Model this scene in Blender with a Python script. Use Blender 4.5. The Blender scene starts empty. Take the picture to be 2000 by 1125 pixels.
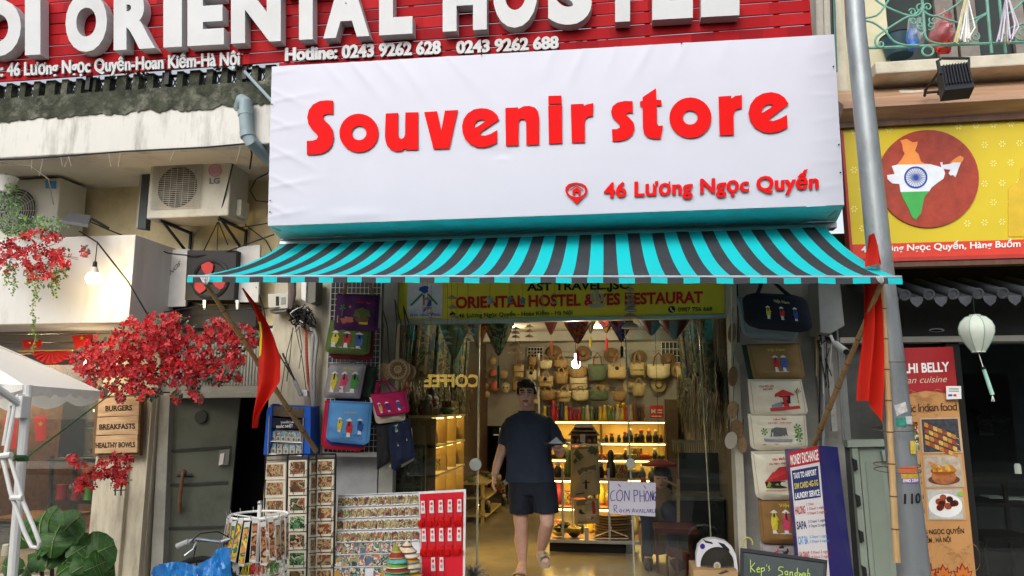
import bpy,math,random
from mathutils import Vector,Matrix,noise
random.seed(7)
R=math.radians
scene=bpy.context.scene
COL=scene.collection
# ------------------------------------------------------------------ camera
YAW,PITCH,FPX=R(8.2),R(9.25),1400.0
CAM=Vector((0,-6.2,1.65))
cam_d=bpy.data.cameras.new('camera');cam=bpy.data.objects.new('camera',cam_d);COL.objects.link(cam)
cam.location=CAM;cam.rotation_euler=(R(90)+PITCH,0,YAW)
cam_d.sensor_width=36;cam_d.lens=36*FPX/2000;cam_d.clip_start=.05;cam_d.clip_end=600
scene.camera=cam
# ------------------------------------------------------------------ world, sun, exposure (overcast day in a narrow street)
SUN_EL,SUN_AZ=R(36),R(195)
world=bpy.data.worlds.new('World');scene.world=world;world.use_nodes=True
wn=world.node_tree;wn.nodes.clear()
sky=wn.nodes.new('ShaderNodeTexSky');sky.sky_type='NISHITA';sky.sun_disc=False
sky.sun_elevation=SUN_EL;sky.sun_rotation=SUN_AZ;sky.dust_density=4.0;sky.air_density=1.0;sky.ozone_density=.6
hs=wn.nodes.new('ShaderNodeHueSaturation');hs.inputs['Saturation'].default_value=.35;hs.inputs['Value'].default_value=1.25
bg=wn.nodes.new('ShaderNodeBackground');bg.inputs['Strength'].default_value=.15
wo=wn.nodes.new('ShaderNodeOutputWorld')
wn.links.new(sky.outputs[0],hs.inputs['Color']);wn.links.new(hs.outputs[0],bg.inputs[0]);wn.links.new(bg.outputs[0],wo.inputs[0])
sl=bpy.data.lights.new('sun','SUN');sl.energy=1.0;sl.angle=R(75);sl.color=(1,.965,.92)
so=bpy.data.objects.new('sun',sl);COL.objects.link(so)
sd=Vector((math.sin(SUN_AZ)*math.cos(SUN_EL),math.cos(SUN_AZ)*math.cos(SUN_EL),math.sin(SUN_EL)))
so.rotation_euler=sd.to_track_quat('Z','Y').to_euler();so.location=(0,-6,14)
scene.view_settings.view_transform='Standard';scene.view_settings.look='None'
scene.view_settings.exposure=0.20;scene.view_settings.gamma=1
scene.render.engine='CYCLES'
cy=scene.cycles;cy.use_denoising=True;cy.max_bounces=8;cy.transparent_max_bounces=16
cy.diffuse_bounces=4;cy.glossy_bounces=3;cy.sample_clamp_indirect=4;cy.caustics_reflective=False;cy.caustics_refractive=False
# ------------------------------------------------------------------ geometry helpers
ROT=cam.rotation_euler.to_matrix()
def P(px,py,Y):
 """world point on the vertical plane y=Y under photo pixel (px,py)"""
 d=ROT@Vector(((px-1000)/FPX,-(py-562.5)/FPX,-1))
 return CAM+d*((Y-CAM.y)/d.y)
def MPP(px,py,Y):
 return(P(px+1,py,Y)-P(px,py,Y)).length
def PX(Y):
 def s(u,v,off=0.0):p=P(u,v,Y);p.y-=off;return p
 return s
def Q(tl,tr,br,bl,Y):
 ys=Y if isinstance(Y,(tuple,list))else(Y,)*4
 a,b,c,d=[P(p[0],p[1],y)for p,y in zip((tl,tr,br,bl),ys)]
 n=(b-a).cross(d-a).normalized()
 if n.y>0:n=-n
 def s(u,v,off=0.0):return(a*(1-u)+b*u)*(1-v)+(d*(1-u)+c*u)*v+n*off
 return s
def WQ(a,b,c,d):
 a,b,c,d=map(Vector,(a,b,c,d));n=(d-a).cross(b-a).normalized()
 def s(u,v,off=0.0):return(a*(1-u)+b*u)*(1-v)+(d*(1-u)+c*u)*v+n*off
 return s
def props(o,label=None,cat=None,group=None,kind=None):
 if label:o['label']=label
 if cat:o['category']=cat
 if group:o['group']=group
 if kind:o['kind']=kind
 return o
def T(name,label,cat,at=(0,0,0),group=None):
 o=bpy.data.objects.new(name,None);COL.objects.link(o);o.location=at;o.empty_display_size=.1
 return props(o,label,cat,group)
def wloc(o):
 v=Vector((0,0,0))
 while o:v=v+Vector(o.location);o=o.parent
 return v
SPLIT={'hinge','mounting_tab','side_sheet','dial_window','round_window','rail','handle_slot','eye_spot','shutter','column','back_bar'}
class MB:
 def __init__(s):s.v=[];s.f=[];s.m=[];s.mats=[];s.sm=[];s.marks=[]
 def mi(s,m):
  if m not in s.mats:s.mats.append(m)
  return s.mats.index(m)
 def add(s,vs,fs,m,smooth=False):
  k=len(s.v);i=s.mi(m);s.v+=[tuple(v)for v in vs]
  s.f+=[tuple(k+a for a in f)for f in fs];s.m+=[i]*len(fs);s.sm+=[smooth]*len(fs);return s
 def hexa(s,p,m):
  return s.add(p,[(0,1,2,3),(7,6,5,4),(0,4,5,1),(1,5,6,2),(2,6,7,3),(3,7,4,0)],m)
 def box(s,x0,x1,y0,y1,z0,z1,m):
  return s.hexa([(x0,y0,z0),(x1,y0,z0),(x1,y0,z1),(x0,y0,z1),(x0,y1,z0),(x1,y1,z0),(x1,y1,z1),(x0,y1,z1)],m)
 def obox(s,c,ax,ay,az,m):
  c,ax,ay,az=map(Vector,(c,ax,ay,az))
  return s.hexa([c-ax-ay-az,c+ax-ay-az,c+ax-ay+az,c-ax-ay+az,c-ax+ay-az,c+ax+ay-az,c+ax+ay+az,c-ax+ay+az],m)
 def slab(s,poly,Y,th,m):
  a=[P(x,y,Y)for x,y in poly];n=len(a)
  b=[v+Vector((0,th,0))for v in a]
  fs=[tuple(range(n)),tuple(range(2*n-1,n-1,-1))]+[(i,n+i,n+(i+1)%n,(i+1)%n)for i in range(n)]
  return s.add(a+b,fs,m)
 def splate(s,sf,pts,th,m,off=0.0):
  n=len(pts);a=[sf(u,v,off+th)for u,v in pts];b=[sf(u,v,off)for u,v in pts]
  return s.add(a+b,[tuple(range(n)),tuple(range(2*n-1,n-1,-1))]+[(i,n+i,n+(i+1)%n,(i+1)%n)for i in range(n)],m)
 def spoly(s,sf,pts,m,off=.003):
  return s.add([sf(u,v,off)for u,v in pts],[tuple(range(len(pts)))],m)
 def prism(s,poly,z0,z1,m):
  n=len(poly);a=[(x,y,z0)for x,y in poly]+[(x,y,z1)for x,y in poly]
  return s.add(a,[tuple(range(n))[::-1],tuple(range(n,2*n))]+[(i,(i+1)%n,n+(i+1)%n,n+i)for i in range(n)],m)
 def tube(s,pts,r,m,n=8,cap=True,flat=None):
  pts=[Vector(p)for p in pts];k=len(pts);rs=r if isinstance(r,list)else[r]*k
  vs=[];up=None
  for i,p in enumerate(pts):
   d=(pts[min(i+1,k-1)]-pts[max(i-1,0)])
   d=d.normalized()if d.length>1e-9 else Vector((0,0,1))
   if up is None:
    up=d.orthogonal().normalized()if flat is None else Vector(flat)
   up=(up-d*up.dot(d)).normalized();sd_=d.cross(up)
   ra=rs[i];ra,rb=ra if isinstance(ra,tuple)else(ra,ra)
   vs+=[p+up*math.cos(2*math.pi*j/n)*ra+sd_*math.sin(2*math.pi*j/n)*rb for j in range(n)]
  fs=[(i*n+j,i*n+(j+1)%n,(i+1)*n+(j+1)%n,(i+1)*n+j)for i in range(k-1)for j in range(n)]
  if cap:fs+=[tuple(range(n))[::-1],tuple(range((k-1)*n,k*n))]
  return s.add(vs,fs,m,True)
 def lathe(s,c,prof,m,n=16,axis=None,sx=1,sy=1,cap=True):
  c=Vector(c);vs=[];q=Vector(axis).to_track_quat('Z','Y')if axis else None
  for r,z in prof:
   for j in range(n):
    v=Vector((r*sx*math.cos(2*math.pi*j/n),r*sy*math.sin(2*math.pi*j/n),z))
    vs.append(c+(q@v if q else v))
  k=len(prof)
  fs=[(i*n+j,i*n+(j+1)%n,(i+1)*n+(j+1)%n,(i+1)*n+j)for i in range(k-1)for j in range(n)]
  if cap:fs+=[tuple(range(n))[::-1],tuple(range((k-1)*n,k*n))]
  return s.add(vs,fs,m,True)
 def ball(s,c,r,m,n=12,k=8):
  rx,ry,rz=r if isinstance(r,(tuple,list))else(r,r,r)
  pr=[(max(.02,math.sin(math.pi*i/k))*rx,-math.cos(math.pi*i/k)*rz)for i in range(k+1)]
  return s.lathe(c,pr,m,n,sy=ry/rx)
 def grid(s,fn,nu,nv,m,smooth=True):
  vs=[fn(i/nu,j/nv)for j in range(nv+1)for i in range(nu+1)]
  fs=[(j*(nu+1)+i,(j+1)*(nu+1)+i,(j+1)*(nu+1)+i+1,j*(nu+1)+i+1)for j in range(nv)for i in range(nu)]
  return s.add(vs,fs,m,smooth)
 def part(s,vi,fi):
  q=MB();used=sorted({a for i in fi for a in s.f[i]});mp={a:i for i,a in enumerate(used)}
  q.v=[s.v[a]for a in used];q.f=[tuple(mp[a]for a in s.f[i])for i in fi];q.sm=[s.sm[i]for i in fi];q.mats=[s.mats[j]for j in sorted({s.m[i]for i in fi})];q.m=[q.mats.index(s.mats[s.m[i]])for i in fi];return q
 def build(s,name,parent=None,label=None,cat=None,group=None,kind=None,bevel=0,sharp=35):
  if parent is not None and name=='lettering' and len(s.marks)>1:
   cut=[m[0]for m in s.marks]+[len(s.v)];cf=[m[1]for m in s.marks]+[len(s.f)];cut[0]=cf[0]=0
   for i in range(len(s.marks)):s.part(range(cut[i],cut[i+1]),range(cf[i],cf[i+1])).build(name,parent,label)
   return None
  if name in SPLIT:
   up=list(range(len(s.v)))
   def fd(a):
    while up[a]!=a:up[a]=up[up[a]];a=up[a]
    return a
   for f in s.f:
    for a in f[1:]:up[fd(a)]=fd(f[0])
   gr={}
   for i,f in enumerate(s.f):gr.setdefault(fd(f[0]),[]).append(i)
   if len(gr)>1:
    for fs_ in gr.values():q=s.part(None,fs_);q.solo=True;o=q.build(name+' ',parent,label,cat,group,kind,bevel);o.name=name
    return o
   name=name.strip()
  me=bpy.data.meshes.new(name);k=len(s.v)
  if parent is not None:o0=wloc(parent)
  else:
   xs=[v[0]for v in s.v];ys=[v[1]for v in s.v];zs=[v[2]for v in s.v]
   o0=Vector(((min(xs)+max(xs))/2,(min(ys)+max(ys))/2,min(zs)))
  me.from_pydata([(v[0]-o0.x,v[1]-o0.y,v[2]-o0.z)for v in s.v],[],s.f)
  for m in s.mats:me.materials.append(m)
  me.polygons.foreach_set('material_index',s.m);me.polygons.foreach_set('use_smooth',s.sm);me.update()
  if any(s.sm):me.set_sharp_from_angle(angle=R(sharp))
  o=bpy.data.objects.new(name,me);COL.objects.link(o)
  if parent is not None:o.parent=parent
  else:o.location=o0
  if bevel:
   b=o.modifiers.new('bevel','BEVEL');b.width=bevel;b.segments=2;b.limit_method='ANGLE';b.angle_limit=R(40)
  return props(o,label,cat,group,kind)
def copy_tree(o,parent=None):
 c=o.copy();COL.objects.link(c);c.parent=parent
 for ch in[x for x in o.children]:copy_tree(ch,c)
 return c
 # ------------------------------------------------------------------ flat writing and outlines, converted to mesh data
_fc={}
def _text(body,bold,spacing=1.0,res=3,shear=0):
 key=(body,bold,spacing,res,shear)
 if key in _fc:return _fc[key]
 c=bpy.data.curves.new('t','FONT');c.body=body;c.offset=bold;c.space_character=spacing;c.resolution_u=res;c.shear=shear
 c.fill_mode='FRONT'
 o=bpy.data.objects.new('t',c);me=bpy.data.meshes.new_from_object(o)
 vs=[tuple(v.co)for v in me.vertices];fs=[tuple(p.vertices)for p in me.polygons]
 bpy.data.objects.remove(o);bpy.data.curves.remove(c);bpy.data.meshes.remove(me)
 _fc[key]=(vs,fs);return vs,fs
CAPH=.73
def outline_edges(fs):
 cnt={}
 for f in fs:
  for i in range(len(f)):
   a,b=f[i],f[(i+1)%len(f)]
   cnt[(a,b)]=cnt.get((a,b),0)+1
 return[(a,b)for(a,b)in cnt if(b,a)not in cnt]
def extr(mb,vs,fs,mp,m,th,side=None,off=.003):
 """flat polygons mapped by mp(x,y,off) -> world, th thick"""
 n=len(vs);a=[mp(x,y,off+th)for x,y,*_ in vs]
 if th<=0:mb.add(a,fs,m);return
 b=[mp(x,y,off)for x,y,*_ in vs]
 mb.add(a,fs,m)
 mb.add(a+b,[(e[1],e[0],n+e[0],n+e[1])for e in outline_edges(fs)],side or m)
def text(mb,sf,body,u0,v0,u1,v1,ch,m,bold=.02,th=0.0,off=.003,side=None,spacing=1.0,shear=0,ch1=None,fat=0):
 """writing on a surface: baseline from (u0,v0) to (u1,v1), capital height ch in v units"""
 vs,fs=_text(body,bold,spacing,3,shear)
 if not vs:return mb
 mb.marks.append((len(mb.v),len(mb.f)))
 xa=min(v[0]for v in vs);xb=max(v[0]for v in vs)
 def mp(x,y,o):
  t=(x-xa)/(xb-xa);c=ch if ch1 is None else ch+(ch1-ch)*t
  return sf(u0+t*(u1-u0),v0+t*(v1-v0)-y/CAPH*c,o)
 extr(mb,vs,fs,mp,m,th,side,off)
 for k in((-1,1)if fat else()):extr(mb,[(v[0]+k*fat,v[1]+.25*k*fat)for v in vs],fs,mp,m,th,side,off+.0004*(k+2))
 return mb
def fillshape(splines):
 c=bpy.data.curves.new('s','CURVE');c.dimensions='2D';c.fill_mode='FRONT'
 for sp in splines:
  q=c.splines.new('POLY');q.points.add(len(sp)-1);q.use_cyclic_u=True
  for i,(x,y)in enumerate(sp):q.points[i].co=(x,-y,0,1)
 o=bpy.data.objects.new('s',c);me=bpy.data.meshes.new_from_object(o)
 vs=[(v.co.x,-v.co.y)for v in me.vertices];fs=[tuple(p.vertices)for p in me.polygons]
 bpy.data.objects.remove(o);bpy.data.curves.remove(c);bpy.data.meshes.remove(me)
 return vs,fs
def shape(mb,sf,splines,m,th=.01,off=.003,side=None):
 vs,fs=fillshape(splines);extr(mb,vs,fs,lambda x,y,o:sf(x,y,o),m,th,side,off);return mb
def ell(cx,cy,rx,ry,n=28,a0=0,a1=360):
 k=n if a1-a0>=360 else n+1
 return[(cx+rx*math.cos(R(a0+(a1-a0)*i/n)),cy+ry*math.sin(R(a0+(a1-a0)*i/n)))for i in range(k)]
def smooth_poly(pts,n=3):
 out=[];k=len(pts)
 for i in range(k):
  p0,p1,p2,p3=[Vector(pts[(i+j-1)%k])for j in range(4)]
  for t in[q/n for q in range(n)]:
   out.append(tuple(.5*((2*p1)+(-p0+p2)*t+(2*p0-5*p1+4*p2-p3)*t*t+(-p0+3*p1-3*p2+p3)*t**3)))
 return out
ORD=['first','second','third','fourth','fifth','sixth','seventh','eighth','ninth','tenth','eleventh','twelfth','thirteenth','fourteenth','fifteenth','sixteenth','seventeenth','eighteenth','nineteenth','twentieth']
# ------------------------------------------------------------------ materials
_mats={}
def M(name,col,rough=.6,var=.12,scale=6,bump=.0,bscale=40,metal=0,spec=.28,dirt=None,dscale=2.5,damt=.35,coat=0,stretch=None,sub=0,trans=0):
 if name in _mats:return _mats[name]
 m=bpy.data.materials.new(name);m.use_nodes=True;nt=m.node_tree;N=nt.nodes;L=nt.links
 b=N['Principled BSDF'];b.inputs['Roughness'].default_value=rough;b.inputs['Metallic'].default_value=metal
 b.inputs['Specular IOR Level'].default_value=spec;b.inputs['Coat Weight'].default_value=coat
 if trans:b.inputs['Transmission Weight'].default_value=trans
 if sub:b.inputs['Subsurface Weight'].default_value=sub;b.inputs['Subsurface Radius'].default_value=(.01,.006,.004)
 tc=N.new('ShaderNodeTexCoord');vec=tc.outputs['Object']
 if stretch:
  mp=N.new('ShaderNodeMapping');mp.inputs['Scale'].default_value=stretch;L.new(vec,mp.inputs[0]);vec=mp.outputs[0]
 nz=N.new('ShaderNodeTexNoise');nz.inputs['Scale'].default_value=scale;nz.inputs['Detail'].default_value=6;nz.inputs['Roughness'].default_value=.65
 L.new(vec,nz.inputs['Vector'])
 rp=N.new('ShaderNodeMapRange');rp.inputs[1].default_value=.3;rp.inputs[2].default_value=.7
 rp.inputs[3].default_value=1-var;rp.inputs[4].default_value=1+var;L.new(nz.outputs[0],rp.inputs[0])
 mx=N.new('ShaderNodeMix');mx.data_type='RGBA';mx.blend_type='MULTIPLY';mx.inputs[0].default_value=1
 mx.inputs[6].default_value=(*col,1);L.new(rp.outputs[0],mx.inputs[7]);out=mx.outputs[2]
 if dirt:
  n2=N.new('ShaderNodeTexNoise');n2.inputs['Scale'].default_value=dscale;n2.inputs['Detail'].default_value=8;n2.inputs['Roughness'].default_value=.7
  L.new(vec,n2.inputs['Vector'])
  r2=N.new('ShaderNodeMapRange');r2.inputs[1].default_value=.5;r2.inputs[2].default_value=.72;r2.inputs[3].default_value=0;r2.inputs[4].default_value=damt
  L.new(n2.outputs[0],r2.inputs[0])
  m2=N.new('ShaderNodeMix');m2.data_type='RGBA';m2.inputs[7].default_value=(*dirt,1);L.new(r2.outputs[0],m2.inputs[0]);L.new(out,m2.inputs[6]);out=m2.outputs[2]
 L.new(out,b.inputs['Base Color'])
 if bump:
  n3=N.new('ShaderNodeTexNoise');n3.inputs['Scale'].default_value=bscale;n3.inputs['Detail'].default_value=4;L.new(vec,n3.inputs['Vector'])
  bp=N.new('ShaderNodeBump');bp.inputs['Strength'].default_value=bump;bp.inputs['Distance'].default_value=.01
  L.new(n3.outputs[0],bp.inputs['Height']);L.new(bp.outputs[0],b.inputs['Normal'])
 _mats[name]=m;return m
def CLOTH(name,col,tr=.35,var=.1,scale=3,rough=.7,dirt=None):
 if name in _mats:return _mats[name]
 m=M(name,col,rough,var,scale,bump=.12,bscale=180,dirt=dirt or tuple(c*.6 for c in col),dscale=3,damt=.35);nt=m.node_tree;N=nt.nodes;L=nt.links;b=N['Principled BSDF']
 t=N.new('ShaderNodeBsdfTranslucent');mx=N.new('ShaderNodeMixShader');mx.inputs[0].default_value=tr;o=N['Material Output']
 L.new(b.inputs['Base Color'].links[0].from_socket,t.inputs[0]);L.new(b.outputs[0],mx.inputs[1]);L.new(t.outputs[0],mx.inputs[2]);L.new(mx.outputs[0],o.inputs[0]);return m
def EM(name,col,st=1):
 if name in _mats:return _mats[name]
 m=bpy.data.materials.new(name);m.use_nodes=True;b=m.node_tree.nodes['Principled BSDF']
 b.inputs['Base Color'].default_value=(*col,1);b.inputs['Emission Color'].default_value=(*col,1);b.inputs['Emission Strength'].default_value=st
 _mats[name]=m;return m
def WOOD(name,c1=None,c2=None,scale=3,stretch=(1,8,8),rough=.55):
 if name in _mats:return _mats[name]
 m=bpy.data.materials.new(name);m.use_nodes=True;nt=m.node_tree;N=nt.nodes;L=nt.links;b=N['Principled BSDF']
 tc=N.new('ShaderNodeTexCoord');mp=N.new('ShaderNodeMapping');mp.inputs['Scale'].default_value=stretch
 nz=N.new('ShaderNodeTexNoise');nz.inputs['Scale'].default_value=scale;nz.inputs['Detail'].default_value=8;nz.inputs['Distortion'].default_value=1.2
 cr=N.new('ShaderNodeValToRGB');cr.color_ramp.elements[0].position=.3;cr.color_ramp.elements[1].position=.7
 cr.color_ramp.elements[0].color=(*c1,1);cr.color_ramp.elements[1].color=(*c2,1)
 L.new(tc.outputs['Object'],mp.inputs[0]);L.new(mp.outputs[0],nz.inputs[0]);L.new(nz.outputs[0],cr.inputs[0]);L.new(cr.outputs[0],b.inputs['Base Color'])
 b.inputs['Roughness'].default_value=rough;_mats[name]=m;return m
def PRINT(name,cols,scale=6,rough=.35,detail=2,rnd=True):
 """a printed picture: patches of flat colour, different on every object"""
 if name in _mats:return _mats[name]
 m=bpy.data.materials.new(name);m.use_nodes=True;nt=m.node_tree;N=nt.nodes;L=nt.links;b=N['Principled BSDF']
 tc=N.new('ShaderNodeTexCoord');oi=N.new('ShaderNodeObjectInfo');ad=N.new('ShaderNodeVectorMath');ad.operation='ADD'
 sc_=N.new('ShaderNodeVectorMath');sc_.operation='SCALE';sc_.inputs[3].default_value=37 if rnd else 0
 L.new(oi.outputs['Random'],sc_.inputs[0]);L.new(tc.outputs['Object'],ad.inputs[0]);L.new(sc_.outputs[0],ad.inputs[1])
 nz=N.new('ShaderNodeTexNoise');nz.inputs['Scale'].default_value=scale;nz.inputs['Detail'].default_value=detail;nz.inputs['Distortion'].default_value=.8
 L.new(ad.outputs[0],nz.inputs[0])
 n2=N.new('ShaderNodeTexNoise');n2.inputs['Scale'].default_value=scale*.45;n2.inputs['Detail'].default_value=1;L.new(ad.outputs[0],n2.inputs[0])
 mm=N.new('ShaderNodeMath');mm.operation='MULTIPLY_ADD';mm.inputs[1].default_value=1.6;L.new(nz.outputs[0],mm.inputs[0])
 ms=N.new('ShaderNodeMath');ms.operation='MULTIPLY_ADD';ms.inputs[1].default_value=.9;ms.inputs[2].default_value=-.75
 L.new(n2.outputs[0],ms.inputs[0]);L.new(ms.outputs[0],mm.inputs[2])
 cr=N.new('ShaderNodeValToRGB');cr.color_ramp.interpolation='CONSTANT';e=cr.color_ramp.elements
 k=len(cols);e[0].position=0;e[0].color=(*cols[0],1);e[1].position=.3;e[1].color=(*cols[1],1)
 for i,c in enumerate(cols[2:]):q=e.new(.3+.5*(i+1)/(k-1));q.color=(*c,1)
 L.new(mm.outputs[0],cr.inputs[0]);L.new(cr.outputs[0],b.inputs['Base Color']);b.inputs['Roughness'].default_value=.6;b.inputs['Specular IOR Level'].default_value=.15
 _mats[name]=m;return m
def RND(name,cols,rough=.5):
 """one flat colour out of a list for each object"""
 if name in _mats:return _mats[name]
 m=bpy.data.materials.new(name);m.use_nodes=True;nt=m.node_tree;N=nt.nodes;L=nt.links;b=N['Principled BSDF']
 oi=N.new('ShaderNodeObjectInfo');cr=N.new('ShaderNodeValToRGB');cr.color_ramp.interpolation='CONSTANT';e=cr.color_ramp.elements
 e[0].color=(*cols[0],1);e[1].position=1/len(cols);e[1].color=(*cols[1],1)
 for i,c in enumerate(cols[2:]):q=e.new((i+2)/len(cols));q.color=(*c,1)
 L.new(oi.outputs['Random'],cr.inputs[0]);L.new(cr.outputs[0],b.inputs['Base Color']);b.inputs['Roughness'].default_value=rough
 _mats[name]=m;return m
def GLASS(name,tint=(.9,.95,.93),refl=1.0,rough=.0):
 if name in _mats:return _mats[name]
 m=bpy.data.materials.new(name);m.use_nodes=True;nt=m.node_tree;N=nt.nodes;L=nt.links;N.clear()
 fr=N.new('ShaderNodeFresnel');fr.inputs[0].default_value=1.6;mu=N.new('ShaderNodeMath');mu.operation='MULTIPLY';mu.inputs[1].default_value=refl;mu.use_clamp=True
 tr=N.new('ShaderNodeBsdfTransparent');tr.inputs[0].default_value=(*tint,1);gl=N.new('ShaderNodeBsdfGlossy');gl.inputs['Roughness'].default_value=rough
 mx=N.new('ShaderNodeMixShader');o=N.new('ShaderNodeOutputMaterial')
 L.new(fr.outputs[0],mu.inputs[0]);L.new(mu.outputs[0],mx.inputs[0]);L.new(tr.outputs[0],mx.inputs[1]);L.new(gl.outputs[0],mx.inputs[2]);L.new(mx.outputs[0],o.inputs[0])
 _mats[name]=m;return m
def FILM(name,col,alpha=.5,rough=.25):
 if name in _mats:return _mats[name]
 m=bpy.data.materials.new(name);m.use_nodes=True;b=m.node_tree.nodes['Principled BSDF']
 b.inputs['Base Color'].default_value=(*col,1);b.inputs['Alpha'].default_value=alpha;b.inputs['Roughness'].default_value=rough
 _mats[name]=m;return m
RED=M('red_print',(.55,.012,.012),.45,.06)
WHITE=M('white_paint',(.78,.78,.76),.5,.05)
BLACK=M('black_print',(.012,.012,.014),.5,.1)
BLKMET=M('black_metal',(.02,.02,.022),.4,.2,metal=.4)
STEEL=M('brushed_steel',(.42,.43,.43),.35,.15,metal=.8)
CABLE=M('black_cable',(.012,.012,.012),.5,.1)
YEL=M('yellow_print',(.75,.52,.02),.5,.05)
CREAM=M('cream_canvas',(.62,.57,.45),.85,.08,bump=.3,bscale=250)
TRIM=M('cream_plaster',(.55,.52,.42),.8,.1,bump=.15,bscale=30,dirt=(.16,.12,.08),damt=.45)
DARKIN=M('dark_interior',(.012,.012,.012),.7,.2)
# ================================================================== THE SETTING
def bx(mb,x0,x1,y0,y1,Y,th,m):
 ym=(y0+y1)/2;xm=(x0+x1)/2
 return mb.box(P(x0,ym,Y).x,P(x1,ym,Y).x,Y,Y+th,P(xm,y1,Y).z,P(xm,y0,Y).z,m)
FL=.15
asph=M('asphalt',(.085,.083,.08),.85,.25,3,bump=.5,bscale=120)
pave=M('pavement_concrete',(.42,.40,.37),.85,.2,2,bump=.4,bscale=60,dirt=(.09,.085,.08))
g=MB();g.box(-70,70,-70,60,-.3,0,asph);g.build('ground',kind='structure')
g=MB();g.box(-30,30,-2.3,-.02,.0,.12,pave);g.build('pavement',kind='structure')
g=MB()
for k in range(24):g.box(-12+k,-12+k+.985,-2.45,-2.305,0,.125,M('kerb_stone',(.3,.3,.29),.8,.2,bump=.3))
g.build('kerb',kind='structure')
g=MB();g.box(-30,30,-12,-9.9,.0,.12,pave);g.build('pavement',kind='structure')
# shop room
XL,XR,YB,ZC=P(745,790,0).x,P(1440,790,0).x,5.2,2.62
tile=M('polished_floor',(.30,.255,.17),.16,.18,2.2,bump=.03,bscale=8,dirt=(.24,.19,.12),damt=.25)
g=MB();g.box(XL-.05,XR+.05,-.02,9.5,.0,FL,tile);g.build('floor',kind='structure')
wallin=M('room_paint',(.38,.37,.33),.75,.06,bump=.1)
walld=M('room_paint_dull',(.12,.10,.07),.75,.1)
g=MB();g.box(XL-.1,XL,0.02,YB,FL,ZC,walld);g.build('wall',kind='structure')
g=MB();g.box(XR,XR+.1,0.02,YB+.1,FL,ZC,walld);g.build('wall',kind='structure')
xd0,xd1,zd=P(925,900,YB).x,P(1058,900,YB).x,P(990,832,YB).z
g=MB();g.box(XL-.1,xd0,YB,YB+.1,FL,ZC,wallin);g.box(xd1,XR,YB,YB+.1,FL,ZC,wallin);g.box(xd0,xd1,YB,YB+.1,zd,ZC,wallin)
g.build('wall',kind='structure')
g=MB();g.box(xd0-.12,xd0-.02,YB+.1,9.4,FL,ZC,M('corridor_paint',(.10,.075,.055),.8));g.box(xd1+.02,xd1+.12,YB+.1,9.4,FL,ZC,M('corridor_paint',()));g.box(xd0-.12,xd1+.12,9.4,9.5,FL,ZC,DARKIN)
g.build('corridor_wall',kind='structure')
g=MB();g.box(XL-.1,XR+.1,.02,9.5,ZC,ZC+.1,M('ceiling_paint',(.5,.48,.4),.8));g.build('ceiling',kind='structure')
g=MB();g.box(XL,XR,3.3,3.62,ZC-.13,ZC-.002,M('beam_grey',(.3,.3,.28),.7));g.build('ceiling_beam',kind='structure')
# ---- hostel building (left and middle)
HB=T('hostel_building','old cream plastered building with a projecting balcony over the souvenir shop','building',(P(640,790,0).x,0,0))
plY=M('ochre_plaster',(.72,.61,.37),.85,.13,2,bump=.25,bscale=25,dirt=(.22,.17,.1),dscale=1.6,damt=.6)
plP=M('stained_cream_plaster',(.54,.50,.39),.8,.10,1.2,stretch=(2.5,2.5,.45),bump=.2,bscale=25,dirt=(.16,.13,.09),dscale=2.2,damt=.75)
plW=M('stained_white_plaster',(.60,.59,.55),.8,.08,1.3,stretch=(2.5,2.5,.5),bump=.2,bscale=25,dirt=(.13,.12,.09),dscale=2.6,damt=.7)
moss=M('mossy_concrete',(.045,.05,.035),.95,.6,9,bump=.9,bscale=50,dirt=(.30,.30,.24),dscale=5,damt=.7)
XW0=-9.0
x_door0,x_door1,z_door=P(312,900,0).x,P(522,900,0).x,P(415,768,0).z
z_sof=P(260,288,-1.0).z
g=MB()
g.box(XW0,XL-.0,0,.25,P(260,640,0).z,z_sof,plY)
g.box(XL,XR,0,.25,P(1100,556,0).z,z_sof,plY)
g.build('wall',HB)
g=MB();g.box(x_door1,XL-.12,-.04,.25,0,P(560,300,0).z,plP);g.build('wall_pier',HB,bevel=.008)
g=MB();g.box(P(250,900,0).x,x_door0-.03,-.06,.25,0,P(270,655,-.06).z,plP)
g.box(P(288,900,-.12).x,x_door0-.05,-.12,-.062,0,P(300,768,-.1).z,plP);g.build('wall_pier',HB,bevel=.008)
g=MB();g.box(P(186,900,-.10).x,P(250,900,-.1).x-.004,-.10,.25,0,P(215,690,-.1).z,plP);g.build('wall_pier',HB,bevel=.008)
g=MB();g.box(XR+.01,P(1600,790,0).x,-.02,.25,0,z_sof,M('grey_pier',(.33,.32,.29),.8,.15,dirt=(.1,.09,.08),bump=.2));g.build('wall_pier',HB)
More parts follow.
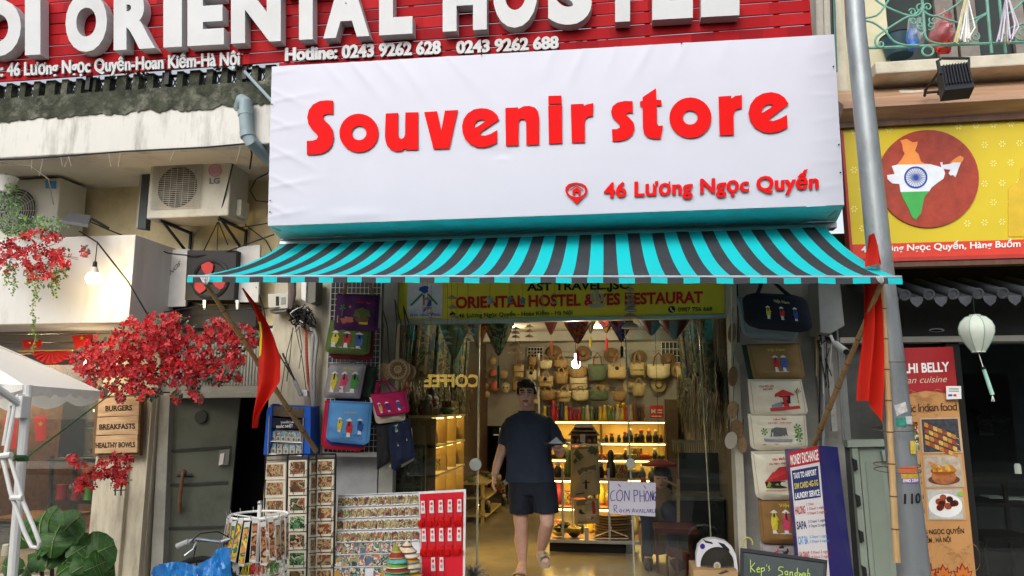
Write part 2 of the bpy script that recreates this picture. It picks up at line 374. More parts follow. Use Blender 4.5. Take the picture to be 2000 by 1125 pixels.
# balcony: slab, beam, mossy parapet, balusters
xb1=P(1590,250,-1.0).x
g=MB();g.box(XW0,xb1,-.9,.0,z_sof,z_sof+.12,M('soffit_plaster',(.66,.61,.50),.85,.1,1.5,bump=.25,bscale=14,dirt=(.2,.15,.09),dscale=1.3,damt=.6));g.build('balcony_slab',HB)
zb1=P(260,210,-1.0).z;zb2=P(260,177,-1.0).z
def wob(a,b,n,f):
 return[a+(b-a)*i/n for i in range(n+1)]
g=MB();g.box(XW0,xb1,-1.0,-.902,z_sof-.03,zb1,plW);g.build('balcony_beam',HB,bevel=.01)
g=MB()
n=420
for i in range(n):
 xa=XW0+(xb1-XW0)*i/n;xc=XW0+(xb1-XW0)*(i+1)/n
 def dz(x):return .030*noise.noise((x*2.2,0,1))+.028*noise.noise((x*9,2,1))+.02*noise.noise((x*31,4,1))
 za,zc_=zb1-.0+dz(xa),zb1+dz(xc)
 g.add([(xa,-1.012,za-.05),(xc,-1.012,zc_-.05),(xc,-1.02,zb2),(xa,-1.02,zb2),(xa,-.86,zb2+.005),(xc,-.86,zb2+.005)],[(0,1,2,3),(3,2,5,4)],moss)
g.box(XW0,xb1,-1.0,-.86,zb1-.02,zb2-.003,moss)
g.build('mossy_coping',HB)
ztop=P(260,142,-1.0).z
for i in range(46):
 x=P(-40,160,-1).x+i*.135
 if x>P(545,160,-1).x:break
 g=MB();w=.028 if i%5 else .045
 g.box(x-w,x+w,-.97,-.90,zb2+.002,ztop,moss)
 g.build('baluster',HB)
g=MB()
for i in range(46):
 x=P(-40,160,-1).x+i*.135
 if x>P(545,160,-1).x:break
 for a,b in(((x+.03),(x+.105)),((x+.105),(x+.03))):
  g.tube([(a,-.93,zb2),(b,-.93,ztop)],.006,BLKMET,5)
g.tube([(P(-60,160,-1).x,-.93,ztop-.02),(P(545,160,-1).x,-.93,ztop-.02)],.014,BLKMET,6)
g.build('lattice',HB,kind='stuff')
# terrace greenery seen through the railings
def leafcloud(mb,c,r,n,size,mats,flat=1.0,seed=1):
 rg=random.Random(seed);c=Vector(c)
 for i in range(n):
  d=Vector((rg.gauss(0,1),rg.gauss(0,1),rg.gauss(0,1))).normalized()*rg.random()**.5
  p=c+Vector((d.x*r[0],d.y*r[1],d.z*r[2]));s=size*rg.uniform(.6,1.3)
  q=Matrix.Rotation(rg.uniform(0,6.28),3,'Z')@Matrix.Rotation(rg.uniform(-1.2,1.2),3,'X')@Matrix.Rotation(rg.uniform(0,6.28),3,'Y')
  v=[p+q@Vector(a)*s for a in((-.5,0,0),(0,.28,.08),(.5,0,0),(0,-.28,.08))]
  mb.add(v,[(0,1,2,3)],mats[i%len(mats)])
LEAF=[M('leaf_green',(.05,.11,.025),.5,.3),M('leaf_dark',(.02,.055,.018),.5,.3),M('leaf_light',(.12,.2,.04),.5,.2)]
rg=random.Random(3)
for j,(x,w)in enumerate(((-4.6,.6),(-3.5,.6),(-2.5,.55),(-1.4,.6),(-.2,.6))):
 t=T('potted_shrub',['bushy green shrub on the terrace behind the railing, nearest the left edge','small green shrub behind the dark balcony railing, second from the left','loose green shrub behind the railing beside the white banner corner','green shrub behind the red slatted sign above the white banner','green shrub behind the right part of the red slatted sign'][j],'plant',(x,-.35,z_sof+.12),'shrubs on the hostel terrace')
 g=MB();leafcloud(g,(x,-.35,z_sof+.62),(w,.3,.42),620,.09,LEAF,seed=j+5);g.build('foliage',t,kind='stuff')
 g=MB();g.lathe((x,-.35,z_sof+.122),[(.12,0),(.17,.25),(.18,.27),(.15,.27)],M('terracotta',(.3,.12,.06),.8));g.build('pot',t)
 g=MB();g.tube([(x,-.35,z_sof+.38),(x+.03,-.33,z_sof+.6),(x,-.35,z_sof+.8)],[.02,.015,.01],M('bark',(.1,.07,.05),.9));g.build('stem',t)
 # door leaf, door recess
g=MB();g.box(x_door0-.3,x_door1+.3,.9,1.0,0,z_door+.1,DARKIN);g.box(x_door0-.1,x_door0,.26,.9,0,z_door+.1,DARKIN);g.box(x_door1,x_door1+.1,.26,.9,0,z_door+.1,DARKIN);g.box(x_door0-.1,x_door1+.1,.26,.9,z_door+.1,z_door+.2,DARKIN)
g.build('passage',HB)
dm=M('green_grey_door',(.12,.135,.105),.5,.35,2.5,bump=.15,bscale=40,dirt=(.05,.045,.04),damt=.5)
fr=M('door_frame_paint',(.30,.30,.26),.6,.15,dirt=(.1,.09,.08))
g=MB();g.slab([(312,768),(332,768),(316,1150),(292,1150)],-.03,.16,fr);g.slab([(332,765),(520,765),(520,776),(332,778)],-.03,.16,fr);g.build('door_frame',HB,bevel=.004)
D=[P(334,782,.06),P(472,768,.22),P(434,1180,.22),P(302,1180,.06)]
ds=WQ(D[0],D[1],D[2],D[3])
g=MB();g.splate(ds,[(0,0),(1,0),(1,1),(0,1)],.035,dm);door=g.build('metal_door',HB,bevel=.004)
for v in(.25,.42,.63,.86):g=MB();g.splate(ds,[(.04,v),(.93,v+.004),(.93,v+.016),(.04,v+.013)],.012,M('door_rail',(.04,.045,.04),.6),.036);g.build('crossbar',door)
g=MB();g.tube([ds(.28,.36,.04),ds(.3,.38,.09),ds(.29,.5,.09),ds(.28,.56,.05)],.016,WOOD('rust_wood',(.10,.04,.02),(.2,.09,.04)));g.tube([ds(.2,.38,.05),ds(.42,.385,.05)],.012,BLKMET);g.build('door_handle',door)
g=MB();g.splate(ds,[(.78,.27),(.93,.27),(.93,.345),(.78,.345)],.03,M('lock_box',(.2,.2,.19),.5),.036);g.splate(ds,[(.8,.29),(.86,.285),(.85,.34),(.79,.345)],.004,WHITE,.067);g.build('lock',door)
g=MB();g.lathe(ds(.47,.1,.036),[(.001,.02),(.06,.018),(.065,0)],M('door_rail',()),axis=(0,-1,0));g.build('vent_cap',door)
# fluted board above the door
g=MB();bx(g,316,520,640,765,-.02,.02,fr)
for i in range(34):bx(g,318+i*5.9,321.4+i*5.9,655,752,-.03,.01,fr)
g.build('fluted_panel',HB)
g=MB();text(g,PX(-.042),'IO',366,748,455,744,48,M('old_sign_paint',(.1,.09,.07),.7),.03,.008,0);g.build('lettering',HB)
# ---- cafe front, left
CF=T('cafe_building','cafe shopfront with a big window left of the grey door','building',(P(60,790,0).x,0,0))
for i,(a,b)in enumerate(((637,652),(653,669),(670,690))):
 g=MB();bx(g,-160,330,a,b-.6,-.16+.015*i,.1,WOOD('weathered_board',(.16,.14,.12),(.30,.27,.24),2,(.6,8,8)));g.build('plank',CF,bevel=.003)
g=MB();bx(g,-160,186,692,712,-.1,.1,WOOD('dark_board',(.05,.035,.025),(.09,.06,.04)));g.build('window_head',CF)
g=MB();bx(g,-160,188,712,1160,-.04,.01,GLASS('cafe_glass',(.92,.94,.9),.45));g.build('window_glass',CF)
brick=M('cafe_brick',(.16,.085,.05),.85,.45,14,bump=.8,bscale=22,dirt=(.05,.04,.03))
x0c,x1c=P(-160,900,0).x,P(188,900,0).x
g=MB();g.box(x0c,x1c,2.2,2.3,0,3,brick);g.box(x0c-.1,x0c,0.02,2.3,0,3,brick);g.box(x1c,x1c+.1,.26,2.3,0,3,brick);g.box(x0c,x1c,0.02,2.3,2.6,2.7,M('cafe_ceiling',(.25,.2,.15),.8));g.box(x0c,x1c,.02,2.3,0,.14,M('cafe_floor',(.2,.15,.1),.5))
g.build('room_shell',CF)
# ---- right building
RB=T('restaurant_building','cream building with a dark restaurant front and green balcony railing at the right','building',(P(1850,790,0).x,0,0))
dk=M('charcoal_render',(.055,.057,.057),.75,.25,3,bump=.2,bscale=30,dirt=(.09,.09,.085))
xr0,xr1=P(1606,790,0).x,6.5
zt=P(1850,570,-.1).z;zl=P(1850,660,-.1).z
g=MB();g.box(xr0,xr1,-.12,.2,zl,zt+.5,dk);g.build('lintel',RB)
g=MB();bx(g,1640,2150,656,667,-.16,.3,M('aluminium_trim',(.45,.44,.38),.4,.1,metal=.3));g.build('trim',RB)
g=MB();bx(g,1606,1650,560,1200,-.05,.3,M('grey_pier',()));g.build('pier',RB)
mul=M('mullion_paint',(.30,.31,.30),.5,.15)
g=MB();bx(g,1650,1738,668,862,.0,.01,M('dusty_glass',(.10,.105,.10),.35,.35,4,spec=.5));g.build('window_pane',RB)
g=MB();bx(g,1640,1652,560,872,-.03,.06,mul);bx(g,1728,1740,668,872,-.03,.06,mul);bx(g,1652.3,1727.7,858,872,-.03,.06,mul);g.build('window_frame',RB,bevel=.003)
g=MB();bx(g,1652,1760,872.5,1200,.02,.02,dk);g.build('panel',RB)
# restaurant opening
x0r=P(1880,790,0).x;x1r=5.5
g=MB();g.box(P(1735,790,0).x,x1r,3.5,3.6,0,3,M('restaurant_wall',(.10,.105,.105),.8,.15));g.box(x1r,x1r+.1,.2,3.6,0,3,dk);g.box(P(1735,790,0).x-.1,P(1735,790,0).x,.2,3.6,0,3,dk)
g.box(P(1735,790,0).x,x1r,.2,3.6,2.75,2.85,DARKIN);g.box(P(1735,790,0).x,x1r,-.02,3.6,0,.14,M('dark_tiles',(.05,.045,.04),.3));g.build('room_shell',RB)
g=MB();bx(g,1740,1896,668,1200,.02,.05,M('door_black',(.018,.018,.018),.35));bx(g,1872,1900,668,1200,-.1,.115,M('door_black',()));g.build('door_panel',RB,bevel=.004)
g=MB();bx(g,1900.5,2150,668,1200,.04,.01,GLASS('dark_glass',(.75,.8,.78),.9));g.build('door_glass',RB)
# upper right: wood fascia, cornice, balcony wall
g=MB();a=[P(1645,200,-.95),P(2150,172,-.95),P(2150,158,-.55),P(1645,178,-.55)]
wl=WOOD('light_fascia_wood',(.30,.17,.10),(.44,.28,.18),2,(.6,6,6));wd=WOOD('dark_fascia_wood',(.07,.028,.014),(.13,.055,.03),3,(6,6,.5))
xa,xb_=P(1642,200,-.9).x,6.0
zz=P(1850,193,-.95).z;zq=P(1850,160,-.6).z
g.add([(xa,-.95,zz),(xb_,-.95,zz),(xb_,-.55,zq),(xa,-.55,zq),(xa,-.55,zz-.2),(xb_,-.55,zz-.2),(xa,-.95,zz-.03),(xb_,-.95,zz-.03)],[(0,1,2,3),(6,7,1,0),(4,5,7,6),(0,3,4,6),(1,7,5,2)],wl);g.build('sloping_ledge',RB)
g=MB();zw=P(1850,236,-.85).z;g.box(xa,xb_,-.86,-.56,zz-.045,zz-.032,wd);g.box(xa,xb_,-.82,-.56,zw,zz-.047,wd);g.build('wood_fascia',RB)
g=MB();g.box(xa+.3,xb_,-.8,.3,zq+.01,P(1850,112,-.8).z,TRIM);g.build('balcony_cornice',RB,bevel=.01)
zc0=P(1850,112,-.8).z
cw=M('cream_wall',(.55,.52,.36),.85,.1,bump=.15,dirt=(.2,.17,.1),dscale=1.5)
g=MB();g.box(P(1610,50,-.3).x,P(1733,50,-.3).x,-.3,-.2,zc0-.3,6.5,cw);g.build('wall',RB)
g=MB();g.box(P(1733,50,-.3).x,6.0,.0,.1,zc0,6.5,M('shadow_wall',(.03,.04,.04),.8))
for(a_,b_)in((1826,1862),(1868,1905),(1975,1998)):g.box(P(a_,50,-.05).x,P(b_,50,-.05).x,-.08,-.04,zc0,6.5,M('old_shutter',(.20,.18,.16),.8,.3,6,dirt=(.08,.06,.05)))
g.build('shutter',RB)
g=MB();g.box(P(1606,90,-.45).x,P(1645,90,-.45).x,-.5,.0,z_sof,6.4,TRIM)
g.build('side_pier',RB)
for i,(px,r_,m_)in enumerate(((1597,.035,M('old_pipe',(.4,.38,.33),.7,.2)),(1612,.03,M('old_pipe',())),(1622,.015,CABLE),(1627,.012,M('green_cable',(.05,.15,.12),.5)),(1604,.012,CABLE))):
 g=MB();g.tube([P(px,-60,-.72),P(px+3,60,-.72),P(px+6,140,-.72)],r_,m_);g.build('wall_pipe' if i<2 else 'wall_cable',None,['pale old pipe running down between the red sign and the cream building','second pale pipe, just right of the first beside the red sign','black cable hanging right of the two pale pipes','green cable against the cream pier by the red sign','black cable between the two pale pipes'][i],'pipe' if i<2 else 'cable')
 # ---- opposite side of the street (seen only as reflections)
OB=T('opposite_building','plain house across the street reflected in the shop glass','building',(0,-13.2,0))
ob=M('opposite_render',(.22,.26,.25),.8,.4,1.2,dirt=(.04,.06,.05),dscale=1)
g=MB();g.box(-14,14,-14,-13,0,4.6,ob)
for k in range(9):
 for zz_ in(3.3,):g.box(-12+2.8*k,-10.9+2.8*k,-12.99,-12.9,zz_,zz_+1.1,M('opp_window',(.25,.35,.36),.3))
for k in range(7):g.box(-13+3.9*k,-10+3.9*k,-12.99,-12.93,.3,2.4,DARKIN)
g.build('wall',OB)
g=MB();g.box(-12,12,-12.9,-11.6,3.0,3.05,M('opp_awning',(.12,.3,.3),.7));g.build('awning',OB)
gs=MB();gold=EM('gold_sign',(1,.62,.12),3.2)
a=P(770,765,12);b=P(935,755,12)
def mir(u,v,off=0.0):p=P(u,v,12);return Vector((p.x,-12+off,p.z))
vsx,fsx=_text('COFFEE',.04,1.0)
xa_,xb2=min(v[0]for v in vsx),max(v[0]for v in vsx)
gs.add([mir(936-(v[0]-xa_)/(xb2-xa_)*108,755-v[1]/CAPH*24)for v in vsx],fsx,gold)
gs2=MB()
for k in range(3):gs2.add([mir(818+40*k,776),mir(850+40*k,776),mir(850+40*k,770),mir(818+40*k,770)],[(0,1,2,3)],gold)
gs.build('coffee_sign',OB)
rg=random.Random(5)
for k,(x,s)in enumerate(((-5.5,1.3),(2.2,1.6))):
 t=T('street_tree',['leafy street tree across the road, mirrored faintly in the left pane','leafy street tree across the road, mirrored faintly in the right pane'][k],'tree',(x,-11,.12))
 g=MB();g.tube([(x,-11,.12),(x+.1,-11,2),(x,-10.9,3.5),(x+.3,-11,5)],[.16,.13,.1,.05],M('bark',()));g.build('trunk',t)
 g=MB();leafcloud(g,(x,-11,5),(2.0*s,1.2,1.3),900,.3,LEAF,seed=k+20);g.build('crown',t,kind='stuff')
 # ================================================================== SIGNS AND AWNING
 # ---- red slatted hostel sign
HS=T('hostel_sign','long red slatted board with big white block letters above the white banner','sign',(P(800,100,-1.0).x,-1.0,P(800,120,-1.0).z))
YS=-1.02
rs=[M('red_slat',(.30,.006,.010),.6,.14,2,spec=.08,dirt=(.2,.01,.01),damt=.4),M('red_slat_faded',(.36,.010,.014),.6,.16,2.5,spec=.08,dirt=(.25,.02,.02)),M('red_slat_dark',(.24,.005,.010),.6,.15,2,spec=.08)]
rg=random.Random(11)
xl_,xr_=P(-60,100,YS).x,P(1586,60,YS).x
zb_=P(0,158,YS).z;zr=P(1500,62,YS).z
zbot=P(300,138,YS).z
pitch=(P(300,0,YS).z-P(300,21.3,YS).z)
for k in range(-2,12):
 z0=zbot+k*pitch
 xl_=P(-60,100,YS).x if k>=0 else P(545,130,YS).x
 g=MB();nn=24
 w=[noise.noise((i*.7,k*3.1,0))*.004 for i in range(nn+1)]
 for i in range(nn):
  xa_,xc_=xl_+(xr_-xl_)*i/nn,xl_+(xr_-xl_)*(i+1)/nn
  g.hexa([(xa_,YS,z0+w[i]),(xc_,YS,z0+w[i+1]),(xc_,YS,z0+pitch-.011+w[i+1]*.5),(xa_,YS,z0+pitch-.011+w[i]*.5),(xa_,YS+.015,z0+w[i]),(xc_,YS+.015,z0+w[i+1]),(xc_,YS+.015,z0+pitch-.011+w[i+1]*.5),(xa_,YS+.015,z0+pitch-.011+w[i]*.5)],rs[rg.randrange(3)])
 g.build('slat',HS)
g=MB()
for px in(-30,178,330,480,560,690,800,985,1160,1265,1400,1520,1580):
 x=P(px,60,YS).x;g.box(x-.02,x+.02,YS+.018,YS+.05,zbot-.12,zbot+pitch*12,BLKMET)
for z in(zbot+.05,zbot+pitch*5,zbot+pitch*10):g.box(P(-60,100,YS).x,xr_,YS+.052,YS+.08,z,z+.03,BLKMET)
g.build('back_frame',HS)
LW=M('white_letter',(.47,.485,.495),.45,.06,3,dirt=(.35,.35,.34),dscale=2,damt=.3)
LS=M('white_letter_side',(.47,.48,.49),.5,.06)
fy=lambda x:111-(x-10)*.0563
ty=lambda x:-2-(x-10)*.078
for ch,a,b in(('O',-52,42),('I',50,80),('O',129,210),('R',223,304),('I',320,356),('E',367,438),('N',452,549),('T',561,640),('A',632,722),('L',741,806),('H',865,951),('O',963,1050),('S',1070,1156),('T',1170,1262),('E',1274,1353),('L',1369,1444)):
 g=MB();vs,fs=_text(ch,.06,1,5)
 xa_,xc_=min(v[0]for v in vs),max(v[0]for v in vs);ya_,yc_=min(v[1]for v in vs),max(v[1]for v in vs)
 if ch=='T' and a==561:a,b=556,640
 pl=P((a+b)/2,fy((a+b)/2),YS-.10).z
 def mp(x,y,o):
  t=(x-xa_)/(xc_-xa_);s=(y-ya_)/(yc_-ya_);px=a+t*(b-a);q=P(px,fy(px)+(ty(px)-fy(px))*s,YS-.10);return Vector((q.x,YS-o,q.z))
 extr(g,vs,fs,mp,LW,.095,LS,.012);g.build('letter',HS)
g=MB();s_=PX(YS)
text(g,s_,'Đc: 46 Lương Ngọc Quyến-Hoan Kiếm-Hà Nội',-24,153,471,129,26,LW,.02,.014,.012,fat=.022)
text(g,s_,'Hotline: 0243 9262 628',560,121,862,107,25,LW,.03,.014,.012,fat=.025)
text(g,s_,'0243 9262 688',893,107,1091,97,24,LW,.03,.014,.012,fat=.025);g.build('lettering',HS)
# ---- white banner box
YB_=-1.22
TLp,TRp,BRp,BLp=(531,130),(1629,67),(1649,400),(523,441)
SB=Q(TLp,TRp,BRp,BLp,YB_)
BN=T('banner_sign','big white fabric banner sign reading Souvenir store in red','sign',(P(1080,420,YB_).x,YB_,P(1080,420,YB_).z))
bw=M('banner_fabric',(.50,.51,.59),.45,.025,2,bump=.03,bscale=6)
def crease(u,v):
 o=.0
 def ridge(cu,cv,ang,ln,wd,h):
  du,dv=(u-cu)*4.1,(v-cv)*1.25;c,s=math.cos(R(ang)),math.sin(R(ang))
  a_=du*c+dv*s;b_=-du*s+dv*c
  if a_<0 or a_>ln:return 0
  t=a_/ln;return h*math.exp(-(b_/(wd*(.5+t)))**2)*math.sin(math.pi*min(1,t*.9+.1))**.7*(1-t*.6)
 for k,(cu,an,ln,h)in enumerate(((.10,48,.45,.006),(.155,52,.55,.012),(.20,50,.5,.007),(.245,56,.62,.010),(.29,62,.4,.005),(.335,50,.6,.010),(.40,60,.4,.005),(.46,70,.3,.003),(.53,112,.3,.006),(.585,115,.4,.007),(.64,110,.3,.005),(.70,118,.42,.007),(.76,116,.35,.006),(.83,112,.3,.004),(.92,105,.25,.004),(.975,120,.2,.004))):
  o+=ridge(cu,-.01,an,ln,.035,h)
 for k in range(11):o+=ridge(-.004,.05+.09*k,28 if k%2 else-8,.28+.12*(k%3),.02,.007)
 for k in range(7):o+=ridge(1.0,.1+.13*k,170+5*(k%3),.22,.02,.004)
 o+=.007*math.exp(-((u-.17)/.05)**2-((v-.955)/.03)**2)-.006*math.exp(-((u-.435)/.02)**2-((v-.63)/.035)**2)+.006*math.exp(-((u-.435)/.012)**2-((v-.655)/.018)**2)
 o+=.004*noise.noise((u*7,v*3,.3))+.0012*noise.noise((u*25,v*9,2))
 e=min(u,1-u)*4.1;e2=min(v,1-v)*1.25
 o+=.010*(1-math.exp(-min(e,e2)/.25))
 return o*.8
g=MB();g.grid(lambda u,v:SB(u,v,crease(u,v)),220,90,bw);g.build('banner_face',BN)
def off(p,dy,dz=0):return Vector((p.x,p.y+dy,p.z+dz))
c0,c1,c2,c3=SB(0,0),SB(1,0),SB(1,1),SB(0,1)
g=MB();mt=M('galvanised_sheet',(.36,.38,.39),.4,.12,3,metal=.5)
ed=M('banner_edge',(.52,.53,.6),.5)
g.hexa([off(c0,.004),off(c1,.004),off(c1,.03),off(c0,.03),off(c0,.004,-.03),off(c1,.004,-.03),off(c1,.03,-.03),off(c0,.03,-.03)],ed)
g.hexa([off(c1,.004),off(c2,.004),off(c2,.36),off(c1,.36),off(c1,.004)-Vector((.02,0,0)),off(c2,.004)-Vector((.02,0,0)),off(c2,.36)-Vector((.02,0,0)),off(c1,.36)-Vector((.02,0,0))],M('banner_side',(.42,.45,.40),.5))
g.hexa([off(c0,.004),off(c3,.004),off(c3,.18),off(c0,.18),off(c0,.004)+Vector((.02,0,0)),off(c3,.004)+Vector((.02,0,0)),off(c3,.18)+Vector((.02,0,0)),off(c0,.18)+Vector((.02,0,0))],mt)
g.build('side_panel',BN)
# underside: a teal sheet tucked below the face and rising to the wall behind
teal=M('teal_sheet',(.25,.80,.84),.35,.14,3,bump=.1,bscale=20,dirt=(.25,.3,.3),dscale=4,damt=.35)
ub=[P(548,466,-.74),P(1634,432,-.74)]
g=MB();us=WQ(off(c3,.006,-.002),off(c2,.006,-.002),ub[1],ub[0])
g.grid(lambda u,v:us(u,v,.003*noise.noise((u*40,v*3,1))),60,4,teal);g.build('underside',BN)
g=MB();g.hexa([ub[0],ub[1],off(ub[1],.0,-.05),off(ub[0],.0,-.05),off(ub[0],.1),off(ub[1],.1),off(ub[1],.1,-.05),off(ub[0],.1,-.05)],mt)
g.build('mounting_rail',BN,bevel=.003)
for u,v in((.004,.25),(.005,.85),(.005,.92),(.995,.2),(.996,.66),(.996,.82),(.4,.006),(.75,.006)):g=MB();g.lathe(SB(u,v,.012),[(.006,0),(.006,.004),(.001,.005)],BLKMET,8,axis=(0,-1,0));g.build('screw',BN)
# individual red letters, traced outlines with real relief
c1_=lambda pts:[(500+x/2.679,60+y/2.679)for x,y in pts]
c2_=lambda pts:[(1060+x/2.678,60+y/2.678)for x,y in pts]
redL=M('letter_red',(.66,.004,.004),.7,.06,2,spec=.12,dirt=(.5,.01,.02),dscale=1.5,damt=.5);redLd=M('letter_red_edge',(.25,.01,.012),.5)
LET=[c1_([(405,368),(370,366),(335,370),(300,388),(278,418),(270,455),(276,490),(295,518),(320,543),(326,558),(318,570),(298,577),(268,578),(268,650),(305,650),(345,645),(378,628),(400,600),(408,562),(403,522),(385,494),(362,472),(352,457),(356,444),(375,437),(405,439)]),[c1_(ell(540,537,102,101)),c1_(ell(541,537,38,37))],c1_([(680,435),(745,432),(745,545),(749,560),(762,568),(775,561),(781,545),(783,430),(850,428),(850,624),(785,626),(785,616),(762,631),(735,634),(708,624),(688,604),(679,578),(676,548)]),c1_([(881,428),(948,423),(970,525),(990,420),(1057,417),(1012,618),(930,621)]),[c1_([(1272,468),(1262,442),(1240,422),(1210,410),(1178,407),(1140,414),(1108,435),(1087,465),(1079,500),(1082,535),(1095,568),(1120,594),(1155,610),(1190,613),(1225,605),(1262,588),(1262,522),(1228,542),(1198,551),(1176,548),(1173,538),(1183,528)]),c1_([(1145,512),(1146,490),(1160,472),(1180,466),(1203,470),(1192,482),(1162,502)])],c1_([(1305,406),(1372,403),(1373,412),(1400,398),(1430,395),(1460,404),(1476,425),(1482,455),(1482,598),(1415,600),(1414,482),(1408,468),(1395,463),(1381,468),(1375,482),(1374,601),(1308,603)]),[c2_([(30,343),(98,341),(99,383),(30,385)]),c2_([(29,393),(101,390),(102,590),(33,594)])],c2_([(147,387),(214,384),(216,395),(235,386),(265,381),(263,448),(240,451),(226,462),(220,482),(221,586),(152,588)]),c2_([(470,370),(425,370),(390,378),(365,397),(357,425),(365,455),(390,480),(404,495),(402,509),(385,517),(362,517),(365,580),(400,580),(440,570),(470,545),(481,513),(475,482),(455,460),(438,443),(442,432),(455,430),(472,433)]),c2_([(592,303),(594,363),(620,365),(622,393),(596,394),(597,485),(605,499),(629,498),(616,567),(580,567),(550,560),(530,540),(524,510),(522,400),(510,398),(508,373),(522,368),(522,350)]),[c2_(ell(772,457,110,106)),c2_(ell(771,456,39,37))],c2_([(919,347),(985,342),(986,356),(1005,344),(1041,338),(1041,408),(1015,412),(1002,425),(997,450),(999,547),(925,549)]),[c2_([(1285,385),(1265,353),(1235,332),(1195,323),(1150,330),(1110,353),(1085,388),(1075,432),(1085,475),(1110,510),(1150,532),(1190,538),(1235,530),(1280,508),(1276,442),(1240,462),(1205,474),(1182,472),(1190,458)]),c2_([(1145,430),(1148,408),(1165,391),(1185,386),(1205,391),(1190,406),(1150,430)])],]
def snap(sf_inv_off):pass
def onban(u,v,o=0.0):
 p=P(u,v,YB_-.013);return Vector((p.x,p.y-o,p.z))
for L_ in LET:
 sp=L_ if isinstance(L_[0],list)else[L_]
 g=MB();shape(g,onban,sp,redL,.006,.002,redLd);g.build('letter',BN)
g=MB();text(g,onban,'46 Lương Ngọc Quyến',1180,386,1598,368,29,redL,.022,.006,.002,redLd,spacing=1.06,fat=.018);g.build('address_lettering',BN)
g=MB();pin=[c2_(p)for p in([(177,908),(150,880),(128,862),(118,840),(120,820),(135,804),(158,797),(180,796),(205,800),(225,812),(235,832),(228,858),(206,878)],ell(177,838,46,33,24))]
shape(g,onban,pin,redL,.006,.002,redLd)
shape(g,onban,[c2_([(156,836),(177,821),(198,836),(198,860),(184,860),(184,845),(170,845),(170,860),(156,860)])],redL,.006,.002,redLd)
shape(g,onban,[c2_([(146,836),(177,815),(209,836),(212,832),(177,809),(143,832)])],redL,.006,.002,redLd)
g.build('pin_logo',BN)
# ---- striped awning
AW=T('striped_awning','turquoise and black striped fabric awning over the shop entrance','awning',(P(1080,541,-1.9).x,-1.9,P(1080,541,-1.9).z))
YR,YF=-.80,-1.98
R0,R1,F0,F1=P(553,477,YR),P(1612,444,YR),P(370,540.5,YF),P(1759,542,YF)
xs=[F0.x]+[P(381,541,YF).x,P(410,541,YF).x,P(438,541,YF).x]
xa_,xc_=P(438,541,YF).x,P(1731,541,YF).x
xs+=[xa_+(xc_-xa_)*(i+1)/43 for i in range(43)]+[F1.x]
cyan=CLOTH('turquoise_stripe',(.005,.58,.63),.18,.05,dirt=(.02,.42,.46));blk=CLOTH('charcoal_stripe',(.036,.040,.048),.1,.12,dirt=(.07,.075,.08))
def sag(v,u):return-.085*4*v*(1-v)*(.75+.0*u)-.0
def aw(u,v,off=0.0):
 a=R0.lerp(R1,u);b=F0.lerp(F1,u);p=a.lerp(b,v)
 p.z+=-.055*4*v*(1-v)+.006*noise.noise((u*22,v*2,0));p.z-=off;return p
g=MB();us_=[(x-F0.x)/(F1.x-F0.x)for x in xs]
for i in range(len(us_)-1):
 m=cyan if i%2==0 else blk
 g.grid(lambda u,v:aw(us_[i]+(us_[i+1]-us_[i])*u,v),2,14,m)
g.build('canopy',AW)
g=MB();VH=.034
def val(u,v,off=0.0):
 p=F0.lerp(F1,u);p.y-=.022+off;p.z-=.006+VH*v+.002*math.sin(u*90);return p
for i in range(len(us_)-1):
 m=cyan if i%2==0 else blk
 g.grid(lambda u,v:val(us_[i]+(us_[i+1]-us_[i])*u,v),3,1,m)
g.build('valance',AW)
g=MB();g.tube([F0+Vector((0,-.012,0)),F1+Vector((0,-.012,0))],.009,M('awning_bar',(.30,.38,.42),.45,metal=.3),8);g.build('front_bar',AW)
g=MB();g.tube([R0+Vector((-.03,.03,.01)),R1+Vector((.03,.03,.01))],.03,STEEL,10);g.build('roller',AW)
for u in(.13,.87):
 a,b=R0.lerp(R1,u),F0.lerp(F1,u);mid=a.lerp(b,.5)+Vector((.25 if u<.5 else-.25,0,-.12))
 g=MB();g.tube([a+Vector((0,0,-.06)),mid],.017,STEEL);g.tube([mid,b+Vector((0,.03,-.02))],.015,STEEL);g.build('folding_arm',AW)
 # ---- yellow restaurant sign at the right
YI=-.78
YS_=T('restaurant_sign','yellow sign with a map of India in the flag colours on a brown disc','sign',(P(1850,400,YI).x,YI,P(1850,495,YI).z))
sx0,sx1=P(1654,350,YI).x,5.0
ztop_,zmid,zbt=P(1850,233,YI).z,P(1850,472,YI).z,P(1850,500,YI).z
ys=M('sign_yellow',(.62,.48,.025),.4,.06,2);yp=M('sign_pattern',(.80,.72,.22),.4)
g=MB();g.box(sx0,sx1,YI,YI+.08,zmid,ztop_,ys);g.build('panel',YS_)
g=MB();g.box(sx0,sx1,YI-.002,YI+.08,zbt,zmid-.001,M('sign_red',(.62,.05,.03),.4));g.build('red_strip',YS_)
g=MB();g.box(sx0-.02,sx0-.001,YI-.01,YI+.09,zbt-.03,ztop_+.02,M('sign_frame_red',(.4,.04,.03),.4));g.box(sx0,sx1,YI-.012,YI+.09,zbt-.03,zbt-.002,M('sign_frame_red',()));g.box(sx0-.02,sx1,YI-.012,YI+.09,ztop_+.001,ztop_+.02,M('pale_frame',(.45,.35,.28),.5));g.box(sx0,sx1,YI+.0,YI+.09,zbt-.07,zbt-.032,wd);g.build('frame',YS_)
s_=PX(YI)
g=MB();rg=random.Random(4)
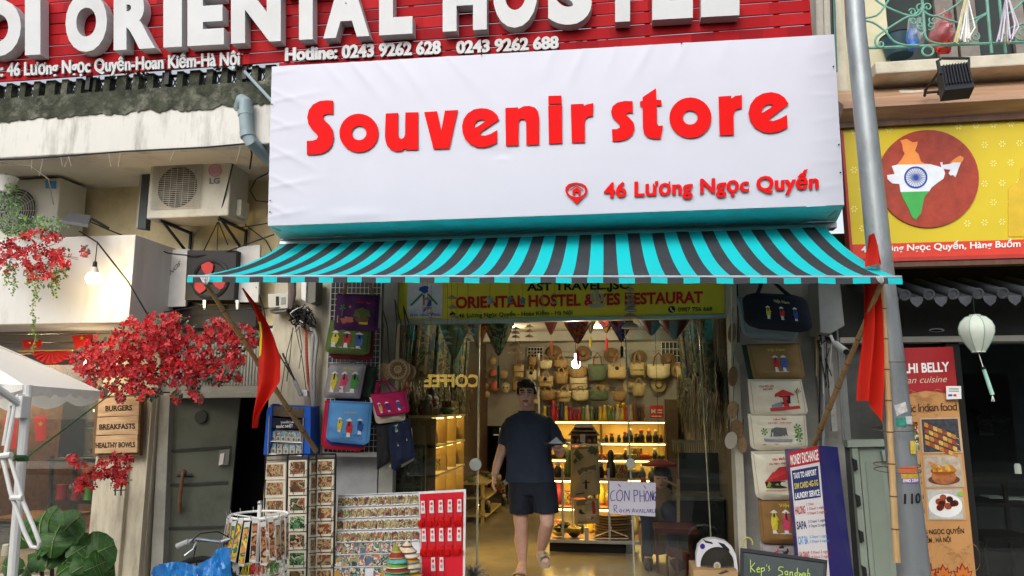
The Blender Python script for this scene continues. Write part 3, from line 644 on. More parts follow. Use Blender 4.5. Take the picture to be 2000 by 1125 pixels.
for r_ in range(6):
 for c_ in range(12):
  u0,v0=1668+c_*34+(17 if r_%2 else 0),256+r_*38-(c_*1.6)
  if(u0-1809)**2+(v0-350)**2<112**2 or u0>2080:continue
  for q in range(6):a_=q*math.pi/3;g.spoly(s_,[(u0+1.5*math.cos(a_),v0+1.5*math.sin(a_)),(u0+6*math.cos(a_-.3),v0+6*math.sin(a_-.3)),(u0+7*math.cos(a_),v0+7*math.sin(a_)),(u0+6*math.cos(a_+.3),v0+6*math.sin(a_+.3))],yp,.002)
g.build('flower_pattern',YS_,kind='stuff')
c3_=lambda pts:[(1600+x/2.1625,y/2.1625)for x,y in pts]
g=MB();shape(g,s_,[c3_(ell(457,757,214,206,48))],M('disc_brown',(.33,.045,.025),.4,.25,12),.012,.002);g.build('disc',YS_)
pi_=M('print_orange',(.78,.27,.06),.4);pw=M('print_white',(.72,.76,.82),.4);pg=M('print_green',(.05,.38,.08),.4);pb=M('print_navy',(.02,.06,.35),.4)
g=MB()
shape(g,s_,[c3_([(338,597),(365,590),(390,605),(412,602),(408,622),(400,640),(415,655),(425,685),(440,694),(465,697),(325,699),(345,675),(357,652),(350,640),(347,615)])],pi_,.004,.015)
shape(g,s_,[c3_([(325,699),(465,697),(505,708),(520,715),(527,735),(520,758),(495,775),(470,795),(460,811),(340,814),(335,780),(305,778),(285,760),(283,743),(315,738),(302,705)])],pw,.004,.015)
shape(g,s_,[c3_([(340,814),(460,811),(440,835),(432,870),(425,905),(403,931),(388,920),(372,880),(350,840)])],pg,.004,.015)
shape(g,s_,[c3_([(507,690),(515,687),(517,700),(545,696),(560,690),(594,690),(585,712),(577,735),(570,752),(560,742),(550,745),(542,735),(550,720),(528,718),(512,712)])],pw,.004,.015)
shape(g,s_,[c3_([(548,690),(570,672),(590,660),(606,670),(600,685),(594,690)])],pi_,.004,.015)
wc=(403,753)
shape(g,s_,[c3_(ell(*wc,49,46,32)),c3_(ell(*wc,42,39.5,32))],pb,.003,.02);shape(g,s_,[c3_(ell(*wc,8,7.5,12))],pb,.003,.02)
for k in range(24):
 a_=R(15*k);ca,sa=math.cos(a_),math.sin(a_)
 g.spoly(s_,c3_([(wc[0]+7*ca-1.1*sa,wc[1]+7*sa+1.1*ca),(wc[0]+42*ca-.8*sa,wc[1]+40*sa+.8*ca),(wc[0]+42*ca+.8*sa,wc[1]+40*sa-.8*ca),(wc[0]+7*ca+1.1*sa,wc[1]+7*sa-1.1*ca)]),pb,.024)
g.build('country_map',YS_)
g=MB();shape(g,s_,[c3_([(797,1000),(797,800),(812,782),(835,775),(850,740),(848,712),(880,700),(1100,700),(1100,1000)])],M('sign_ochre',(.62,.42,.03),.4),.003,.002);g.build('monument_print',YS_)
g=MB();text(g,PX(YI-.004),'46 Lương Ngọc Quyến, Hàng Buồm ward',1682,493,2042,480,13,WHITE,.02,.001,.002);g.build('lettering',YS_)
# ---- yellow hostel and restaurant sign over the door
YY=-.06
DS=T('door_sign','yellow sign with red hostel and restaurant lettering above the glass door','sign',(P(1090,600,YY).x,YY,P(1090,625,YY).z))
g=MB();yl=M('sign_lime',(.86,.74,.06),.5,.05);g.slab([(766,530),(1419,530),(1419,613),(768,626)],YY,.05,yl);g.build('panel',DS)
g=MB();al=M('aluminium',(.52,.53,.52),.35,.08,metal=.6);g.slab([(766,626.5),(1421,613.5),(1421,620),(766,634)],YY-.012,.07,al);g.slab([(1415,530),(1421,530),(1421,613),(1415,613)],YY-.014,.05,al);g.build('frame',DS)
s_=PX(YY);nv=M('logo_blue',(.02,.10,.42),.4)
cc=lambda pts:[(740+x/3.628,540+y/3.628)for x,y in pts]
g=MB();shape(g,s_,[smooth_poly(cc([(208,62),(230,56),(430,56),(452,70),(448,280),(440,293),(210,294),(203,285)]),2)],M('logo_plate',(.72,.74,.82),.4),.006,.002);
shape(g,s_,[cc([(290,78),(335,65),(358,80),(345,95),(355,105),(325,125),(305,110),(285,100)])],nv,.001,.009)
g.spoly(s_,cc([(305,118),(318,128),(235,208),(222,205)]),M('logo_green',(.03,.22,.08),.4),.011);g.spoly(s_,cc([(345,130),(355,122),(422,198),(410,203)]),M('logo_green',()),.011)
g.spoly(s_,cc([(316,130),(326,130),(326,205),(318,205)]),RED,.011);g.spoly(s_,cc([(348,150),(372,165),(374,205),(345,225),(325,250),(313,248),(340,210),(352,180)]),nv,.011)
text(g,s_,'VỆ ĐA · NĂNG · ĐỘNG',801,618,859,617,4,nv,.02,.0,.011);g.build('logo',DS)
g=MB();text(g,s_,'AST TRAVEL.,JSC',1029,568,1228,564,16,BLACK,.03,.001,.003)
text(g,s_,'ORIENTAL HOSTEL & YES RESTAURAT',890,602,1373,591,22.5,M('sign_text_red',(.60,.02,.02),.4),.035,.002,.003)
text(g,s_,'46 Lương Ngọc Quyến - Hoàn Kiếm - Hà Nội',896,620.5,1118,614.5,8.5,BLACK,.012,.001,.003)
text(g,s_,'0987 756 668',1324,609,1391,607,8.5,BLACK,.015,.001,.003)
shape(g,s_,[ell(1312,604.5,7,6.6,18)],BLACK,.001,.003);shape(g,s_,[[(1309,601),(1311,600.5),(1312,603),(1311.5,604),(1313.5,606.5),(1315,606),(1316.5,608),(1315,609),(1311.5,607.5),(1309,604)]],WHITE,.001,.005)
shape(g,s_,[[(877,614),(884,609),(891,614),(889,614),(889,620),(885.5,620),(885.5,616),(882.5,616),(882.5,620),(879,620),(879,614)]],BLACK,.001,.003)
g.build('lettering',DS)
# ================================================================== LEFT SIDE
BR=M('bracket_black',(.03,.03,.03),.5)
# white parapet box
WBX=T('white_parapet_box','plain white box parapet over the cafe window with flowers hanging on it','parapet',(P(100,637,-.72).x,-.72,P(130,632,-.72).z))
pwm=M('parapet_white',(.58,.58,.56),.6,.06,1.2,stretch=(2,2,.5),bump=.06,dirt=(.30,.27,.21),dscale=1.3,damt=.5)
x1=P(258,540,-.72).x;z0=P(130,632,-.72).z;z1=P(258,458,-.72).z
g=MB();g.box(-6.5,x1,-.72,-.002,z0,z1,pwm);g.build('box',WBX,bevel=.008)
# ---- air conditioners
acm=M('aircon_cream',(.52,.50,.42),.5,.08,3,dirt=(.22,.19,.14),dscale=3,damt=.5)
def aircon(label,px0,px1,py0,py1,Y,depth,gx0,gx1,gy0,gy1,logo=None,round_=False):
 x0,x1=P(px0,(py0+py1)/2,Y).x,P(px1,(py0+py1)/2,Y).x;z0,z1=P((px0+px1)/2,py1,Y).z,P((px0+px1)/2,py0,Y).z
 t=T('air_conditioner',label,'air conditioner',((x0+x1)/2,Y+depth/2,z0),'air conditioner units on the wall')
 g=MB();g.box(x0,x1,Y,Y+depth,z0,z1,acm);g.build('casing',t,bevel=.012)
 W,H=x1-x0,z1-z0;a0,a1,b0,b1=x0+gx0*W,x0+gx1*W,z1-gy1*H,z1-gy0*H
 cx_,cz_=(a0+a1)/2,(b0+b1)/2;rr=min(a1-a0,b1-b0)/2
 g=MB();g.lathe((cx_,Y-.002,cz_),[(rr*.97,.002),(rr*.97,.004),(.01,.005)],M('fan_hole',(.03,.03,.028),.6),28,axis=(0,-1,0));hub=g.build('fan_opening',t)
 g=MB()
 for k in range(4):
  a_=k*math.pi/2+.4
  g.add([(cx_+math.cos(a_+d)*r_,Y-.008-e,cz_+math.sin(a_+d)*r_)for d,r_,e in((-.1,rr*.2,0),(.5,rr*.2,.003),(.75,rr*.88,.005),(-.15,rr*.88,0))],[(0,1,2,3)],M('fan_blade',(.10,.10,.09),.5))
 g.lathe((cx_,Y-.006,cz_),[(rr*.22,.0),(rr*.22,.008),(.01,.009)],M('fan_blade',()),14,axis=(0,-1,0));g.build('fan_blades',hub)
 g=MB();gm=M('aircon_grille',(.42,.40,.33),.5)
 if round_:
  for r_ in[rr*q/9 for q in range(2,10)]:g.tube([(cx_+r_*math.cos(R(a_)),Y-.016,cz_+r_*math.sin(R(a_)))for a_ in range(0,361,20)],.0035,gm,4,cap=False)
  for q in range(12):a_=R(30*q);g.tube([(cx_+.1*rr*math.cos(a_),Y-.018,cz_+.1*rr*math.sin(a_)),(cx_+rr*math.cos(a_),Y-.018,cz_+rr*math.sin(a_))],.003,gm,4)
 else:
  n=22
  for k in range(n+1):z=b0+(b1-b0)*k/n;g.box(a0,a1,Y-.016,Y-.011,z-.0022,z+.0022,gm)
  for k in range(0,9):x=a0+(a1-a0)*k/8;g.box(x-.002,x+.002,Y-.019,Y-.0162,b0,b1,gm)
 g.build('grille',t)
 return t,x0,x1,z0,z1
t,x0,x1,z0,z1=aircon('boxy cream air conditioner with a square grille and pink round logo, hung under the balcony',290,449,312,424,-.52,.32,.06,.66,.10,.84)
g=MB();s_=PX(-.523);pk=M('logo_pink',(.55,.22,.30),.5);gy=M('logo_grey',(.16,.15,.15),.5)
shape(g,s_,[ell(420,333,13,12.5),ell(420,333,10.5,10)],pk,.001,0);shape(g,s_,[ell(420,333,9,8.6)],M('logo_pink2',(.50,.30,.34),.5),.001,0)
text(g,s_,'LG',409,359,429,358,11,gy,.04,.001,0);g.build('logo',t)
for xx in(x0+.12,x1-.10):
 g=MB();g.tube([(xx,-.5,z0-.015),(xx,-.02,z0-.015)],.016,BR,4);g.tube([(xx,-.44,z0-.02),(xx,-.04,z0-.22)],.013,BR,4);g.tube([(xx,-.02,z0),(xx,-.02,z0-.25)],.014,BR,4);g.build('bracket',t)
g=MB();g.box(x1+.002,x1+.05,-.40,-.26,z0+.03,z0+.18,acm);g.build('valve_cover',t,bevel=.006)
t,x0,x1,z0,z1=aircon('cream air conditioner with a round fan guard and small blue badge behind the flowers',-10,112,350,480,-.46,.34,.0,.68,.05,.92,round_=True)
g=MB();s_=PX(-.463);g.spoly(s_,[(89,352),(110,354),(110,369),(89,368)],M('badge_blue',(.06,.22,.42),.4),.001);g.build('badge',t)
# wall fan box with red fan, left of the awning
FB=T('exhaust_unit','black condenser unit with a red fan in a white sheet frame left of the awning','exhaust fan',(P(430,590,-.2).x,-.2,P(430,590,-.2).z))
Y=-.2
g=MB();g.slab([(326,488),(370,486),(362,598),(322,600)],Y,.03,M('sheet_white',(.55,.55,.53),.5,.08,dirt=(.3,.3,.28)));g.build('side_sheet',FB);g=MB();g.slab([(462,482),(508,478),(504,590),(458,590)],Y,.03,M('sheet_white',()));g.build('side_sheet',FB)
g=MB();g.slab([(366,489),(462,489),(456,586),(361,586)],Y-.08,.3,M('unit_black',(.012,.012,.014),.45));g.build('casing',FB)
g=MB();s_=PX(Y-.085);g.lathe(P(410,545,Y-.09),[(P(440,545,Y).x-P(410,545,Y).x,0),(P(443,545,Y).x-P(410,545,Y).x,.012),(P(447,545,Y).x-P(410,545,Y).x,0)],M('ring_dark',(.03,.03,.035),.4),24,axis=(0,-1,0),cap=False);g.build('fan_ring',FB)
g=MB();rf=M('fan_red',(.40,.02,.02),.4)
for k in range(3):
 a_=R(100+120*k);c=(410,545)
 pts=[(c[0]+r_*math.cos(a_+d),c[1]-r_*math.sin(a_+d))for d,r_ in((-.5,8),(-.55,18),(-.45,29),(-.1,36),(.3,34),(.5,24),(.5,10))]
 g.splate(s_,pts,.006,rf,.006)
g.splate(s_,ell(410,545,8,8,12),.02,rf,.006);g.build('fan_blades',FB)
g=MB();
for px in(396,460):g.slab([(px,586),(px+6,586),(px+5,604),(px+1,604)],Y-.09,.02,STEEL)
g.build('mounting_tab',FB)
g=MB();text(g,PX(Y-.001),'NOS',333,538,352,518,10,gy,.02,.001,.001);g.build('lettering',FB)
g=MB();bx(g,330,500,596,640,-.12,.1,M('unit_black',()));g.build('ledge',FB)
# pipes
pg_=M('pvc_grey',(.24,.31,.34),.45,.1,4)
t=T('drain_pipe','grey plastic drain pipe with an elbow beside the left end of the banner','pipe',(P(480,330,-1.1).x,-1.1,3.4))
g=MB();Y=-1.07
g.tube([P(468,215,Y+.12),P(474,196,Y+.02),P(481,200,Y-.02),P(480,230,Y),P(482,262,Y),P(490,276,Y),P(512,298,Y+.15),P(545,330,Y+.3),P(580,365,Y+.35)],.053,pg_,14);g.build('pipe',t)
g=MB();g.tube([P(479,217,Y),P(480,226,Y)],.060,pg_,14);g.tube([P(482,258,Y),P(484,268,Y)],.058,pg_,14);g.build('collar',t)
t=T('strut_pipe','thin grey steel tube slanting from the red sign down behind the banner','pipe',(P(500,160,-1.05).x,-1.05,4))
g=MB();g.tube([P(478,140,-1.05),P(538,205,-1.12)],.014,M('pvc_grey',()));g.build('tube',t)
t=T('downpipe','square dark green downpipe between the two cream air conditioners','pipe',(P(282,450,-.3).x,-.3,2.9))
g=MB();g.slab([(280,309),(295,309),(284,448),(268,446)],-.34,.07,M('downpipe_green',(.06,.07,.065),.5,.2));g.slab([(276,309),(281,309),(269,446),(264,446)],-.335,.06,M('downpipe_pale',(.4,.38,.32),.6));g.build('pipe',t,bevel=.004)
# electrical meter boxes and cable bundle on the pier
YP=-.08
EB=T('meter_box','cream electricity meter box with two little windows on the pier under the awning','meter box',(P(545,605,YP-.1).x,YP-.1,P(545,605,YP-.1).z))
g=MB();g.slab([(523,574),(563,572),(562,602),(524,605)],YP-.14,.14,M('box_cream',(.50,.49,.42),.5,.06));g.build('casing',EB,bevel=.006)
g=MB();g.splate(PX(YP-.14),[(539,579),(545,579),(545,597),(539,597)],.003,BLACK,.001);g.splate(PX(YP-.14),[(549,581),(558,580),(558,594),(549,595)],.003,M('dial_grey',(.25,.25,.22),.3),.001);g.build('dial_window',EB)
g=MB();g.slab([(524,605),(562,602),(558,608),(528,611)],YP-.12,.1,M('box_dark_grey',(.2,.19,.17),.6));g.build('base',EB)  # base slab in a darker grey than the cream casing
t=T('cable_housing','white and dark grey curved cable housing right of the meter box under the awning','cable housing',(P(600,600,YP-.1).x,YP-.1,P(600,600,YP).z))
g=MB();g.slab([(596,545),(618,545),(616,590),(606,594),(592,588)],YP-.16,.15,M('box_dark_grey',()));g.slab([(588,545),(599,545),(597,590),(588,584)],YP-.18,.14,WHITE);g.build('cover',t,bevel=.006)
t=T('duct','brown oval duct pipe beside the cream meter box','pipe',(P(572,600,YP-.1).x,YP-.1,P(572,600,YP).z))
g=MB();g.tube([P(570,540,YP-.12),P(571,575,YP-.12),P(568,603,YP-.1)],[.04,.037,.025],M('duct_brown',(.14,.11,.10),.6));g.build('tube',t)
rg=random.Random(21)
t=T('cable_bundle','tangled black and white cables around the duct below the meter box','cables',(P(590,620,YP-.1).x,YP-.1,P(590,620,YP).z))
g=MB()
for k in range(26):
 p=[(rg.uniform(560,605),rg.uniform(595,612)),(rg.uniform(565,615),rg.uniform(605,625)),(rg.uniform(560,618),rg.uniform(612,640)),(rg.uniform(575,612),rg.uniform(600,650))]
 p=smooth_poly(p,4)[:13]
 g.tube([P(a,b,YP-rg.uniform(.04,.13))for a,b in p],rg.choice((.004,.006)),CABLE if rg.random()<.8 else WHITE,4)
g.build('wires',t,kind='stuff')
for lab,pts,r_,m in(('red corrugated conduit running down the pier from the cable tangle',[(592,628),(598,650),(599,700),(602,745),(612,785)],.012,M('conduit_red',(.36,.06,.045),.5)),('grey corrugated conduit running down the pier beside the red one',[(600,620),(612,650),(609,700),(608,760),(614,810)],.015,M('conduit_grey',(.33,.33,.33),.5)),('second grey conduit hugging the wire grid edge',[(610,625),(620,665),(614,720),(613,800),(612,870)],.013,M('conduit_grey',()))):
 g=MB();pp=[P(a,b,YP-.06)for a,b in pts];pl=[]
 for a,b in zip(pp,pp[1:]):pl+=[a.lerp(b,q/14)for q in range(14)]
 g.tube(pl,[r_*(1+.18*(i%2))for i in range(len(pl))],m,8);g.build('corrugated_conduit',None,lab,'conduit')
t=T('pull_rod','black rod with a grey handle slanting over the pier behind the left flag','rod',(P(570,740,YP-.1).x,YP-.1,1.7))
g=MB();g.tube([P(552,690,YP-.1),P(575,742,YP-.1)],.009,BLKMET);g.build('rod',t)
g=MB();g.tube([P(575,742,YP-.1),P(588,772,YP-.1)],.018,M('conduit_grey',()));g.build('handle',t)
t=T('socket','small white socket at the end of the slanting rod on the pier','socket',P(595,770,YP-.05))
g=MB();g.slab([(589,762),(600,762),(600,774),(589,774)],YP-.07,.06,WHITE);g.build('casing',t,bevel=.003)
for i,pts in enumerate(([(573,640),(560,690),(548,770)],[(575,630),(590,700),(600,775)],[(572,640),(566,700),(560,745)],[(582,628),(590,680),(584,720)])):
 g=MB();g.tube([P(a,b,YP-.03)for a,b in pts],.0035,CABLE,5);g.build('cable',None,['thin black cable sagging left below the cable tangle','thin black cable running down to the white socket','thin black cable hanging behind the left flag','short black cable hanging in the middle of the pier'][i],'cable','cables hanging on the pier')
 # overhead cables on the left
for i,(pts,r_)in enumerate((([(-10,312,-1.03),(60,310,-1.03),(240,296,-1.03),(400,288,-1.03),(486,280,-1.03),(492,300,-1.0),(488,330,-.9)],.007),([(170,430,-.6),(210,448,-.5),(330,495,-.3),(380,500,-.3),(430,496,-.25),(535,458,-.5)],.006),([(155,452,-.9),(190,473,-.98),(250,550,-.9),(295,626,-.75)],.007),([(425,434,-.5),(398,490,-.25)],.005),([(426,434,-.5),(424,488,-.25)],.004),([(427,434,-.5),(445,478,-.25)],.005),([(455,320,-.55),(440,380,-.53),(427,432,-.5)],.006),([(465,445,-.3),(525,436,-.5)],.005))):
 g=MB();g.tube([P(*q)for q in pts],r_,CABLE,6)
 g.build('overhead_cable',None,['black cable clipped along the underside of the white balcony beam','black cable sagging from the parapet across to the banner','black cable holding the bulb and slanting down the white parapet','cable stay running left-down from the square air conditioner bracket','cable running straight down from the square air conditioner bracket','cable running right-down from the square air conditioner bracket','black cable crossing the right side of the square air conditioner','short black cable between the square air conditioner and the banner'][i],'cable')
rg=random.Random(8)
for i in range(9):
 a,b=rg.uniform(35,470),0;b=310-a*.05
 g=MB();g.tube([P(a,b,-1.03),P(a+rg.uniform(-12,6),b+rg.uniform(18,38),-1.02)],.0022,M('straw',(.4,.37,.3),.8),4)
 g.build('dry_stem',None,'thin dry stem dangling from the cable under the balcony beam','stem','dry stems dangling under the balcony')
 # ---- hanging bulb on the parapet
BL=T('light_bulb','glowing warm white bulb hanging in front of the white parapet','light bulb',P(185,545,-.98))
bulb=EM('bulb_glow',(1,.80,.48),22)
g=MB();c=P(183,543,-.98);rr=.062
g.lathe(c,[(.012,-.052),(.045,-.045),(.06,-.015),(.058,.012),(.045,.03),(.035,.04)],bulb,16);g.build('glass',BL)
g=MB();g.lathe(c,[(.036,.038),(.03,.07),(.022,.09)],M('bulb_base',(.6,.58,.5),.5),14);g.lathe(c,[(.018,.09),(.016,.13),(.008,.14)],BLACK,10);g.tube([c+Vector((0,0,.14)),P(190,473,-.98)],.004,CABLE,5);g.build('socket',BL)
def lamp(name,loc,e,col=(1,.75,.42),r=.05,typ='POINT',parent=None,size=None,rot=None):
 l=bpy.data.lights.new(name,typ);l.energy=e;l.color=col
 if typ=='POINT':l.shadow_soft_size=r
 if size:l.shape='RECTANGLE';l.size,l.size_y=size
 o=bpy.data.objects.new(name,l);COL.objects.link(o);o.location=loc
 if rot:o.rotation_euler=rot
 return o
lamp('bulb_light',c+Vector((.06,-.02,-.09)),9,(1,.72,.32),r=.04)
# ---- flood light on the parapet edge
FLd=T('flood_light','flat dark flood lamp on a bracket above the white parapet','flood light',P(150,440,-.95))
g=MB();s_=PX(-1.0);a=[P(120,437,-1.05),P(172,445,-1.05),P(178,427,-.8),P(133,420,-.8)]
g.hexa([p+Vector((0,0,0))for p in a]+[p+Vector((0,0,.028))for p in a],M('lamp_grey',(.07,.07,.075),.45));g.build('casing',FLd,bevel=.004)
g=MB();c_=sum(a,Vector())/4;g.add([c_+(p-c_)*.85-Vector((0,0,.003))for p in a],[(0,1,2,3)],M('lamp_glass',(.6,.6,.55),.3));g.build('lens',FLd)
g=MB();g.tube([P(168,432,-.9),P(180,428,-.85),P(212,446,-.7)],.014,BR,6);g.build('arm',FLd)
# ---- flowers
PETAL=[CLOTH('petal_red',(.55,.02,.03),.3,.35,12),CLOTH('petal_pink',(.66,.09,.10),.3,.25,12),CLOTH('petal_dark',(.28,.008,.015),.2,.3,12),CLOTH('petal_scarlet',(.66,.035,.03),.3,.2,12)]
def blossoms(mb,zones,n,size,seed,mats=PETAL,Yr=(-1.1,-.8)):
 rg=random.Random(seed);tot=sum(z[2]*z[3]for z in zones)
 for z in zones:
  for i in range(int(n*z[2]*z[3]/tot)):
   a_,r_=rg.uniform(0,6.28),rg.random()**.6
   px,py=z[0]+z[2]*r_*math.cos(a_),z[1]+z[3]*r_*math.sin(a_)
   if noise.noise((px*.06,py*.06,seed))<-.10+.25*(r_-.7):continue
   px+=6*noise.noise((py*.1,px*.1,5));py+=7*abs(noise.noise((px*.12,1,seed)))
   Y=Yr[0]+(Yr[1]-Yr[0])*rg.random()-.12*(1-r_)
   p=P(px,py,Y);q=Matrix.Rotation(rg.uniform(0,6.28),3,'Y')@Matrix.Rotation(rg.uniform(-.9,.9),3,'X')@Matrix.Rotation(rg.uniform(-.9,.9),3,'Z')
   s=size*rg.uniform(.65,1.25);m=mats[int(abs(noise.noise((px*.06,py*.06,3)))*5+rg.random()*2.4)%4]
   for k in range(3):
    b_=k*2.09;d=Vector((math.cos(b_),0,math.sin(b_)));e=Vector((-d.z,0,d.x))
    mb.add([p,p+q@(d*s*.45+e*s*.38+Vector((0,-.3*s,0))),p+q@(d*s*1.0+Vector((0,-.32*s,0))),p+q@(d*s*.45-e*s*.38+Vector((0,-.3*s,0)))],[(0,1,2,3)],m)
def leafs(mb,zones,n,size,seed,mats,Yr=(-1.05,-.75)):
 rg=random.Random(seed)
 for i in range(n):
  z=rg.choice(zones);a_,r_=rg.uniform(0,6.28),rg.random()**.55
  p=P(z[0]+z[2]*r_*math.cos(a_),z[1]+z[3]*r_*math.sin(a_),rg.uniform(*Yr));s=size*rg.uniform(.6,1.3)
  q=Matrix.Rotation(rg.uniform(0,6.28),3,'Y')@Matrix.Rotation(rg.uniform(-.8,.8),3,'X')
  mb.add([p+q@Vector(v)*s for v in((-.5,0,0),(0,0,.26),(.5,-.1,0),(0,0,-.26))],[(0,1,2,3)],mats[i%len(mats)])
def twigs(mb,zones,n,seed,Yr):
 rg=random.Random(seed)
 for i in range(n):
  z=rg.choice(zones);a0=rg.uniform(0,6.28);p=[(z[0],z[1]-z[3]*.3),(z[0]+z[2]*.6*math.cos(a0),z[1]+z[3]*.5*math.sin(a0)),(z[0]+z[2]*1.05*math.cos(a0+.3),z[1]+z[3]*1.0*math.sin(a0+.3))]
  mb.tube([P(a,b,sum(Yr)/2)for a,b in p],.003,M('twig',(.16,.13,.1),.8),4)
GL=[M('leaf_bluegreen',(.07,.12,.09),.5,.3),LEAF[1],M('leaf_grey',(.13,.17,.13),.5,.3)]
def bouquet(label,at,zones,n,size,seed,Yr,nl=160):
 t=T('bougainvillea',label,'flowers',at,'red artificial bougainvillea sprays')
 g=MB();blossoms(g,zones,n,size,seed,Yr=Yr);g.build('blossoms',t,kind='stuff')
 g=MB();leafs(g,zones,nl,size*1.5,seed+1,GL,(Yr[0]+.12,Yr[1]+.22));g.build('leaves',t,kind='stuff')
 g=MB();twigs(g,zones,14,seed+2,Yr);g.build('stems',t,kind='stuff');return t
bouquet('spray of red blossoms hanging over the white parapet beside the bulb',P(70,480,-.95),[(30,490,40,30),(70,500,55,32),(110,505,40,26),(85,540,28,20),(10,510,20,22),(80,460,45,14),(168,492,8,12)],620,.028,31,(-1.1,-.85),220)
bouquet('largest cloud of red blossoms above the grey door',P(320,680,-.9),[(210,700,60,50),(280,680,66,60),(340,655,50,42),(385,690,62,40),(340,720,60,36),(250,735,55,35),(440,655,42,30),(478,660,26,26),(170,715,22,18),(455,700,24,22),(300,640,60,28),(378,755,14,22),(290,770,30,12),(420,735,26,18),(175,750,14,10),(200,765,12,10),(345,775,10,12),(388,778,8,8),(462,735,10,10),(500,665,8,14),(330,622,30,8),(420,632,20,10),(150,700,14,14),(235,775,10,10)],3900,.030,33,(-1.15,-.6),1500)
bouquet('small clump of red blossoms below the wooden menu boards',P(230,915,-.6),[(225,912,38,30),(235,935,25,20),(190,925,26,12),(165,945,22,16),(140,895,14,8),(155,905,16,8),(150,955,18,10)],620,.026,35,(-.75,-.52),90)
# small green trailing plants
VG=[M('vine_green',(.12,.25,.04),.5,.3),M('vine_dark',(.05,.12,.03),.5,.3),M('vine_yellow',(.30,.33,.07),.5,.2)]
t=T('trailing_plant','green leafy plant on top of the white parapet behind the red spray','plant',P(90,440,-.6))
g=MB();leafs(g,[(85,438,55,16),(20,390,22,36),(30,440,35,22),(10,360,14,20)],900,.035,41,VG[:2]+[GL[2]],(-.95,-.6));g.build('leaves',t,kind='stuff')
t0_=t
for i,(px,y0,y1)in enumerate(((15,520,560),(27,520,578),(55,525,560),(66,530,632),(74,530,590),(104,530,585),(110,520,570),(125,520,545),(66,620,690))):
 rg=random.Random(50+i);g=MB();pp=[P(px+3*math.sin(q*.9+i),y0+(y1-y0)*q/12,-1.0)for q in range(13)]
 g.tube(pp,.002,VG[2],4)
 for q in range(46):
  p=pp[q//4]+Vector((rg.uniform(-.022,.022),rg.uniform(-.02,.02),rg.uniform(-.02,.02)));s=.012
  g.add([p+Vector((-s,0,0)),p+Vector((0,-.003,s*.6)),p+Vector((s,0,-.3*s)),p+Vector((0,0,-s*.7))],[(0,1,2,3)],VG[(q+i)%3])
 g.build('hanging_vine',None,'thin yellow-green vine strand on the white parapet, %s from the left'%ORD[i],'vine','vine strands on the white parapet',kind=None)
t=T('flower_pot','white fluted pot with trailing green plant at the left edge above the parapet','flower pot',P(10,380,-.9))
g=MB();c=P(8,375,-.9);g.lathe(c,[(.05,0),(.09,.12),(.10,.13),(.085,.13)],M('pot_white',(.6,.6,.56),.6),18);g.build('pot',t)
# ---- paper decorations under the parapet
t=T('paper_fan','red folding paper fan hanging under the parapet, above the tent','paper fan',P(90,700,-.4))
c=(100,684);g=MB();fd=M('fan_paper',(.50,.02,.015),.6)
pts=[(c[0]+38*math.cos(R(a)),c[1]+26*math.sin(R(a)))for a in range(0,181,9)]
for i in range(len(pts)-1):g.add([P(*c,-.40),P(*pts[i],-.40-(.018 if i%2 else 0)),P(*pts[i+1],-.40-(0 if i%2 else .018))],[(0,1,2)],fd)
g.build('paper',t)
g=MB();g.tube([P(35,686,-.4),P(142,684,-.4)],.006,M('gold_trim',(.5,.35,.05),.4));g.build('rib',t)
t=T('paper_fan','second red folding fan half hidden behind the big blossom cloud','paper fan',P(205,700,-.4))
g=MB();c=(200,690);pts=[(c[0]+30*math.cos(R(a)),c[1]+26*math.sin(R(a)))for a in range(0,181,12)]
for i in range(len(pts)-1):g.add([P(*c,-.40),P(*pts[i],-.40-(.018 if i%2 else 0)),P(*pts[i+1],-.40-(0 if i%2 else .018))],[(0,1,2)],fd)
g.build('paper',t)
flagred=CLOTH('flag_red',(.66,.022,.010),.35,.1)
def star(cx,cy,r):return[(cx+(r if k%2==0 else r*.4)*math.sin(k*math.pi/5),cy-(r if k%2==0 else r*.4)*math.cos(k*math.pi/5))for k in range(10)]
for i,(a,b,c_,d,st,Y,lab)in enumerate((((140,656),(181,652),(183,675),(147,684),(160,660),-.42,'small red paper flag with a yellow star, right of the folding fan'),((44,664),(82,662),(83,680),(46,682),(63,668),-.42,'small plain red paper flag above the folding fan'),((68,812),(93,808),(90,860),(70,862),(79,828),.25,'small red flag with a star inside the cafe window, right one'),((8,815),(35,812),(32,875),(6,880),(22,842),.25,'small red flag with a star inside the cafe window, near the tent pole'))):
 t=T('paper_flag',lab,'flag',P(a[0],a[1],Y),'small red flags at the cafe')
 g=MB();sf=Q(a,b,c_,d,Y);g.grid(lambda u,v:sf(u,v,.008*math.sin(u*6+i)),8,4,flagred);g.build('cloth',t)
 if i!=1:g=MB();shape(g,PX(Y-.012),[star(*st,6 if i else 5)],YEL,.001,.0);g.build('star',t)
 # ---- wooden menu boards
wsg=WOOD('menu_wood',(.34,.20,.09),(.58,.40,.22),2.5,(1,1,7));wse=M('menu_edge',(.14,.08,.04),.6)
for i,(w_,y0,y1)in enumerate((('BURGERS',778,814),('BREAKFASTS',816,850),('HEALTHY BOWLS',852,886))):
 k=i*2.6
 t=T('menu_board',['top wooden menu board reading BURGERS','middle wooden menu board reading BREAKFASTS','bottom wooden menu board reading HEALTHY BOWLS'][i],'sign',P(230,y1,-.5),'wooden menu boards on the cafe pier')
 g=MB();g.slab([(192-k,y0),(272-k*.6,y0-4),(271-k*.6,y1-2),(190-k,y1)],-.2,.03,wsg);g.build('board',t,bevel=.004)
 w2={0:(206,258),1:(194,264),2:(187,264)}[i]
 g=MB();text(g,PX(-.2),w_,w2[0],y1-11,w2[1],y1-13,10.5,M('burnt_ink',(.03,.02,.012),.7),.03,.0015,.001);g.build('lettering',t)
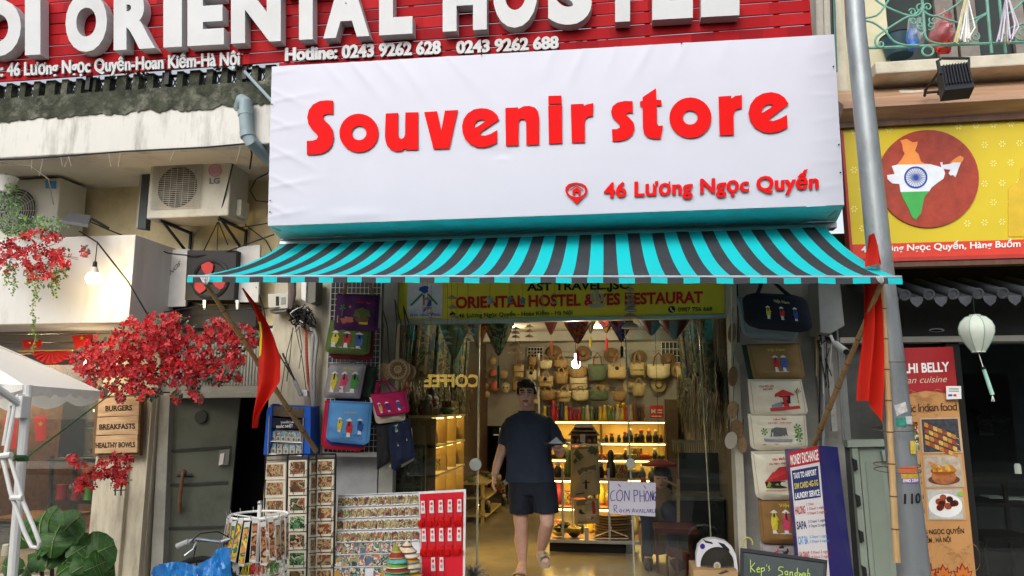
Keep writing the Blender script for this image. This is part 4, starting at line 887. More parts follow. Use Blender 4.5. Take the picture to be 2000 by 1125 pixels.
t=T('board_backing','dark backing behind the three wooden menu boards','frame',P(230,890,-.46))
g=MB();g.slab([(186,774),(276,770),(272,890),(180,892)],-.168,.05,wse);g.build('panel',t)
t=T('bracket','small black hook bracket under the lowest red blossom clump','bracket',P(232,955,-.3))
g=MB();g.tube([P(225,945,-.2),P(225,968,-.2)],.006,BR);g.tube([P(237,945,-.2),P(236,968,-.2)],.006,BR);g.tube([P(222,958,-.2),P(245,957,-.2)],.005,BR);g.build('hook',t)
# ---- market tent at the left edge
TN=T('market_tent','cream canvas market tent with scalloped edge and white frame at the left edge','tent',P(45,1125,-3.3))
cv=CLOTH('tent_canvas',(.90,.885,.82),.04,.03,dirt=(.8,.77,.68))
def tent_pt(px,py,Y):return P(px,py,Y)
A=P(47,752,-3.25);Bk=P(198,764,-1.85);C0=P(-330,742,-3.6);ap=P(-260,540,-2.4);D0=P(-260,800,-1.9)
def tri(mb,a,b,c,m,n=14,sagd=.05):
 vs,fs,idx=[],[],{}
 for i in range(n+1):
  for j in range(n+1-i):
   u,v=i/n,j/n;w=1-u-v;p=a*w+b*u+c*v;p.z-=sagd*(1-abs(w-.5)*2)*(1-max(0,(.5-min(u+v,.5))*0))*(4*u*v if False else 1)*math.sin(math.pi*min(1,w))*.9
   idx[i,j]=len(vs);vs.append(p)
 for i in range(n):
  for j in range(n-i):
   fs.append((idx[i,j],idx[i+1,j],idx[i,j+1]))
   if j<n-i-1:fs.append((idx[i+1,j],idx[i+1,j+1],idx[i,j+1]))
 mb.add(vs,fs,m,True)
g=MB();tri(g,ap,A,Bk,cv,sagd=.05);tri(g,ap,C0,A,cv,sagd=.06);tri(g,ap,Bk,D0,cv,sagd=.03);g.build('canopy',TN)
def scallop(mb,a,b,n,h,m):
 def f(u,v):p=a.lerp(b,u);p.z-=v*(h*.55+h*.45*abs(math.sin(math.pi*n*u)));p.y-=.01*math.sin(u*21);return p
 mb.grid(f,n*8,3,m)
g=MB();scallop(g,A,Bk,6,.052,cv);g.build('valance',TN)
g=MB();scallop(g,C0,A,5,.04,cv);g.build('valance',TN)
g=MB();scallop(g,D0,Bk,7,.09,cv);g.build('valance',TN)
wp=M('tent_frame_white',(.72,.72,.70),.4,.05)
g=MB();A2=A+Vector((.0,.02,0));foot=Vector((A2.x+.0,A2.y,.12));g.tube([A2+Vector((0,0,.0)),P(24,1125,-3.23)],.020,wp,10)
g.tube([P(24,1125,-3.23),P(20,1600,-3.23)],.020,wp,10);g.build('post',TN)
g=MB();g.obox(P(41,795,-3.26),(.024,0,0),(0,.025,0),(0,0,.05),wp);g.obox(P(33,783,-3.27),(.02,0,.012),(0,.02,0),(0,0,.02),wp);g.build('joint',TN,bevel=.004)
g=MB();g.tube([P(40,790,-3.27),P(-60,720,-3.5)],.016,wp,8);g.build('brace',TN)
g=MB();g.tube([P(30,790,-3.28),P(10,895,-3.3)],.010,wp,8);g.tube([P(22,790,-3.25),P(8,870,-3.25)],.010,wp,8);g.build('brace',TN)
g=MB();g.tube([P(4,890,-3.32),P(20,960,-3.33),P(48,1040,-3.33),P(62,1068,-3.33),P(74,1070,-3.33),P(77,1060,-3.33),P(66,1030,-3.33),P(45,980,-3.33),P(19,892,-3.32)],.0085,wp,8);g.build('brace',TN)
g=MB();g.tube([P(0,891,-3.33),P(22,888,-3.33)],.013,wp,8);g.tube([P(22,972,-3.34),P(44,972,-3.34)],.012,wp,8);g.build('joint',TN)
t=T('guy_rope','green rope tied from the white tent post up to the menu boards','rope',P(100,850,-2.5))
g=MB();rp_=M('rope_green',(.09,.20,.08),.8);g.tube([P(48,896,-3.3),P(100,858,-2.6),P(218,768,-1.2)],.006,rp_,6);g.build('rope',t)
g=MB();rg=random.Random(2)
for k in range(7):g.tube([P(28+3*k,898-k,-3.32),P(32+3*k,892,-3.36),P(36+3*k,899,-3.34)],.008,rp_,6)
g.build('knot',t)
# ---- fiddle-leaf plant bottom left
FP=T('fiddle_leaf_plant','potted plant with big glossy green leaves at the bottom left','plant',P(105,1200,-1.6))
lg=CLOTH('glossy_leaf',(.045,.125,.028),.2,.3,6,rough=.35,dirt=(.14,.28,.06))
def leafmesh():
 g=MB();n=8
 def f(u,v):
  w=math.sin(math.pi*min(1,u*.93+.03))**.7*(.30+.22*u);s=(v-.5)*2
  return Vector((s*w,-.10*math.sin(math.pi*u)+.06*abs(s)*(1+.6*math.sin(u*17)),u))
 g.grid(f,8,4,lg);g.tube([f(u,.5)+Vector((0,-.012,0))for u in(0,.25,.5,.75,.98)],.011,M('leaf_vein',(.22,.34,.10),.5),4)
 for u in(.3,.45,.6,.75,.88):
  for e_ in(0,1):g.tube([f(u,.5)+Vector((0,-.010,0)),f(min(1,u+.12),.5+(e_-.5)*.85)+Vector((0,-.008,0))],.005,M('leaf_vein',()),3)
 return g
rg=random.Random(12);first=None
for i,(px,py,ang,tilt,s)in enumerate(((60,1065,-50,10,.36),(80,1060,-20,35,.42),(100,1065,8,50,.44),(118,1060,38,10,.40),(70,1100,-70,40,.4),(150,1100,60,30,.42),(120,1105,20,62,.48),(90,1110,-12,62,.46),(60,1120,-62,60,.38),(155,1130,80,40,.36),(130,1090,50,50,.36),(100,1090,0,20,.36),(75,1085,-30,62,.4),(140,1120,45,70,.42),(110,1125,12,78,.42),(45,1110,-85,30,.3),(95,1040,20,5,.3),(165,1115,70,60,.28))):
 if first is None:
  g=leafmesh();first=bpy.data.meshes.new('leaf');first.from_pydata(g.v,[],g.f);[first.materials.append(q)for q in g.mats];first.polygons.foreach_set('material_index',g.m);first.polygons.foreach_set('use_smooth',[True]*len(first.polygons))
 o=bpy.data.objects.new('leaf',first);COL.objects.link(o);o.parent=FP
 o.location=P(px,py,-1.6-.012*i)-FP.location;o.scale=(s*.82,s*.85,s*.58);o.rotation_euler=(R(-tilt),R(ang),R(rg.uniform(-30,30)))
g=MB();b=P(105,1250,-1.6)
for px in(70,100,130):g.tube([b,P(105+(px-105)*.5,1150,-1.58),P(px,1060,-1.6)],.012,M('twig',()),6)
g.build('stem',FP)
g=MB();g.lathe((b.x,b.y,.12),[(.13,0),(.18,.3),(.19,.32),(.16,.32)],M('terracotta',()));g.build('pot',FP)
# ---- inside the cafe window
SHF=T('cafe_shelf','black metal shelf rack behind the cafe window','shelf',P(120,1125,.5))
g=MB();Y=.55
for px in(97,142,190):g.tube([P(px+5,890,Y),P(px-6,1180,Y)],.02,BLKMET,4);
g.build('post',SHF)
for py in(898,978,1040,1090):
 g=MB();bx(g,92,196,py,py+6,Y-.1,.4,BLKMET);g.build('shelf_board',SHF)
cupc=[M('cup_red',(.42,.02,.03),.35),M('cup_green',(.10,.32,.04),.35),M('cup_teal',(.10,.25,.28),.35)]
for i,(px,py,m,w)in enumerate(((120,976,0,10),(148,976,0,9),(172,976,1,8),(142,1038,2,12),(180,1038,0,8),(176,1088,0,9),(118,1038,2,7))):
 g=MB();c=P(px,py,Y);s=MPP(px,py,Y)*w
 g.lathe(c,[(s*1.05,0),(s*.95,s*.5),(s*.8,s*1.4),(s*1.0,s*2.6),(s*.9,s*2.6)],cupc[m],14)
 g.build('cup',None,['tall red cup, leftmost on the upper shelf in the cafe window','red cup beside the green one on the cafe shelf','bright green cup on the cafe shelf','pale teal bowl cup on the middle cafe shelf','red cup at the right end of the middle cafe shelf','red cup on the lowest cafe shelf','small teal cup at the left end of the middle cafe shelf'][i],'cup','cups on the cafe shelf')
CS=T('glass_case','glass display case of bread standing on the cafe shelf','display case',P(160,895,.4))
g=MB();bx(g,118,192,785,893,.35,.005,GLASS('case_glass',(.85,.92,.9),1.3));g.build('glass',CS)
g=MB()
for py in(785,838,892):bx(g,116,194,py,py+3,.36,.35,STEEL)
g.build('shelf_board',CS)
breadm=M('bread',(.38,.22,.09),.8,.3,12,bump=.5,bscale=30)
for i,(px,py)in enumerate(((135,836),(155,835),(175,836),(140,890),(160,890),(178,889))):
 g=MB();c=P(px,py-7,.5);g.ball(c,(.055,.04,.032),breadm);g.build('bread_loaf',None,'round loaf of bread on the %s shelf of the glass case, %s from the left'%(('upper','lower')[i//3],ORD[i%3]),'bread','loaves in the glass case')
for i,px in enumerate((150,163,184)):
 g=MB();c=P(px,790+6*i,.45);g.ball(c,.012,EM('case_lamp',(1,.9,.7),8),8,6);g.build('small_lamp',None,'tiny spot lamp in the top of the glass case, %s from the left'%ORD[i],'lamp','spot lamps in the glass case')
t=T('cafe_lamp','round warm lamp glowing under the parapet by the red blossoms','lamp',P(170,712,-.3))
g=MB();g.ball(P(170,712,-.3),.045,bulb,12,8);g.build('bulb',t)
lamp('cafe_lamp_light',P(170,712,-.4),4,r=.05)
lamp('cafe_light',(P(60,900,1).x,1.0,2.3),170,r=.15)
t=T('ceiling_lamp','ceiling lamp inside the cafe near the left edge','lamp',(P(60,900,1).x,1.0,2.55));g=MB();g.lathe((P(60,900,1).x,1.0,2.5),[(.12,0),(.12,.09)],EM('warm_panel',(1,.8,.5),4),16);g.build('lamp_shade',t)
for i,(px,py)in enumerate(((60,1010),(15,1090))):
 t=T('cafe_table',['small wooden table inside the cafe, back one','small wooden table inside the cafe, front one'][i],'table',P(px,py,1.2-.5*i),'cafe tables')
 c=P(px,py,1.2-.5*i)
 g=MB();g.box(c.x-.5,c.x+.5,c.y-.3,c.y+.3,c.z,c.z+.03,WOOD('table_wood',(.16,.08,.04),(.26,.14,.07)));g.build('tabletop',t)
 for a in(-.42,.42):
  g=MB();g.box(c.x+a-.02,c.x+a+.02,c.y-.02,c.y+.02,.14,c.z-.001,BLKMET);g.build('leg',t)
g=MB();c=P(10,1085,-.0+.6);g.lathe(c,[(.035,0),(.035,.1),(.025,.11)],WHITE);g.build('cup',None,'white takeaway cup on the front cafe table','cup')
for i,pts in enumerate(([(318,610,-.3),(380,600,-.35),(450,606,-.35),(560,600,-.2)],[(500,560,-.2),(515,600,-.15),(522,650,-.12),(518,720,-.1)],[(540,330,-.4),(500,350,-.05),(488,372,-.03),(500,392,-.03),(526,395,-.3)],[(470,410,-.1),(480,440,-.06),(520,470,-.06),(545,520,-.1)],[(0,318,-1.0),(60,325,-1.0),(95,350,-1.0),(105,400,-.95)])):
 g=MB();pp=[P(*p)for p in pts];g.tube(pp,.005,CABLE if i!=4 else M('twig',()),5)
 g.build('slack_cable',None,['black cable draped over the black ledge under the red fan','black cable down the edge of the pier left of the meter box','coiled black cable on the ochre wall beside the banner','black cable running down from the ochre wall behind the awning','dry brown stem drooping beside the left air conditioner'][i],'cable' if i!=4 else 'stem')
 # ================================================================== GOODS AND STREET THINGS
def cushion(mb,quad,Y,th,m,rb=.12,rt=.0,nx=16,ny=16,wr=.004,seed=0,fold=0):
 q=Q(*quad,Y);ex=(seed*7.3)%19
 def s(u,v,off=0.0):
  uu=u-.5
  if rb and v>1-rb:k=(v-1+rb)/rb;uu*=1-2*rb*.8*(1-math.sqrt(max(0,1-k*k)))
  if rt and v<rt:k=(rt-v)/rt;uu*=1-2*rt*.8*(1-math.sqrt(max(0,1-k*k)))
  e=(1-abs(2*u-1)**5)*(1-abs(2*v-1)**7)
  w=wr*noise.noise((u*4+ex,v*3,ex))+wr*.5*noise.noise((u*2+v*5+ex,v*9-u*3,ex*2))
  if fold:w+=fold*math.sin(u*13+ex)*(v**1.2)
  return q(uu+.5,v+.012*noise.noise((u*2+ex,3,ex))*(1 if v>.9 else 0),th*(.25+.75*e)+w*e*2+off)
 mb.grid(lambda u,v:s(u,v),nx,ny,m)
 mb.grid(lambda u,v:q((s_x(u,v,rb,rt)),v,-.0),6,6,m)
 ring=[(i/nx,0)for i in range(nx+1)]+[(1,j/ny)for j in range(1,ny+1)]+[(1-i/nx,1)for i in range(1,nx+1)]+[(0,1-j/ny)for j in range(1,ny)]
 a=[s(u,v)for u,v in ring];b=[q(s_x(u,v,rb,rt),v,0)for u,v in ring];n=len(ring)
 mb.add(a+b,[(i,(i+1)%n,n+(i+1)%n,n+i)for i in range(n)],m)
 return s
def s_x(u,v,rb,rt):
 uu=u-.5
 if rb and v>1-rb:k=(v-1+rb)/rb;uu*=1-2*rb*.8*(1-math.sqrt(max(0,1-k*k)))
 if rt and v<rt:k=(rt-v)/rt;uu*=1-2*rt*.8*(1-math.sqrt(max(0,1-k*k)))
 return uu+.5
c_=lambda n,c:M('thread_'+n,c,.6,.15,60)
THY,THR,THB,THW,THG,THK,THP=c_('yellow',(.60,.50,.04)),c_('red',(.50,.03,.03)),c_('blue',(.05,.12,.42)),c_('white',(.66,.66,.62)),c_('green',(.06,.25,.05)),c_('black',(.012,.012,.012)),c_('pink',(.60,.05,.12))
def lady(mb,s,u,v,h,col,asp=1.0,lean=0.0):
 """embroidered lady in a long dress and conical hat; h in v units, asp = v-per-u scale"""
 w=h*asp
 def pt(a,b):return(u+(a+lean*b)*w,v+b*h)
 mb.spoly(s,[pt(-.10,.10),pt(.10,.10),pt(.13,.30),pt(.20,.55),pt(.12,.85),pt(-.12,.85),pt(-.18,.55),pt(-.14,.30)],col,.004)
 mb.spoly(s,[pt(-.11,.70),pt(.06,.70),pt(.10,1.0),pt(-.12,1.0)],THW,.005)
 mb.spoly(s,[pt(-.045,.06),pt(.05,.06),pt(.05,.38),pt(-.03,.38)],THK,.0055)
 mb.spoly(s,[pt(-.20,.09),pt(-.10,.01),pt(0,-.05),pt(.10,.01),pt(.20,.09),pt(0,.12)],THW,.006)
 mb.spoly(s,[pt(.13,.20),pt(.26,.42),pt(.20,.45),pt(.08,.30)],col,.0045)
def bike(mb,s,u,v,h,asp,m):
 for k in(-.5,.5):
  pts=[(u+k*h*asp+.30*h*asp*math.cos(R(a)),v+.3*h*math.sin(R(a)))for a in range(0,361,30)]
  for a,b in zip(pts,pts[1:]):mb.spoly(s,[a,b,(b[0],b[1]+.05*h),(a[0],a[1]+.05*h)],m,.004)
 for a,b in(((-.5,0),(-.1,-.4)),((-.1,-.4),(.35,-.4)),((.35,-.4),(.5,0)),((-.1,-.4),(.05,0)),((.05,0),(.35,-.4))):
  mb.spoly(s,[(u+a[0]*h*asp,v+a[1]*h),(u+b[0]*h*asp,v+b[1]*h),(u+(b[0]+.05)*h*asp,v+(b[1]+.04)*h),(u+(a[0]+.05)*h*asp,v+(a[1]+.04)*h)],m,.004)
def fabric(name,col,v=.08):return M('cloth_'+name,col,.88,v,4,bump=.35,bscale=220)
# ---- wire grid with bags
YG=-.28
GR=T('wire_grid','white wire grid panel on the pier hung with embroidered bags','display grid',(P(690,900,YG).x,YG,P(690,900,YG).z))
wm=M('wire_white',(.60,.60,.58),.4)
g=MB();s=Q((648,540),(745,540),(738,884),(632,884),YG)
for k in range(13):g.tube([s(k/12,0),s(k/12,1)],.0028 if k%12 else .006,wm,5)
for k in range(31):g.tube([s(0,k/30,.004),s(1,k/30,.004)],.0028 if k%30 else .006,wm,5)
g.build('wires',GR,kind='stuff')
g=MB();bx(g,640,745,540,890,-.045,.04,M('dark_back',(.05,.05,.05),.8));g.build('backboard',GR)
g=MB();bx(g,632,742,884,892,-.32,.05,STEEL);g.build('hook_rail',GR)
g=MB();g.slab([(655,893),(738,893),(735,1000),(655,1000)],-.1,.03,M('grey_board',(.34,.35,.36),.6,.15));g.build('grey_board',None,'plain grey board behind the magnet rack under the wire grid','board')
g=MB();bx(g,742,769,540,1150,-.12,.1,M('post_grey',(.30,.30,.27),.6,.15,dirt=(.12,.11,.1)));g.build('door_post',HB)
def hem(m):
 k=[n for n in m.node_tree.nodes if n.type=='MIX'][0].inputs[6].default_value
 return M(m.name+'_hem',(k[0]*.62,k[1]*.62,k[2]*.62),.9,.1,bump=.3,bscale=200)
def bag(label,quad,Y,th,m,fn=None,rb=.12,group=None,seed=0,straps=None,sm=None,name='tote_bag',cat='bag',wr=.010):
 pb=P((quad[2][0]+quad[3][0])/2,max(quad[2][1],quad[3][1]),Y if not isinstance(Y,tuple)else Y[0])
 t=T(name,label,cat,pb,group);g=MB();s=cushion(g,quad,Y,th,m,rb=rb,seed=seed,wr=wr)
 hm=hem(m)
 for a in([(.0,.012),(1,.012),(1,.05),(0,.05)],[(.03,.05),(.042,.05),(.06,.9),(.048,.9)],[(.958,.05),(.97,.05),(.952,.9),(.94,.9)]):g.grid(lambda u,v:s((a[0][0]*(1-u)+a[1][0]*u)*(1-v)+(a[3][0]*(1-u)+a[2][0]*u)*v,(a[0][1]*(1-u)+a[1][1]*u)*(1-v)+(a[3][1]*(1-u)+a[2][1]*u)*v,.0018),8,8,hm)
 g.build('body',t)
 if straps:
  g=MB()
  for pts in straps:g.tube([P(a,b,(Y if not isinstance(Y,tuple)else Y[0])-.5*th-d)for a,b,d in pts],(.016,.004),sm or m,6,flat=(0,-1,0)if False else None)
  g.build('handle',t)
 if fn:g=MB();fn(g,s);g.build('embroidery',t)
 return t
GB='bags hung on the left wire grid'
def f1(g,s):
 for a,b in((.08,.86),):g.spoly(s,[(.10,.62),(.40,.66),(.80,.72),(.80,.84),(.10,.80)],THY)
 g.spoly(s,[(.46,.62),(.52,.45),(.66,.38),(.82,.46),(.86,.62),(.66,.68)],M('thread_olive',(.10,.12,.03),.7,.5,90),.005);g.spoly(s,[(.5,.66),(.84,.66),(.78,.78),(.56,.78)],c_('brown',(.16,.07,.03)),.006)
 g.spoly(s,[(.18,.70),(.44,.64),(.50,.78),(.24,.84)],M('thread_coral',(.5,.12,.08),.7,.3,60),.006)
 for k in range(5):a=k*1.25;g.spoly(s,[(.20,.40),(.20+.07*math.cos(a),.40+.09*math.sin(a)),(.20+.07*math.cos(a+.5),.40+.09*math.sin(a+.5))],THG,.005)
 g.spoly(s,[(.195,.4),(.21,.4),(.21,.62),(.195,.62)],THG,.004);g.spoly(s,ell(.38,.37,.03,.04,10),M('thread_coral',()),.005)
 text(g,s,'Hội An',.54,.27,.84,.27,.06,THR,.02,0,.005)
bag('purple tote bag with a yellow beach picture, topmost on the wire grid',((660,573),(742,577),(738,647),(652,645)),YG-.14,.05,fabric('purple',(.07,.018,.09)),f1,.06,GB,1,[[(672,575,0),(678,548,.01),(690,520,0)],[(728,576,0),(722,552,.01),(712,522,0)]],WOOD('cord',(.3,.2,.1),(.4,.28,.15)))
bag('cream tote bag peeking out behind the purple bag',((670,580),(746,580),(741,642),(662,640)),YG-.08,.03,fabric('cream',(.5,.46,.38)),None,.06,GB,2)
def ladies(cols,us,v=.3,h=.5,asp=.95,ttl=None,tm=None):
 def f(g,s):
  for u,c in zip(us,cols):lady(g,s,u,v,h,c,asp)
  if ttl:text(g,s,ttl[0],ttl[1],ttl[2],ttl[3],ttl[2],.07,tm or THY,.02,0,.005)
  for k in range(5):u=us[0]+(us[-1]-us[0])*k/4;g.spoly(s,[(u-.06,v+h*1.0),(u+.05,v+h*.97),(u+.07,v+h*1.02)],THW,.0035)
 return f
bag('olive green bag with three embroidered ladies, second on the wire grid',((646,625),(726,634),(722,695),(634,690)),YG-.10,.05,fabric('olive',(.11,.17,.05)),ladies((THY,THR,THB),(.22,.50,.78),.32,.48),.18,GB,3)
bag('dark red bag tucked behind the olive green bag',((660,640),(732,640),(729,705),(642,700)),YG-.06,.04,fabric('maroon',(.16,.015,.02)),None,.18,GB,4)
bag('light grey bag with yellow, pink and green ladies, third on the wire grid',((645,710),(716,712),(704,779),(632,777)),YG-.13,.05,fabric('grey',(.30,.28,.30)),ladies((THY,THP,THG),(.25,.52,.80),.25,.58,.9,('Việt Nam',.42,.17,.72)),.03,GB,5)
bag('dark plum bag behind the light grey bag',((660,712),(722,712),(712,784),(655,783)),YG-.07,.05,fabric('plum',(.07,.02,.05)),None,.03,GB,6)
bag('green-black bag at the back beside the light grey bag',((700,716),(738,716),(730,782),(700,782)),YG-.04,.05,fabric('darkgreen',(.03,.05,.035)),None,.06,GB,7)
def f2(g,s):
 lady(g,s,.34,.40,.34,THY,.95);lady(g,s,.56,.42,.42,THR,.95);lady(g,s,.80,.40,.36,c_('deepblue',(.03,.08,.3)),.95);bike(g,s,.50,.82,.16,.9,c_('deepblue',()));bike(g,s,.74,.82,.16,.9,c_('deepblue',()));text(g,s,'Việt Nam',.42,.30,.72,.27,.05,c_('pale',(.45,.42,.2)),.02,0,.005)
bag('sky blue bag with three ladies and bicycles, lowest on the wire grid',((646,782),(728,786),(722,870),(637,862)),YG-.16,.06,fabric('skyblue',(.10,.30,.62)),f2,.16,GB,8)
bag('royal blue bag behind the sky blue one',((642,790),(724,790),(716,874),(637,868)),YG-.11,.04,fabric('royal',(.05,.04,.30)),None,.16,GB,9)
bag('bright red bag at the back of the lowest stack of bags',((636,782),(724,790),(712,882),(626,876)),YG-.07,.04,fabric('brightred',(.52,.02,.05)),None,.16,GB,10)
YD=-.35
def f3(g,s):
 for u,c in((.22,c_('peach',(.6,.35,.15))),(.45,c_('violet',(.15,.03,.2))),(.76,c_('deepblue',()))):lady(g,s,u,.42,.42,c,.75)
bag('small crimson handbag with looped handles and three ladies',((724,770),(792,762),(801,806),(738,816)),YD-.12,.05,fabric('crimson',(.45,.015,.10)),f3,.12,None,11,[[(735,769,0),(738,750,.02),(748,738,.02),(765,752,.02),(778,765,0)],[(742,770,-.03),(737,748,-.03),(752,744,-.03),(764,766,-.03)]],name='handbag')
bag('cream handbag behind the crimson one',((722,776),(788,776),(792,822),(736,828)),YD-.06,.04,CREAM,None,.1,None,12,name='handbag')
bag('black handbag at the back behind the crimson one',((718,776),(780,776),(786,828),(730,834)),YD,.04,fabric('black',(.015,.015,.017)),None,.1,None,13,name='handbag')
nv2=fabric('navyblack',(.008,.012,.035))
def f4(g,s):g.spoly(s,[(.30,.06),(.74,.04),(.80,.52),(.38,.56)],PRINT('photo_bamboo',[(.02,.05,.03),(.10,.20,.08),(.3,.38,.38),(.06,.12,.06),(.35,.4,.42)],16),.004)
bag('navy cloth bag with a green and white forest photo print',((757,830),(800,818),(812,892),(765,918)),YD-.14,.03,nv2,f4,.02,None,14)
bag('plain black cloth bag left of the navy photo bag',((735,832),(760,830),(765,900),(737,918)),YD-.08,.03,fabric('black',()),None,.02,None,15)
for i,(a,b)in enumerate(((758,905),(768,912),(782,905))):
 g=MB();g.slab([(a-6,840),(a+22,836),(a+26,b-6),(a+2,b+8)],YD-.05-.02*i,.012,CREAM if i!=1 else nv2);g.build('cloth_bag',None,['cream cloth bag edge below the black bag','dark cloth bag between two cream ones','cream cloth bag edge under the navy photo bag'][i],'bag')
 # round rattan bags and hanging straps
rat=WOOD('rattan',(.22,.13,.06),(.42,.28,.14),20,(1,1,1),.7)
for i,(px,py,r)in enumerate(((779,722,21),(752,726,18),(796,726,15))):
 Yq=-.30+.06*i;c=P(px,py,Yq);rr=MPP(px,py,Yq)*r
 t=T('rattan_bag',['round woven rattan bag with a star rosette','brown rattan bag half hidden left of the round rosette bag','small rattan bag at the right behind the rosette bag'][i],'bag',c,'rattan bags by the door post')
 g=MB();g.lathe(c+Vector((0,.04,0)),[(rr*.9,0),(rr,.012),(rr,.05),(rr*.9,.062)],rat,24,axis=(0,-1,0));g.build('body',t)
 if i==0:
  g=MB()
  for q in range(16):
   a=q*math.pi/8;d=Vector((math.cos(a),0,math.sin(a)));e=Vector((-d.z,0,d.x));o_=c+Vector((0,-.026,0))
   g.add([o_+d*rr*.35,o_+d*rr*.52+e*rr*.08,o_+d*rr*.74,o_+d*rr*.52-e*rr*.08],[(0,1,2,3)],M('rattan_dark',(.10,.045,.02),.7))
  for k in(.3,.8):g.tube([o_+Vector((math.cos(R(a)),0,math.sin(R(a))))*rr*k for a in range(0,361,24)],.004,M('rattan_pale',(.5,.36,.2),.7),5,cap=False)
  g.build('rosette',t)
 g=MB();
 for d in(-.5,.6):g.tube([P(px+d*r*.8,py-r*.8,Yq),P(px+d*7,py-90,Yq),P(px-8,585+6*i,Yq)],.006,M('leather_strap',(.10,.07,.045),.6),5)
 g.build('strap',t)
 # ---- cigarette cabinet (blue rack)
CB=T('cigarette_cabinet','blue framed cabinet of small cigarette packs mounted on the pier','cabinet',P(560,893,-.4))
blu=M('cabinet_blue',(.015,.10,.50),.35,.1)
g=MB();g.slab([(528,790),(604,793),(605,892),(514,888)],-.32,.22,blu);g.slab([(514,888),(521,800),(532,788),(528,870),(522,888)],-.46,.14,blu);g.slab([(594,793),(607,795),(606,892),(590,892)],-.46,.14,blu);g.build('casing',CB,bevel=.004)
g=MB();g.slab([(533,793),(594,797),(592,816),(530,812)],-.44,.1,M('header_dark',(.10,.075,.05),.4,.4,14));g.slab([(530,816),(592,820),(591,838),(528,835)],-.45,.1,M('header_navy',(.012,.015,.03),.35));g.slab([(528,838),(590,841),(588,892),(524,888)],-.40,.06,M('cabinet_white',(.35,.36,.36),.5));g.build('front_panel',CB)
g=MB();s_=PX(-.45);text(g,s_,'KHẮC NHỆT',540,836,572,834,5,WHITE,.03,0,.001);text(g,s_,'THUỐC LÁ',548,827,574,826,3.5,WHITE,.02,0,.001);g.build('lettering',CB)
g=MB();g.tube([P(526,812,-.47),P(523,888,-.47)],.006,STEEL);g.tube([P(593,816,-.47),P(590,890,-.47)],.006,STEEL);g.tube([P(529,862,-.46),P(591,865,-.46)],.004,STEEL);g.tube([P(524,887,-.46),P(590,890,-.46)],.006,STEEL);g.build('rail',CB)
pk1=PRINT('pack_print',[(.35,.5,.55),(.12,.22,.3),(.5,.52,.5),(.05,.06,.08),(.4,.38,.3)],30)
first=None
for r_ in range(2):
 for c in range(6-r_):
  px0=529+c*(10.1 if r_==0 else 12.2)+(0 if r_==0 else 0);y0=842+24*r_+.05*(px0-529)
  if first is None or True:
   g=MB();w=9 if r_==0 else 10.5
   g.slab([(px0,y0),(px0+w,y0+.4),(px0+w-.3,y0+9),(px0-.3,y0+8.6)],-.43,.02,pk1);g.slab([(px0-.3,y0+9),(px0+w-.3,y0+9.4),(px0+w-.6,y0+20),(px0-.6,y0+19.6)],-.432,.022,M('pack_white',(.45,.43,.38),.5,.1))
   g.spoly(PX(-.4325),ell(px0+w*.5-.3,y0+14.5,2.4,3,10),M('pack_dark',(.12,.11,.1),.5),.001)
   g.build('cigarette_pack',None,'small cigarette pack, %s from the left, %s row of the blue cabinet'%(ORD[c],('upper','lower')[r_]),'cigarette pack','packs in the blue cabinet')
   # ---- postcard racks
cards=PRINT('postcard_picture',[(.07,.04,.02),(.22,.11,.05),(.20,.02,.015),(.40,.32,.20),(.02,.02,.018),(.05,.08,.03),(.15,.08,.03)],15,detail=4)
cards2=PRINT('postcard_sepia',[(.34,.24,.12),(.12,.06,.03),(.40,.29,.15),(.20,.05,.02),(.07,.05,.03),(.30,.20,.10)],15,detail=4)
cardg=PRINT('postcard_green',[(.03,.10,.03),(.08,.22,.08),(.02,.03,.02),(.35,.38,.25),(.05,.14,.05)],20)
cb=M('card_cream',(.56,.52,.42),.7,.05)
RK=T('postcard_rack','tall black wire rack full of framed picture cards beside the low round rack','rack',P(590,1200,-.9))
kx=[]
cols_=[((519,900),(562,905),-.80,-.98),((564,898),(602,896),-1.0,-1.0),((603,899),(618,898),-.99,-.88),((619,897),(655,895),-.88,-.90)]
for ci,(a,b,ya,yb)in enumerate(cols_):
 x0,x1=a[0]+1.2,b[0]-1.2
 for r_ in range(8):
  y0=a[1]+1+r_*(35.5 if ci<2 else 30.5)+(3 if ci==0 else 0);h=32.5 if ci<2 else 27.5
  if y0>1135:continue
  sl=-1.0*r_
  q=Q((x0+sl*.3,y0),(x1+sl*.3,y0-1),(x1+sl*.3-.5,y0+h-1),(x0+sl*.3-.5,y0+h),(ya,yb,yb-.01,ya-.01))
  g=MB();g.splate(q,[(0,0),(1,0),(1,1),(0,1)],.012,cb)
  pm=cardg if(ci==1 and r_ in(3,5))else(cards if ci==1 else cards2)
  g.add([q(.10,.10,.0135),q(.90,.10,.0135),q(.90,.84,.0135),q(.10,.84,.0135)],[(0,1,2,3)],pm)
  g.build('picture_card',None,'framed picture card, %s from the top in the tall rack\'s %s column'%(ORD[r_],('leftmost','wide middle','narrow','rightmost')[ci]),'postcard','picture cards in the tall rack')
g=MB()
for px,yy in((519,-.82),(562,-1.0),(603,-1.02),(618,-.9),(656,-.92)):g.tube([P(px,888,yy),P(px-5,1180,yy)],.007,CABLE,6)
